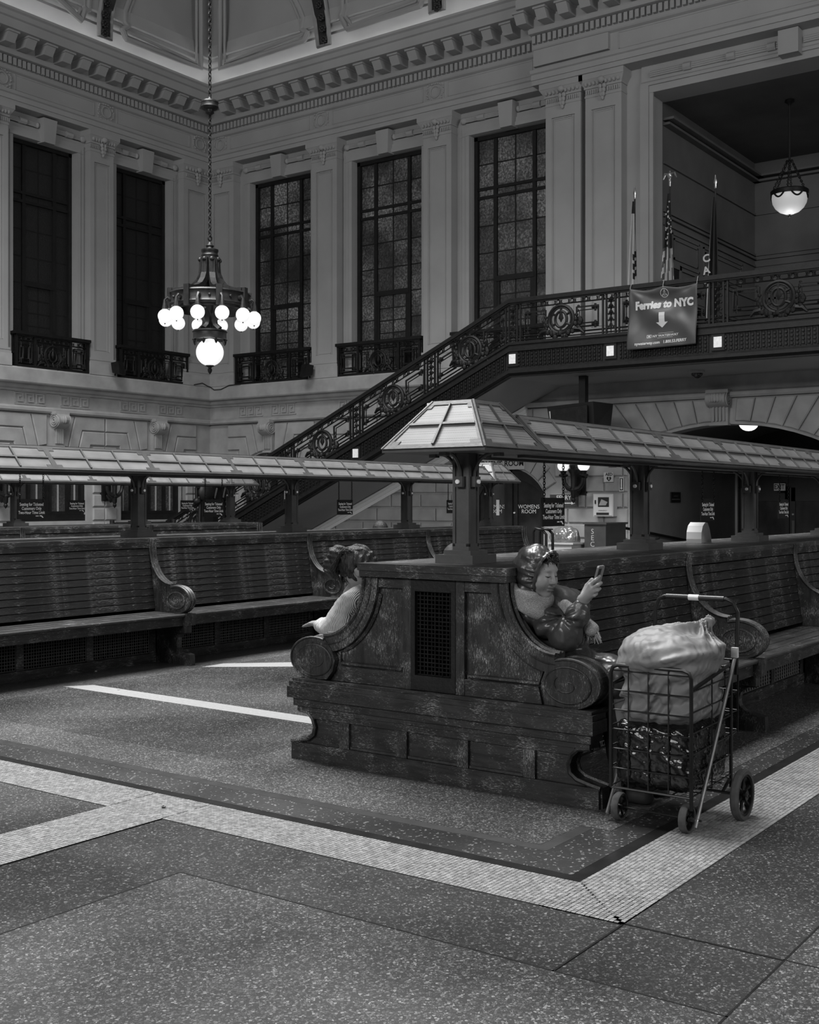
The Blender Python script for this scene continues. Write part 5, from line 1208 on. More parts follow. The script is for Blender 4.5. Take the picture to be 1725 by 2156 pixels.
def flat(polys, cu, cv, name):
    b = MB()
    for poly in polys: b.add([(x, y, 0) for x, y in poly], [tuple(range(len(poly)))])
    return drape(b.mesh(name, M['vinylwhite']), name, cu, cv)
flat([[(-.055, .15), (.055, .15), (.055, -.03), (.115, -.03), (0, -.13), (-.115, -.03), (-.055, -.03)]], .505, .435, 'arrow')
def ringpoly(R, r, n=24): return [[(R*math.cos(2*PI*i/n), R*math.sin(2*PI*i/n)), (R*math.cos(2*PI*(i+1)/n), R*math.sin(2*PI*(i+1)/n)), (r*math.cos(2*PI*(i+1)/n), r*math.sin(2*PI*(i+1)/n)), (r*math.cos(2*PI*i/n), r*math.sin(2*PI*i/n))] for i in range(n)]
flat(ringpoly(.082, .074)+[[(-.01, -.055), (-.016, .015), (-.010, .015), (-.006, -.055)], [(.006, -.055), (.010, .015), (.016, .015), (.010, -.055)], [(-.016, .015), (0, .066), (0, .05), (-.008, .015)], [(.016, .015), (0, .066), (0, .05), (.008, .015)], [(-.05, -.05), (-.03, -.012), (-.022, -.018), (-.036, -.05)], [(.05, -.05), (.03, -.012), (.022, -.018), (.036, -.05)]], .52, .885, 'round_emblem')
flat([[(-.045, -.028), (.045, -.028), (.045, -.020), (-.045, -.020)], [(-.045, .020), (.045, .020), (.045, .028), (-.045, .028)], [(-.045, -.02), (-.037, -.02), (-.037, .02), (-.045, .02)], [(.037, -.02), (.045, -.02), (.045, .02), (.037, .02)], [(-.018, -.012), (.018, -.012), (.018, .012), (-.018, .012)]], .315, .195, 'company_mark')
flat([[(-.15, .0), (.15, .0), (.15, .004), (-.15, .004)]], .55, .155, 'rule'); flat([[(-.15, .0), (.15, .0), (.15, .004), (-.15, .004)]], .56, .232, 'rule')
for u in (0.01, .5, .99):
    p = bpt(u, .995); obj('tie', MB().tube([p+Vector((0, 0, -.03)), p+Vector((.0, 0, .02)), Vector((XS-.075, p.y+.01, 5.47))], .006, 5), M['plaster'], bn)
# ================================================================ FLAGS
def flag(xp, ytop, lb, kind, X):
    b0 = onX(xp, ytop, X); t = thing('flag_on_pole', (X, b0.y, ZM), lb, 'flag'); y = b0.y; zt = b0.z; zf = zt-(.42 if kind != 'light' else .30); zl = ZM+.35
    obj('pole', MB().tube([(X, y, ZM), (X, y, zt-.2)], .016, 8), M['bronze'], t, True)
    gold = M.get('gold') or M.setdefault('gold', mottle('gold_finial', .35, .5, 20, .25, metal=.8))
    b = MB()
    if kind == 'eagle':
        b.ball((X, y, zt-.16), .035, 8, 6); b.tube([(X, y, zt-.28), (X, y, zt-.05)], [.02, .03], 8); b.ball((X, y, zt-.07), (.04, .05, .07), 8, 6); b.ball((X-.02, y-.01, zt-.0), .022, 6, 5)
        for sg in (-1, 1): b.tube([(X, y+sg*.03, zt-.05), (X, y+sg*.10, zt-.03), (X, y+sg*.14, zt-.13)], [.03, .028, .01], 6)
    else: b.tube([(X, y, zt-.26), (X, y, zt-.18), (X, y, zt-.14), (X, y, zt)], [.022, .02, .034, .004], 8)
    obj('finial', b, gold, t, True)
    foot = MB(); foot.lathe([(0, ZM+.001), (.16, ZM+.001), (.16, ZM+.04), (.05, ZM+.08), (.03, ZM+.2)], (X, y, 0), 16); obj('base', foot, gold, t, True)
    W_ = {'eagle': .24, 'light': .15, 'dark': .17}[kind]; NU, NV = 26, 40; V = []; F = []
    for j in range(NV+1):
        v = j/NV; z = zf-(zf-zl)*v; wd_ = .035+W_*min(1, v*1.05)**.8
        for i in range(NU+1):
            u = i/NU; fold = .05*math.sin(u*PI*4+v*1.5)*min(1, v*2+.15)
            V.append((X-.02-fold-.03*v, y+.02+wd_*(.62-u*1.25), z-.06*v*math.cos(u*PI*3)))
    for j in range(NV):
        for i in range(NU): F.append((j*(NU+1)+i, j*(NU+1)+i+1, (j+1)*(NU+1)+i+1, (j+1)*(NU+1)+i))
    me = MB().add(V, F).mesh('cloth', None, 'all')
    lt = M.get('fl') or M.setdefault('fl', mottle('flag_light', .40, .46, 8, .7)); dk = M.get('fd') or M.setdefault('fd', mottle('flag_dark', .015, .02, 8, .7)); md = M.get('fm') or M.setdefault('fm', mottle('flag_mid', .06, .08, 8, .7))
    for m_ in (lt, dk, md): me.materials.append(m_)
    idx = []
    for j in range(NV):
        for i in range(NU):
            u, v = i/NU, j/NV
            if kind == 'eagle': k = (1 if v < .42 else (2 if int((u*6+v*2.2)*1.6)%2 else 0)) if .18 < u < .9 or v < .42 else (2 if int(v*17+u*5)%2 else 0)
            elif kind == 'light': k = 1 if (u > .55 and .38 < v < .62 and int(v*40+u*9)%3) or v < .10 else 0
            else: k = 1 if (u > .3) else (0 if u < .06 else 1)
            idx.append(k)
    # face order kept by from_pydata
    me.polygons.foreach_set('material_index', np.array(idx, np.int32)); c_ = put('cloth', me, t)
    if kind == 'eagle':
        r = random.Random(3); sb = MB()
        for k in range(26):
            v = r.uniform(.06, .40); u = r.uniform(.15, .85); z = zf-(zf-zl)*v; wd_ = .035+W_*min(1, v*1.05)**.8; c = Vector((X-.02-.05*math.sin(u*PI*4+v*1.5)*min(1, v*2+.15)-.03*v-.012, y+.02+wd_*(.62-u*1.25), z-.06*v*math.cos(u*PI*3)))
            P = [c+Vector((0, math.cos(PI/2+2*PI*q/10)*(.026 if q%2 == 0 else .010), math.sin(PI/2+2*PI*q/10)*(.026 if q%2 == 0 else .010))) for q in range(10)]
            sb.add(P, [tuple(range(10))])
        o = obj('stars', sb, lt, t); o['kind'] = 'stuff'
    if kind == 'dark':
        for s_, v in (('C', .52), ('A', .62), ('R', .70)):
            z = zf-(zf-zl)*v; put('lettering', textmesh(s_, .2, lt, bold=.006), t, (X-.13, y+.13, z), (PI/2, math.radians(-12), -PI/2))
flag(1337, 392, 'pale flag with dark crest on a pole before the pilaster', 'light', 21.4)
flag(1411, 362, 'star and stripe flag on an eagle-topped pole', 'eagle', 21.4)
flag(1507, 368, 'dark lettered flag on a spear-topped pole', 'dark', 21.4)
# ================================================================ SDF MESHING FOR SOFT FORMS
def smin(a, b, k):
    if k <= 0: return np.minimum(a, b)
    h = np.clip(.5+.5*(b-a)/k, 0, 1); return b+(a-b)*h-k*h*(1-h)
def cap(P, a, b, r1, r2=None, wob=0., nseg=0):
    r2 = r1 if r2 is None else r2; a = np.array(a, float); b = np.array(b, float); ba = b-a
    h = np.clip(((P-a)@ba)/(ba@ba), 0, 1); d = np.linalg.norm(P-a-h[:, None]*ba, axis=1); r = r1+(r2-r1)*h
    if wob: r = r+wob*(np.abs(np.sin(PI*nseg*h))-.6)
    return d-r
def ell(P, c, r, R=None):
    q = P-np.array(c, float)
    if R is not None: q = q@R
    r = np.array(r, float); k0 = np.linalg.norm(q/r, axis=1); k1 = np.linalg.norm(q/(r*r), axis=1)
    return k0*(k0-1)/np.maximum(k1, 1e-9)
def rbox(P, c, h, r, R=None):
    q = P-np.array(c, float)
    if R is not None: q = q@R
    q = np.abs(q)-np.array(h, float)+r
    return np.linalg.norm(np.maximum(q, 0), axis=1)+np.minimum(q.max(axis=1), 0)-r
def wrinkle(P, f, a, seed=0):
    rs = np.random.RandomState(seed); o = np.zeros(len(P)); amp = a
    for k in range(4):
        for j in range(2):
            w = rs.normal(size=3)*f; ph = rs.uniform(0, 6.28); w2 = rs.normal(size=3)*f*.7
            o += amp*np.sin(P@w+ph+1.6*np.sin(P@w2+ph*2))
        f *= 1.9; amp *= .55
    return o
def surf(fn, lo, hi, h):
    lo = np.array(lo, float); n = np.ceil((np.array(hi)-lo)/h).astype(int)+1
    ax = [lo[i]+h*np.arange(n[i]) for i in range(3)]; G = np.stack(np.meshgrid(*ax, indexing='ij'), -1).reshape(-1, 3)
    D = np.concatenate([fn(G[i:i+200000]) for i in range(0, len(G), 200000)]).reshape(n)
    S = D < 0; cn = n-1
    corner = [(i, j, k) for i in (0, 1) for j in (0, 1) for k in (0, 1)]
    cnt = sum(S[i:i+cn[0], j:j+cn[1], k:k+cn[2]].astype(int) for i, j, k in corner); mask = (cnt > 0) & (cnt < 8)
    acc = np.zeros(tuple(cn)+(3,)); num = np.zeros(cn)
    for a in range(3):
        for c in corner:
            if c[a] == 1: continue
            c2 = list(c); c2[a] = 1
            d0 = D[c[0]:c[0]+cn[0], c[1]:c[1]+cn[1], c[2]:c[2]+cn[2]]; d1 = D[c2[0]:c2[0]+cn[0], c2[1]:c2[1]+cn[1], c2[2]:c2[2]+cn[2]]
            x = (d0 < 0) != (d1 < 0); t = np.where(x, d0/np.where(x, d0-d1, 1), 0)
            for q in range(3): acc[..., q] += np.where(x, (t if q == a else c[q]), 0)
            num += x
    idx = -np.ones(cn, int); ii = np.argwhere(mask); idx[mask] = np.arange(len(ii))
    V = lo+h*(ii+acc[mask]/num[mask][:, None]); F = []
    for a in range(3):
        b, c = [(1, 2), (2, 0), (0, 1)][a]
        sl0 = [slice(None)]*3; sl1 = [slice(None)]*3; sl0[a] = slice(0, -1); sl1[a] = slice(1, None)
        A, B = S[tuple(sl0)], S[tuple(sl1)]; E = np.argwhere(A != B)
        E = E[(E[:, b] > 0) & (E[:, c] > 0) & (E[:, b] < cn[b]) & (E[:, c] < cn[c])]
        if not len(E): continue
        fl = A[tuple(E.T)]
        def at(db, dc): q = E.copy(); q[:, b] -= db; q[:, c] -= dc; return idx[tuple(q.T)]
        Q = np.stack([at(1, 1), at(0, 1), at(0, 0), at(1, 0)], 1); Q[~fl] = Q[~fl][:, ::-1]; F.append(Q)
    F = np.concatenate(F); F = F[(F >= 0).all(1)]
    return V, F
def softobj(name, parts, mat, parent, smooth=True):
    Vs, Fs, b = [], [], 0
    for fn, lo, hi, h in parts:
        V, F = surf(fn, lo, hi, h); Vs.append(V); Fs.append(F+b); b += len(V)
    V = np.concatenate(Vs); F = np.concatenate(Fs); me = bpy.data.meshes.new(name); me.from_pydata(V.tolist(), [], F.tolist()); me.materials.append(mat)
    if smooth: me.polygons.foreach_set('use_smooth', np.ones(len(F), bool))
    return put(name, me, parent)
def frame(f, up=(0, 0, 1)):
    f = Vector(f).normalized(); r = f.cross(Vector(up)).normalized(); u = r.cross(f); return np.array([f, r, u]).T   # columns: forward, right, up
# ================================================================ FOLDING CART
M['wire'] = mottle('black_wire', .010, .016, 20, .35, metal=.2); M['chrome'] = mottle('chromed_tube', .25, .35, 20, .28, metal=.85); M['rubber'] = mottle('grey_rubber', .05, .075, 40, .75)
M['plastic'] = mottle('black_plastic', .008, .012, 10, .35)
ct = thing('folding_cart', (4.92, 2.1, 0), 'black wire folding shopping cart loaded with two bags', 'cart')
CX0, CX1, CY0, CY1, CZ0, CZ1 = 4.69, 5.15, 1.925, 2.295, .155, .69
def rect(b, pts, r): b.tube(pts, r, 8, True)
b = MB(); r_ = .035
fr = [(CX0, CY1, CZ0), (CX0, CY1, CZ1-r_), (CX0, CY1-.01, CZ1-.01), (CX0, CY1-r_, CZ1), (CX0, CY0+r_, CZ1), (CX0, CY0+.01, CZ1-.01), (CX0, CY0, CZ1-r_), (CX0, CY0, CZ0-.05)]
b.tube(fr, .0085, 8); obj('front_frame', b, M['wire'], ct, True)
b = MB(); b.tube([(CX1, CY1, CZ0-.04), (CX1, CY1, CZ1), (CX1, CY0, CZ1), (CX1, CY0, CZ0-.04)], .0085, 8); obj('rear_frame', b, M['wire'], ct, True)
for y, nm in ((CY0, 'side_panel'), (CY1, 'side_panel')):
    b = MB(); b.tube([(CX0, y, CZ1-.085), (CX1, y, CZ1-.02)], .008, 6)
    for k in range(6): z = CZ0+.005+k*.088; b.tube([(CX0, y, z), (CX1, y, z+.015)], .0035, 5)
    for k in range(1, 2): x = CX0+(CX1-CX0)*k/2; b.tube([(x, y, CZ0), (x, y, CZ1-.06)], .0035, 5)
    obj(nm, b, M['wire'], ct)
b = MB()
for k in range(1, 4): y = CY0+(CY1-CY0)*k/4+.01; b.tube([(CX0, y, CZ0), (CX0, y, CZ1)], .0035, 5)
for k in range(0, 7): z = CZ0+k*.085; b.tube([(CX0, CY0, z), (CX0, CY1, z)], .0035, 5)
b.tube([(CX0, CY0, CZ0), (CX0, CY1, CZ0)], .006, 6); obj('front_grid', b, M['wire'], ct)
b = MB()
for k in range(1, 5): y = CY0+(CY1-CY0)*k/5; b.tube([(CX1, y, CZ0), (CX1, y, CZ1)], .0035, 5)
for k in range(0, 6): z = CZ0+k*.1; b.tube([(CX1, CY0, z), (CX1, CY1, z)], .0035, 5)
obj('rear_grid', b, M['wire'], ct)
b = MB()
for k in range(5): x = CX0+(CX1-CX0)*k/4; b.tube([(x, CY0, CZ0), (x, CY1, CZ0)], .0035, 5)
for k in range(1, 4): y = CY0+(CY1-CY0)*k/4; b.tube([(CX0, y, CZ0), (CX1, y, CZ0)], .0035, 5)
obj('floor_grid', b, M['wire'], ct)
# outrigger basket
b = MB(); ox0, ox1 = CX1, CX1+.17
for y in (CY0+.03, CY1-.03): b.tube([(ox0, y, CZ1-.06), (ox1, y, CZ1-.06), (ox1-.01, y, CZ0+.18), (ox0, y, CZ0+.16)], .005, 6)
for k in range(6): y = CY0+.03+(CY1-CY0-.06)*k/5; b.tube([(ox1, y, CZ1-.06), (ox1-.01, y, CZ0+.18), (ox0, y, CZ0+.16)], .003, 5)
for k in range(4): z = CZ0+.19+k*.09; b.tube([(ox0, CY0+.03, z), (ox1-.005, CY0+.03, z), (ox1-.005, CY1-.03, z), (ox0, CY1-.03, z)], .003, 5)
b.tube([(ox0, CY0+.03, CZ1-.06), (ox1, CY0+.03, CZ1-.06), (ox1, CY1-.03, CZ1-.06), (ox0, CY1-.03, CZ1-.06)], .005, 6); obj('rear_basket', b, M['wire'], ct)
# handle and legs
hy0, hy1, hz = CY0-.015, CY1+.015, .958
b = MB(); b.tube([(CX1+.02, hy1, .62), (CX1+.045, hy1, .90), (CX1+.04, hy1-.02, hz-.015), (CX1+.035, hy1-.05, hz), (CX1+.035, hy0+.05, hz), (CX1+.04, hy0+.02, hz-.015), (CX1+.045, hy0, .90), (CX1+.02, hy0, .62)], .0095, 10); obj('handle', b, M['wire'], ct, True)
b = MB(); b.tube([(CX1+.035, hy0+.06, hz), (CX1+.035, hy1-.06, hz)], .0135, 10); obj('grip', b, M['plastic'], ct, True)
obj('grip_label', MB().tube([(CX1+.035, 2.09, hz), (CX1+.035, 2.14, hz)], .0142, 10), M['signwhite'], ct)
for y in (CY0-.018, CY1+.018):
    obj('leg', MB().tube([(CX1+.0, y, .70), (CX0-.0, y+(.0), .035)], .0085, 8), M['chrome'], ct, True)
obj('leg_clip', MB().box(CX1-.012, CX1+.01, CY0-.032, CY0-.004, .70, .745), M['signwhite'], ct)
def wheel(x, y, R, w, big):
    T = lambda a, h, z: (x+a, y+h, R+z)
    rot = lambda p: (p[0], p[2], p[1])
    ww = MB(); 
    prof = [(R*.80, -w), (R*.93, -w), (R, -w*.5), (R, w*.5), (R*.93, w), (R*.80, w), (R*.80, -w)]
    ww.lathe(prof, (x, y, R), 36, ax=lambda a, b_, c: (a, c, b_)); obj('tyre', ww, M['rubber'], ct, True)
    h = MB(); h.lathe([(R*.82, -w*.7), (R*.72, -w*.7), (R*.70, w*.7), (R*.82, w*.7)], (x, y, R), 28, ax=lambda a, b_, c: (a, c, b_)); h.lathe([(0, -w*1.2), (R*.2, -w*1.2), (R*.2, w*1.2), (0, w*1.2)], (x, y, R), 12, ax=lambda a, b_, c: (a, c, b_))
    n = 6 if big else 5
    for k in range(n):
        a = 2*PI*k/n+.3; h.tube([(x+R*.15*math.cos(a), y, R+R*.15*math.sin(a)), (x+R*.5*math.cos(a), y, R+R*.5*math.sin(a)), (x+R*.75*math.cos(a), y, R+R*.75*math.sin(a))], [R*.09, R*.07, R*.11], 6)
    obj('hub', h, M['plastic'], ct, True); obj('axle_nut', MB().tube([(x, y-w*1.6, R), (x, y+w*1.6, R)], R*.07, 8), M['chrome'], ct, True)
wheel(5.045, 1.835, .113, .018, True); wheel(5.045, 2.385, .113, .018, True); wheel(4.715, 1.955, .062, .016, False); wheel(4.735, 2.275, .062, .016, False)
obj('axle', MB().tube([(5.045, 1.80, .113), (5.045, 2.42, .113)], .006, 8), M['wire'], ct); obj('axle', MB().tube([(4.712, 1.89, .062), (4.738, 2.33, .062)], .005, 8), M['wire'], ct)
sp = MB(); sp.tube([(4.71+.008*math.cos(t*2.2), 1.90+.045*t/22, .062+.008*math.sin(t*2.2)) for t in np.linspace(0, 22, 60)], .002, 4); obj('axle_spring', sp, M['chrome'], ct)
for y in (CY0, CY1): obj('fork', MB().tube([(CX1-.02, y, CZ0), (5.045, y, .113)], .007, 6), M['wire'], ct)
# ---- bags
M['canvas'] = mottle('grey_nylon', .13, .17, 5, .55, .1, 5, 30); M['binbag'] = mottle('black_bin_liner', .004, .007, 8, .2, .35, 4, 30, 0, .6)
mid = ((CX0+CX1)/2, (CY0+CY1)/2)
def f_black(P):
    w = wrinkle(P*np.array([1, 1, 1.8]), 34, .0036, 3); q = rbox(P, (mid[0], mid[1], .305), (.222, .178, .145), .05)
    return q-np.abs(w)*.9+.004
o = softobj('bin_bag', [(f_black, (4.66, 1.88, .14), (5.18, 2.34, .50), .0062)], M['binbag'], None); tag(o, 'shiny black plastic bag in the lower half of the cart', 'bag')
def f_grey(P):
    q = rbox(P, (mid[0], mid[1], .60), (.218, .176, .19), .10); q = smin(q, ell(P, (mid[0]+.0, mid[1]+.0, .725), (.245, .215, .125)), .06)
    # tied neck
    nk = np.array([5.015, 2.015, .845]); d = np.linalg.norm((P-nk)[:, :2], axis=1); an = np.arctan2(P[:, 1]-nk[1], P[:, 0]-nk[0])
    q = smin(q, cap(P, (5.0, 2.03, .80), (5.02, 2.01, .845), .06, .026), .05); q = smin(q, cap(P, (5.02, 2.01, .85), (5.05, 1.985, .866), .017, .025), .012)
    rad = .016*np.sin(an*12+3*np.sin(an*3)+d*14)*np.exp(-((d-.07)/.11)**2)*np.clip((P[:, 2]-.70)/.08, 0, 1)
    dia = .008*np.sin((P[:, 2]*.9+P[:, 1]*.7-P[:, 0]*.3)*85+2*np.sin(P[:, 1]*30))*np.clip((.70-P[:, 2])/.1, 0, 1)*np.clip((P[:, 2]-.40)/.1, 0, 1)
    return q+rad+dia+wrinkle(P*np.array([1, 1, 1.6]), 15, .0055, 9)
o = softobj('laundry_bag', [(f_grey, (4.64, 1.84, .395), (5.24, 2.38, .93), .0062)], M['canvas'], None); tag(o, 'bulging grey fabric sack tied at the neck, on top in the cart', 'bag')
# ================================================================ WOMAN WITH PHONE
M['skin'] = mottle('skin', .20, .26, 14, .5, .05, 4, 90); M['skin2'] = mottle('skin_pale', .17, .21, 14, .5)
M['nylon'] = mottle('quilted_nylon', .035, .055, 6, .33, .22, 5, 34, 0, .6); M['pants'] = mottle('dark_trousers', .012, .02, 8, .7)
def knit():
    m, nt, b = base('pale_knit', .4, .9); v = coords(nt); vo = ND(nt, 'ShaderNodeTexVoronoi'); vo.inputs['Scale'].default_value = 260; nt.links.new(v, vo.inputs['Vector'])
    r = ramp(nt, [(.1, .42), (.6, .20)]); nt.links.new(vo.outputs['Distance'], r.inputs[0]); nt.links.new(r.outputs[0], b.inputs['Base Color'])
    bp = ND(nt, 'ShaderNodeBump'); bp.invert = True; bp.inputs['Strength'].default_value = .5; bp.inputs['Distance'].default_value = .003; nt.links.new(vo.outputs['Distance'], bp.inputs['Height']); nt.links.new(bp.outputs[0], b.inputs['Normal']); return m
M['knit'] = knit(); M['hair'] = mottle('dark_hair', .005, .022, 60, .5, .7, 6, 140, 0, .35, (1, 1, .22))
wm = thing('person', (5.12, 2.8, .45), 'person in a shiny hooded quilted coat and knit scarf looking at a phone', 'person')
HC = np.array([4.985, 2.833, 1.060]); HR = frame((-.10, -1, -.20))
hl = lambda f, r, u: HC+HR@np.array([f, r, u])
def f_head(P):
    E = lambda c, r: ell(P, hl(*c), r, HR)
    d = E((0, 0, .012), (.094, .074, .112)); d = smin(d, E((.028, 0, -.052), (.064, .056, .064)), .03)
    for s in (-1, 1): d = smin(d, E((.060, s*.040, -.028), (.034, .032, .036)), .02)
    d = smin(d, cap(P, hl(.080, -.030, .030), hl(.080, .030, .030), .014), .015)
    for s in (-1, 1): d = np.maximum(d, -(np.linalg.norm(P-hl(.104, s*.032, .006), axis=1)-.017)) if False else -smin(-d, np.linalg.norm(P-hl(.108, s*.033, .007), axis=1)-.021, .010)
    for s in (-1, 1): d = smin(d, E((.078, s*.032, .004), (.014, .017, .012)), .004)
    d = smin(d, cap(P, hl(.090, 0, .012), hl(.106, 0, -.026), .009, .013), .010)
    for s in (-1, 1): d = smin(d, E((.096, s*.014, -.030), (.013, .010, .009)), .006)
    d = smin(d, E((.090, 0, -.052), (.017, .025, .0075)), .005); d = smin(d, E((.088, 0, -.066), (.017, .022, .0085)), .005); d = smin(d, E((.066, 0, -.094), (.026, .026, .020)), .018)
    d = smin(d, cap(P, hl(-.02, 0, -.06), hl(-.04, 0, -.17), .055, .06), .03)
    return d
ap = lambda x, y, X=4.985: np.array(onX(x, y, X))
sh_r, el_r, wr_r = ap(1112, 1278, 4.995), ap(1190, 1338, 4.985), ap(1226, 1276, 4.985)
sh_l, el_l, wr_l = np.array([5.26, 2.80, .89]), ap(1186, 1345, 5.27), ap(1222, 1288, 5.12)
hipR, knR, hipL, knL = np.array([5.06, 2.74, .55]), np.array([5.04, 2.43, .545]), np.array([5.22, 2.74, .55]), np.array([5.22, 2.43, .545])
def f_body(P):
    d = cap(P, (5.13, 2.77, .55), (5.13, 2.765, .86), .12, .10); d = smin(d, cap(P, sh_r, sh_l, .055), .05); d = smin(d, cap(P, (5.13, 2.78, .88), hl(-.03, 0, -.12), .06, .05), .04)
    d = smin(d, cap(P, sh_r, el_r, .045, .04), .03); d = smin(d, cap(P, el_r, wr_r, .036, .026), .02); d = smin(d, cap(P, sh_l, el_l, .045, .04), .03); d = smin(d, cap(P, el_l, wr_l, .036, .026), .02)
    for h, k in ((hipR, knR), (hipL, knL)): d = smin(d, cap(P, h, k, .075, .055), .03); d = smin(d, cap(P, k, (k[0], k[1]-.02, .10), .05, .035), .02)
    return d
kn = [ap(1243, 1232, 4.972), ap(1248, 1239.5, 4.970), ap(1248, 1247, 4.972), ap(1244, 1254, 4.978)]
mdj = [ap(1254, 1222, 4.966), ap(1259, 1232, 4.962), ap(1258, 1243, 4.964), ap(1251.5, 1254, 4.972)]
tp = [ap(1263, 1213.5, 4.982), ap(1266, 1227, 4.982), ap(1263.5, 1239, 4.984), ap(1257, 1250, 4.99)]
def f_hand(P):
    d = cap(P, wr_r, ap(1230, 1262, 4.985), .024, .026)
    for k, q in enumerate(kn): d = smin(d, cap(P, ap(1226, 1262-k*1.5+4, 4.980), q, .016, .0135), .016)
    for k in range(4):
        rr = (.0092, .0095, .0090, .0080)[k]; f_ = np.minimum(cap(P, kn[k], mdj[k], rr*1.12, rr), cap(P, mdj[k], tp[k], rr, rr*.82)); d = smin(d, f_, .0045)
    th = [ap(1229, 1250, 5.0), ap(1236, 1233, 5.018), ap(1247, 1220, 5.022)]
    d = smin(d, cap(P, th[0], th[1], .014, .0105), .01); d = smin(d, cap(P, th[1], th[2], .0105, .0085), .004)
    return d
def f_hand2(P):
    pm2 = ap(1232, 1262, 5.075); d = cap(P, wr_l, pm2, .024, .026)
    for k in range(4):
        a = ap(1240+k*.6, 1244+k*5.5, 5.055); b_ = ap(1249-k*.5, 1238+k*6, 5.03); d = smin(d, np.minimum(cap(P, pm2, a, .015, .011), cap(P, a, b_, .0088, .0076)), .006)
    d = smin(d, cap(P, pm2, ap(1237, 1232, 5.05), .012, .0085), .006)
    return d
bx = lambda c, r: (np.array(c)-r, np.array(c)+r)
softobj('body', [(f_body, (4.86, 2.34, .03), (5.42, 2.98, 1.02), .012), (f_head, HC-np.array([.13, .16, .19]), HC+np.array([.13, .15, .15]), .0036), (f_hand, wr_r-np.array([.06, .13, .05]), wr_r+np.array([.08, .06, .17]), .0026), (f_hand2, ap(1232, 1258, 5.08)-.11, ap(1232, 1258, 5.08)+.11, .0035)], M['skin'], wm)
def f_coat(P):
    t = cap(P, (5.13, 2.775, .53), (5.13, 2.77, .86), .150, .128, .020, 4)
    t = smin(t, cap(P, sh_r+np.array([.02, 0, .01]), sh_l, .075), .05)
    a = smin(cap(P, sh_r, el_r, .076, .074, .022, 2.6), cap(P, el_r, wr_r-np.array([0, 0, .004]), .070, .050, .018, 2), .006)
    l_ = smin(cap(P, sh_l, el_l, .074, .068, .012, 3), cap(P, el_l, wr_l, .064, .045, .010, 2), .012)
    lap_ = smin(cap(P, hipR+np.array([-.01, .04, .015]), knR+np.array([0, .02, .012]), .105, .092, .010, 2.5), cap(P, hipL+np.array([.01, .04, .015]), knL+np.array([0, .02, .012]), .105, .092, .010, 2.5), .02)
    t = smin(t, cap(P, (5.12, 2.80, .88), hl(-.03, 0, -.115), .098, .085), .03)
    d = smin(smin(t, lap_, .03), l_, .02); d = smin(d, a, .006)
    # creases radiating from the inner elbow
    ce = ap(1178, 1302, 4.93); v = P-ce; an = np.arctan2(v[:, 2], v[:, 1]); rr = np.linalg.norm(v, axis=1)
    d = d+.008*np.sin(an*8+2*np.sin(an*2))*np.exp(-((rr-.06)/.05)**2)
    d = d+wrinkle(P, 34, .0022, 21)
    d = np.maximum(d, P[:, 1]-2.905-.42*np.clip(.95-P[:, 2], 0, .6)*.0) 
    return np.maximum(d, 4.905-P[:, 0])
softobj('coat', [(f_coat, (4.86, 2.30, .40), (5.46, 2.98, 1.03), .0072)], M['nylon'], wm)
def f_hood(P):
    o = ell(P, hl(-.012, 0, .014), (.112, .100, .122), HR); q = (P-HC)@HR
    o = o-.009*(np.abs(np.sin((q[:, 2]+.080+.12*q[:, 0])*PI/.066))-.55)-wrinkle(P, 38, .0015, 4)
    inn = ell(P, hl(-.012, 0, .012), (.100, .084, .110), HR)
    an = np.arctan2(q[:, 2]-.0, q[:, 1]); op = .050+.16*q[:, 2]-q[:, 0]; o = o+.007*np.sin(an*17+2*np.sin(an*3))*np.exp(-(op/.034)**2)
    d = np.maximum(o, -inn); d = np.maximum(d, -op); d = np.maximum(d, -(q[:, 2]+.122))
    return np.maximum(d, P[:, 1]-2.945)
softobj('hood', [(f_hood, HC-.17, HC+.17, .0042)], M['nylon'], wm)
b = MB(); N = 60; rimp = []
for a in np.linspace(0, 2*PI, N, endpoint=False):
    u = .012+.104*math.sin(a)*(1 if math.sin(a) > 0 else 1.12); rimp.append(hl(.050+.16*u, .083*math.cos(a), u))
b.tube(rimp, [.0085+.0028*math.sin(k*1.9) for k in range(N)], 6, True); obj('hood_rim', b, M['nylon'], wm, True)
def f_scarf(P):
    n0 = hl(-.025, 0, -.125); d = None; R2 = frame((0, -.92, -.38)); q = (P-n0)@R2
    ang = np.arctan2(q[:, 1], q[:, 0]); rad = np.hypot(q[:, 0]/.098, q[:, 1]/.100)
    d = np.hypot((rad-1)*.095, q[:, 2]*.62)-.030-.004*np.sin(ang*5+q[:, 2]*60)
    R3 = frame((0, -.85, -.53)); n1 = n0+np.array([0, -.02, -.035]); q = (P-n1)@R3; rad = np.hypot(q[:, 0]/.105, q[:, 1]/.103); d = smin(d, np.hypot((rad-1)*.1, q[:, 2]*.7)-.022, .008)
    e0, e1 = ap(1205, 1290, 5.06), ap(1246, 1325, 5.05); d = smin(d, cap(P, ap(1190, 1275, 5.05), e0, .03, .035), .02); d = smin(d, cap(P, e0, e1, .034, .036), .02)
    d = smin(d, ell(P, n0+np.array([0, .01, -.01]), (.09, .085, .045)), .02)
    return np.maximum(np.maximum(d, P[:, 1]-2.95), 4.872-P[:, 0])
softobj('scarf', [(f_scarf, (4.85, 2.46, .74), (5.24, 2.98, 1.03), .0055)], M['knit'], wm)
b = MB(); rs = random.Random(2)
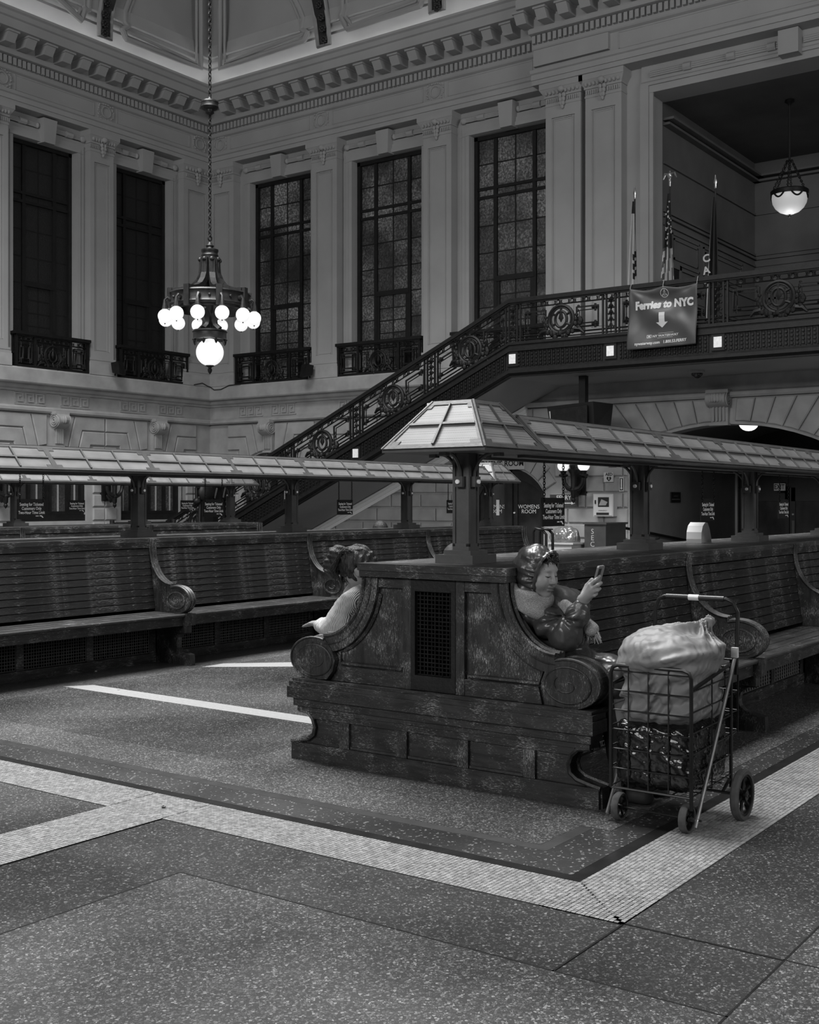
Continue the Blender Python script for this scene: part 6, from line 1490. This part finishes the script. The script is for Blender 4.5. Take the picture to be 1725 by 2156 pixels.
for k in range(46):
    u = rs.random(); a = ap(1229+24*u, 1318+6*rs.random(), 5.035+.04*rs.random()); e = ap(1221+48*u+rs.uniform(-3, 3), 1348+rs.uniform(-4, 9), 5.03+.05*rs.random()); m_ = (a+e)/2+np.array([rs.uniform(-.01, .01), rs.uniform(-.01, .01), 0])
    b.tube([a, m_, e], [.0038, .0036, .0022], 4)
o = obj('scarf_fringe', b, M['knit'], wm, True); o['kind'] = 'stuff'
b = MB()
for s in (-1, 1):
    b.tube([hl(.086, s*.015, .030), hl(.085, s*.032, .038), hl(.072, s*.048, .033)], [.003, .004, .002], 5); b.tube([hl(.094, s*.018, .002), hl(.0945, s*.032, -.002), hl(.084, s*.048, .001)], [.0015, .0025, .0015], 5)
obj('brows_and_lashes', b, M['hair'], wm, True)
b = MB(); rs = random.Random(8)
for k in range(40):
    r0 = rs.uniform(-.05, .055); a = hl(.06, r0*.9, .092+rs.uniform(-.01, .006)-abs(r0)*.3); b.tube([a, a+HR@np.array([.022, rs.uniform(-.012, .012), rs.uniform(-.012, .010)]), a+HR@np.array([.030, rs.uniform(-.02, .02), rs.uniform(-.03, .004)])], [.005, .004, .001], 4)
obj('fringe_hair', b, M['hair'], wm, True)
ln = MB(); ln.v = []; 
for s in (1,): pass
obj('lips', softobj('lips', [(lambda P: smin(ell(P, hl(.0925, 0, -.0525), (.0165, .0245, .007), HR), ell(P, hl(.0905, 0, -.0655), (.0165, .0215, .008), HR), .002), hl(.09, 0, -.06)-.04, hl(.09, 0, -.06)+.04, .0022)], mottle('lip', .11, .15, 30, .4), wm).data and MB(), M['skin'], wm) if False else softobj('lips', [(lambda P: smin(ell(P, hl(.0925, 0, -.0525), (.0165, .0245, .007), HR), ell(P, hl(.0905, 0, -.0655), (.0165, .0215, .008), HR), .002), hl(.09, 0, -.06)-.04, hl(.09, 0, -.06)+.04, .0022)], mottle('lip', .11, .15, 30, .4), wm)
def f_leg(P):
    d = None
    for k in (knR, knL):
        q = smin(cap(P, k+np.array([0, .05, 0]), (k[0], k[1]-.02, .10), .064, .05), cap(P, (k[0], k[1]+.02, .045), (k[0], k[1]-.14, .035), .045, .038), .02); d = q if d is None else np.minimum(d, q)
    return np.maximum(d, .006-P[:, 2])
softobj('trousers_and_shoes', [(f_leg, (4.92, 2.20, -.01), (5.34, 2.58, .63), .012)], M['pants'], wm)
# phone in her hand
pc = ap(1258, 1223, 5.005); R_ = np.array([Vector((1, .06, .0)).normalized(), Vector((0, .28, -.96)).cross(Vector((1, .06, 0))).normalized(), Vector((0, -.28, .96)).normalized()]).T
ph = thing('phone', tuple(pc), 'slim phone with a ringed case held up in the hand of the hooded person', 'phone')
pm_ = lambda a, b_, c: tuple(pc+R_@np.array([a, b_, c]))
b = MB(pm_); hw, hh, ht = .0365, .075, .0045
oc = []
for (sx, sz) in ((1, 1), (-1, 1), (-1, -1), (1, -1)):
    for k in range(4):
        a = {(1, 1): 0, (-1, 1): PI/2, (-1, -1): PI, (1, -1): 1.5*PI}[(sx, sz)]+PI/2*k/3; oc.append((sx*(hw-.009)+.009*math.cos(a), sz*(hh-.009)+.009*math.sin(a)))
b.prism(oc, lambda u, v, w: (u, w, v), -ht, ht); obj('case', b, mottle('grey_phone_case', .13, .2, 60, .3), ph)
sgny = 1 if (R_@np.array([0, 1, 0]))[1] < 0 else -1
b = MB(pm_); b.box(-.026, .0, sgny*ht, sgny*(ht+.002), .022, .062); 
obj('camera_bar', b, M['ink'], ph)
b = MB(pm_); b.box(-hw+.003, hw-.003, -sgny*(ht+.0008), -sgny*ht, -hh+.004, hh-.004); obj('screen', b, emit('phone_screen', .6, .5), ph)
# ================================================================ STRIPED-SHIRT SITTER
w2_ = thing('person', (5.12, 3.98, .45), 'person with a messy hair bun and a finely striped shirt bent forward on the bench', 'person')
H2 = np.array(onX(755, 1194, 5.06)); R2_ = frame((-.25, .80, -.62)); h2 = lambda f, r, u: H2+R2_@np.array([f, r, u])
sL, sRr = np.array(onX(742, 1262, 4.99)), np.array([5.30, 4.05, .90]); eL = np.array(onX(700, 1322, 4.99))
def f_b2(P):
    d = ell(P, h2(0, 0, 0), (.092, .073, .105), R2_); d = smin(d, ell(P, h2(.03, 0, -.06), (.06, .055, .06), R2_), .03)
    d = smin(d, cap(P, h2(-.03, 0, -.06), (5.12, 4.04, .90), .05, .055), .03)
    d = smin(d, ell(P, h2(-.005, -.078, -.035), (.018, .010, .03), R2_), .006); d = -smin(-d, ell(P, h2(-.002, -.090, -.033), (.009, .008, .016), R2_), .005)
    d = smin(d, cap(P, (5.14, 3.99, .56), (5.13, 4.04, .86), .11, .10), .04)
    d = smin(d, cap(P, sL, eL, .042, .038), .02); d = smin(d, cap(P, eL, eL+np.array([.07, .15, .01]), .036, .026), .02); hd = eL+np.array([.085, .19, .005]); d = smin(d, ell(P, hd, (.03, .045, .018)), .015)
    for k in range(4): d = smin(d, cap(P, hd+np.array([-.022+.015*k, .03, 0]), hd+np.array([-.02+.015*k, .085-.006*abs(k-1), -.02]), .0095, .008), .006)
    d = smin(d, cap(P, hd+np.array([.02, -.01, 0]), hd+np.array([.045, .035, -.01]), .011, .009), .006)
    for x in (5.05, 5.22): d = smin(d, cap(P, (x, 4.0, .53), (x, 4.35, .535), .07, .055), .03); d = smin(d, cap(P, (x, 4.35, .53), (x, 4.02, .08), .05, .035), .02)
    return d
softobj('body', [(f_b2, (4.88, 3.80, .03), (5.42, 4.62, 1.2), .0085)], M['skin2'], w2_)
def stripes():
    m, nt, b = base('striped_cotton', .5, .85); v = coords(nt); wv = ND(nt, 'ShaderNodeTexWave', wave_type='BANDS', bands_direction='Y'); wv.inputs['Scale'].default_value = 52; wv.inputs['Distortion'].default_value = 1.2; wv.inputs['Detail'].default_value = 1; wv.inputs['Detail Scale'].default_value = .35
    mp = v.node; mp.inputs['Rotation'].default_value = (math.radians(-14), 0, math.radians(8)); nt.links.new(v, wv.inputs['Vector']); r = ramp(nt, [(.40, .07), (.58, .62)]); nt.links.new(wv.outputs['Fac'], r.inputs[0]); nt.links.new(r.outputs[0], b.inputs['Base Color']); return m
def f_shirt(P):
    d = cap(P, (5.14, 3.98, .52), (5.13, 4.045, .84), .152, .125); d = smin(d, cap(P, sL+np.array([.02, 0, .01]), sRr, .065), .05); d = smin(d, cap(P, sL, eL, .066, .062), .03); d = smin(d, cap(P, eL, eL+np.array([.065, .14, .01]), .054, .043), .02)
    d = smin(d, cap(P, (5.13, 4.04, .90), h2(-.035, 0, -.10), .07, .062), .03)
    d = smin(d, cap(P, np.array(onX(694, 1322, 5.0)), np.array(onX(730, 1325, 5.02)), .05, .08), .04)
    d = d+wrinkle(P, 14, .0035, 12)
    d = np.maximum(d, ((P-h2(-.03, 0, -.085))@R2_)[:, 2]-.0); return np.maximum(d, 4.92-P[:, 0])
softobj('shirt', [(f_shirt, (4.88, 3.78, .42), (5.46, 4.62, 1.08), .0075)], stripes(), w2_)
def f_hair2(P):
    q = (P-H2)@R2_; d = ell(P, h2(-.006, 0, .012), (.106, .088, .112), R2_)
    d = np.maximum(d, -(ell(P, h2(.095, 0, -.065), (.07, .09, .07), R2_))); d = np.maximum(d, -(q[:, 2]+.075)-.35*(-q[:, 0])*0)
    d = np.maximum(d, -(np.linalg.norm(P-h2(0, -.085, -.040), axis=1)-.030))
    b1, b2_, b3 = np.array(onX(712, 1168, 5.03)), np.array(onX(700, 1193, 5.03)), np.array(onX(716, 1184, 5.02))
    d = smin(d, ell(P, b1, (.055, .062, .050)), .012); d = smin(d, ell(P, b2_, (.048, .050, .068)), .010); d = smin(d, ell(P, b3, (.05, .042, .045)), .012)
    fl = .0035*np.sin(q[:, 1]*190+6*np.sin(q[:, 0]*22))+.003*np.sin(q[:, 0]*150+7*np.sin(q[:, 2]*25))
    return d+fl
softobj('hair', [(f_hair2, H2-np.array([.17, .17, .19]), H2+np.array([.17, .26, .19]), .0045)], M['hair'], w2_)
b = MB(); rs = random.Random(11)
for k in range(70):
    a0 = rs.uniform(.2, 2.9); r0 = rs.uniform(-.08, .08)
    p0 = h2(-.10+.03*rs.random(), r0*.6, .06*rs.random()); p1 = h2(-.03+.06*rs.random(), r0, .118); p2 = h2(.09+.03*rs.random(), r0*1.1, .045+.04*rs.random()); p3 = h2(.11+.02*rs.random(), r0*1.2, -.02)
    b.tube([p0, p1, p2, p3], [.0018, .0022, .002, .0008], 4)
for k in range(40):
    c = np.array(onX(rs.uniform(698, 716), rs.uniform(1165, 1198), 5.01)); e = c+np.array([rs.uniform(-.02, .02), rs.uniform(-.0, .06), rs.uniform(-.05, .05)]); b.tube([c, (c+e)/2+np.array([0, .01, .012]), e], [.003, .003, .001], 4)
o = obj('loose_strands', b, M['hair'], w2_, True); o['kind'] = 'stuff'
softobj('trousers', [(lambda P: np.maximum(np.minimum(smin(cap(P, (5.05, 4.0, .535), (5.05, 4.35, .54), .085, .066), cap(P, (5.05, 4.35, .54), (5.05, 4.02, .06), .06, .05), .02), smin(cap(P, (5.22, 4.0, .535), (5.22, 4.35, .54), .085, .066), cap(P, (5.22, 4.35, .54), (5.22, 4.02, .06), .06, .05), .02)), .006-P[:, 2]), (4.9, 3.88, -.01), (5.36, 4.46, .66), .012)], M['pants'], w2_)
# ================================================================ PERSON BEHIND THE MIDDLE BENCH, BUNDLE
p3 = thing('person', (11.8, 8.98, .45), 'person with short black hair behind the middle bench, only the crown showing', 'person'); c3 = np.array([11.80, 8.97, 1.045])
def f_b3(P):
    d = ell(P, c3, (.078, .095, .11)); d = smin(d, cap(P, c3-np.array([0, .01, .08]), (11.8, 8.96, .80), .05, .06), .03); d = smin(d, cap(P, (11.8, 8.97, .56), (11.8, 8.96, .74), .13, .12), .04); d = smin(d, cap(P, (11.64, 8.97, .76), (11.96, 8.97, .76), .06), .04)
    for x in (11.72, 11.88): d = smin(d, cap(P, (x, 9.0, .53), (x, 9.32, .53), .075, .06), .03); d = smin(d, cap(P, (x, 9.32, .52), (x, 9.34, .05), .05, .04), .02)
    for s in (-1, 1): d = smin(d, cap(P, (11.8+s*.17, 8.97, .75), (11.8+s*.2, 9.12, .56), .045, .04), .02); d = smin(d, cap(P, (11.8+s*.2, 9.12, .56), (11.8+s*.09, 9.28, .62), .038, .03), .02)
    return d
softobj('body', [(f_b3, (11.5, 8.8, .0), (12.1, 9.46, 1.14), .016)], M['skin'], p3)
softobj('hair', [(lambda P: np.maximum(ell(P, c3+np.array([0, -.006, .012]), (.090, .104, .112)), .99-P[:, 2]), c3-.16, c3+.16, .008)], M['hair'], p3)
softobj('jacket', [(lambda P: smin(smin(cap(P, (11.8, 8.965, .54), (11.8, 8.955, .76), .145, .125), cap(P, (11.63, 8.97, .76), (11.97, 8.97, .76), .07), .04), np.minimum(cap(P, (11.62, 8.97, .75), (11.6, 9.12, .56), .06, .05), cap(P, (11.98, 8.97, .75), (12.0, 9.12, .56), .06, .05)), .03), (11.48, 8.76, .44), (12.12, 9.24, .88), .014)], M['pants'], p3)
o = softobj('coat_bundle', [(lambda P: np.maximum(smin(ell(P, (11.62, 7.66, .62), (.34, .17, .30)), ell(P, (11.3, 7.62, .55), (.26, .16, .17)), .1)+wrinkle(P, 12, .006, 5), .452-P[:, 2]), (10.9, 7.4, .43), (12.1, 7.82, 1.0), .014)], mottle('dark_cloth', .03, .045, 10, .75), None); tag(o, 'dark rounded cloth bundle lying on the middle bench seat', 'bundle')
# ================================================================ SMALL THINGS AROUND THE HALL
# bent card on the near bench top
cd = onZ(1473, 1143, 1.084); t = thing('bent_card', (cd.x, cd.y, 1.084), 'white printed card bent into an arch on the bench top', 'card')
pts = [(.10, 0), (.105, .03), (.10, .08), (.075, .125), (.03, .15), (-.015, .145), (-.05, .105), (-.08, .045), (-.095, 0)]
b = MB(); V = []
N = 24; sp_ = [Vector((p[0], p[1])) for p in pts]; fine = []
for i in range(len(sp_)-1):
    for k in range(3): fine.append(sp_[i].lerp(sp_[i+1], k/3))
fine.append(sp_[-1])
def strip(d0, d1, i0, i1, off, mat, nm):
    q = MB(); T = lambda P, d, e: (cd.x-P.x*1.05+e.x*-1.05, cd.y+d, 1.085+P.y*1.05+e.y)
    for i in range(i0, i1):
        a, c = fine[i], fine[i+1]; nrm = Vector((-(c-a).y, (c-a).x)).normalized()*-1
        A, B_ = a+nrm*off, c+nrm*off; z = Vector((0, 0)); e = nrm*.001
        q.hexa([T(A, d0, z), T(A, d1, z), T(B_, d1, z), T(B_, d0, z), T(A, d0, e), T(A, d1, e), T(B_, d1, e), T(B_, d0, e)])
    obj(nm, q, mat, t)
n = len(fine)-1
strip(-.06, .06, 0, n, 0, M['signwhite'], 'card_sheet')
strip(-.06, .06, 13, 20, .0016, M['ink'], 'printed_field')
for k in (14, 15, 16, 17): strip(-.045, .03-.006*(k%3), k, k+1, .0032, M['white'], 'print_line')
# security podium, counter, plastic bag, bin
M['podium'] = mottle('brown_podium', .035, .05, 6, .5); M['counter'] = mottle('white_counter', .38, .44, 5, .5)
PXx = 17.5; a, c = onX(1231, 1104, PXx), onX(1276, 1160, PXx); zt_ = a.z
pd_ = thing('security_podium', (PXx, (a.y+c.y)/2, 0), 'brown box podium lettered down its face beside the stone pier', 'podium')
obj('body', MB().box(PXx, PXx+.75, c.y, a.y, 0, zt_), M['podium'], pd_); obj('top', MB().box(PXx-.02, PXx+.80, c.y-.02, a.y+.02, zt_+.001, zt_+.03), M['podium'], pd_)
for k, s_ in enumerate('SECURITY'):
    put('lettering', textmesh(s_, .12, M['stone']), pd_, (PXx-.004, (a.y*.62+c.y*.38), zt_-.12-k*.105), ROT_R)
b = MB(); b.box(PXx-.002, PXx, c.y+.05, a.y-.05, zt_-.03, zt_-.02); obj('seam', b, M['ink'], pd_)
a2, c2 = onX(1156, 1142, 17.2), onX(1204, 1160, 17.2)
ctr = thing('white_counter', (17.2, 9.3, 0), 'low white counter behind the nearest bench', 'counter'); obj('body', MB().box(17.2, 17.75, c2.y, a2.y, 0, a2.z-.03), M['counter'], ctr); obj('top', MB().box(17.17, 17.80, c2.y-.04, a2.y+.02, a2.z-.029, a2.z), M['counter'], ctr)
bc = np.array([17.45, (a2.y+c2.y)/2+.05, a2.z])
o = softobj('plastic_bag', [(lambda P: np.maximum(smin(ell(P, bc+np.array([0, 0, .06]), (.20, .26, .20)), ell(P, bc+np.array([0, -.1, .14]), (.1, .12, .1)), .1)+wrinkle(P, 20, .006, 8), bc[2]+.003-P[:, 2]), bc-np.array([.3, .36, .02]), bc+np.array([.3, .36, .36]), .012)], mottle('clear_plastic_bag', .10, .16, 10, .2, spec=.8), None); tag(o, 'crumpled plastic bag lying on the white counter', 'bag')
bn_ = onX(1140, 1112, 15.3); bt = thing('litter_bin', (15.3, bn_.y, 0), 'black litter bin with a looped hood past the bench end', 'bin'); w = .13; zt2 = bn_.z
b = MB(); b.box(15.2, 15.5, bn_.y-w, bn_.y+w, 0, zt2-.42); obj('body', b, M['plastic'], bt)
b = MB(); b.tube([(15.25, bn_.y+w-.02, zt2-.42), (15.25, bn_.y+w-.02, zt2-.06), (15.25, bn_.y+w-.06, zt2), (15.25, bn_.y-w+.08, zt2-.03), (15.25, bn_.y-w+.02, zt2-.09), (15.25, bn_.y-w+.02, zt2-.42)], .022, 8); b.tube([(15.45, bn_.y+w-.02, zt2-.42), (15.45, bn_.y+w-.02, zt2-.06), (15.45, bn_.y+w-.06, zt2), (15.45, bn_.y-w+.08, zt2-.03), (15.45, bn_.y-w+.02, zt2-.09), (15.45, bn_.y-w+.02, zt2-.42)], .022, 8); b.box(15.22, 15.48, bn_.y-w+.03, bn_.y+w-.05, zt2-.03, zt2-.01); obj('hood', b, M['plastic'], bt, True)
b = MB(); b.box(15.19, 15.2, bn_.y-w+.03, bn_.y+w-.03, zt2-.36, zt2-.34); obj('rim', b, M['signwhite'], bt)
# belt barrier before the low window
p, q = onY(236, 1100, 19.5), onY(366, 1098, 19.5); bb_ = thing('belt_barrier', ((p.x+q.x)/2, 19.5, 0), 'black belt barrier in front of the low windows', 'barrier')
for x in (p.x, q.x):
    b = MB(); b.lathe([(0, 0), (.17, 0), (.17, .02), (.03, .05), (.03, p.z-.06), (.05, p.z-.05), (.05, p.z+.05), (0, p.z+.05)], (x, 19.5, 0), 14); obj('post', b, M['plastic'], bb_, True)
obj('belt', MB().box(p.x, q.x, 19.495, 19.505, p.z-.045, p.z+.0), M['plastic'], bb_)
# folded stands by the stair foot
eq = thing('equipment_stand', (19.9, 20, 0), 'dark post with folded bars and a box standing by the stair foot', 'equipment')
Q = lambda x, y, Y=20.0: onY(x, y, Y)
b = MB(); a = Q(433, 1100); b.box(a.x-.14, a.x+.14, 19.9, 20.1, 0, Q(433, 1030).z); obj('post', b, M['winframe'], eq)
b = MB(); c = Q(432, 1038); b.ball(c, (.24, .15, .24), 14, 10); obj('drum', b, M['winframe'], eq, True)
for pts in ([(413, 1027), (414, 1052), (421, 1058), (420, 1100)], [(413, 1027), (425, 1026), (436, 1024)], [(414, 1055), (424, 1040)], [(452, 1050), (457, 1028)], [(470, 1048), (474, 1024), (455, 1022)]):
    obj('bar', MB().tube([Q(x, y) for x, y in pts], .035, 6), M['winframe'], eq)
obj('knuckle', MB().ball(Q(415, 1055), .09, 8, 6), M['winframe'], eq, True)
b = MB(); a, c = Q(444, 1022), Q(496, 1052); b.box(a.x, c.x, 20.05, 20.35, c.z, a.z); obj('box', b, M['winframe'], eq)
for x0, x1 in ((445, 452), (460, 466), (478, 490)):
    a, c = Q(x0, 1052), Q(x1, 1100); obj('upright', MB().box(a.x, c.x, 20.1, 20.2, 0, a.z), M['winframe'] if x0 != 445 else M['stone'], eq)
# cable along the ledge at the corner
P = [LW(21.6, .335, 4.46), LW(21.9, .335, 4.53), LW(22.1, .335, 4.46), (X0-.335, Y0-.335, 4.455), RW(22.35, .335, 4.36), RW(22.1, .335, 4.36), RW(21.8, .335, 4.45), RW(21.4, .335, 4.457)]
tag(obj('loose_cable', MB().tube(P, .012, 6), M['winframe'], None, True), 'thin dark cable drooping over the ledge in the room corner', 'cable')
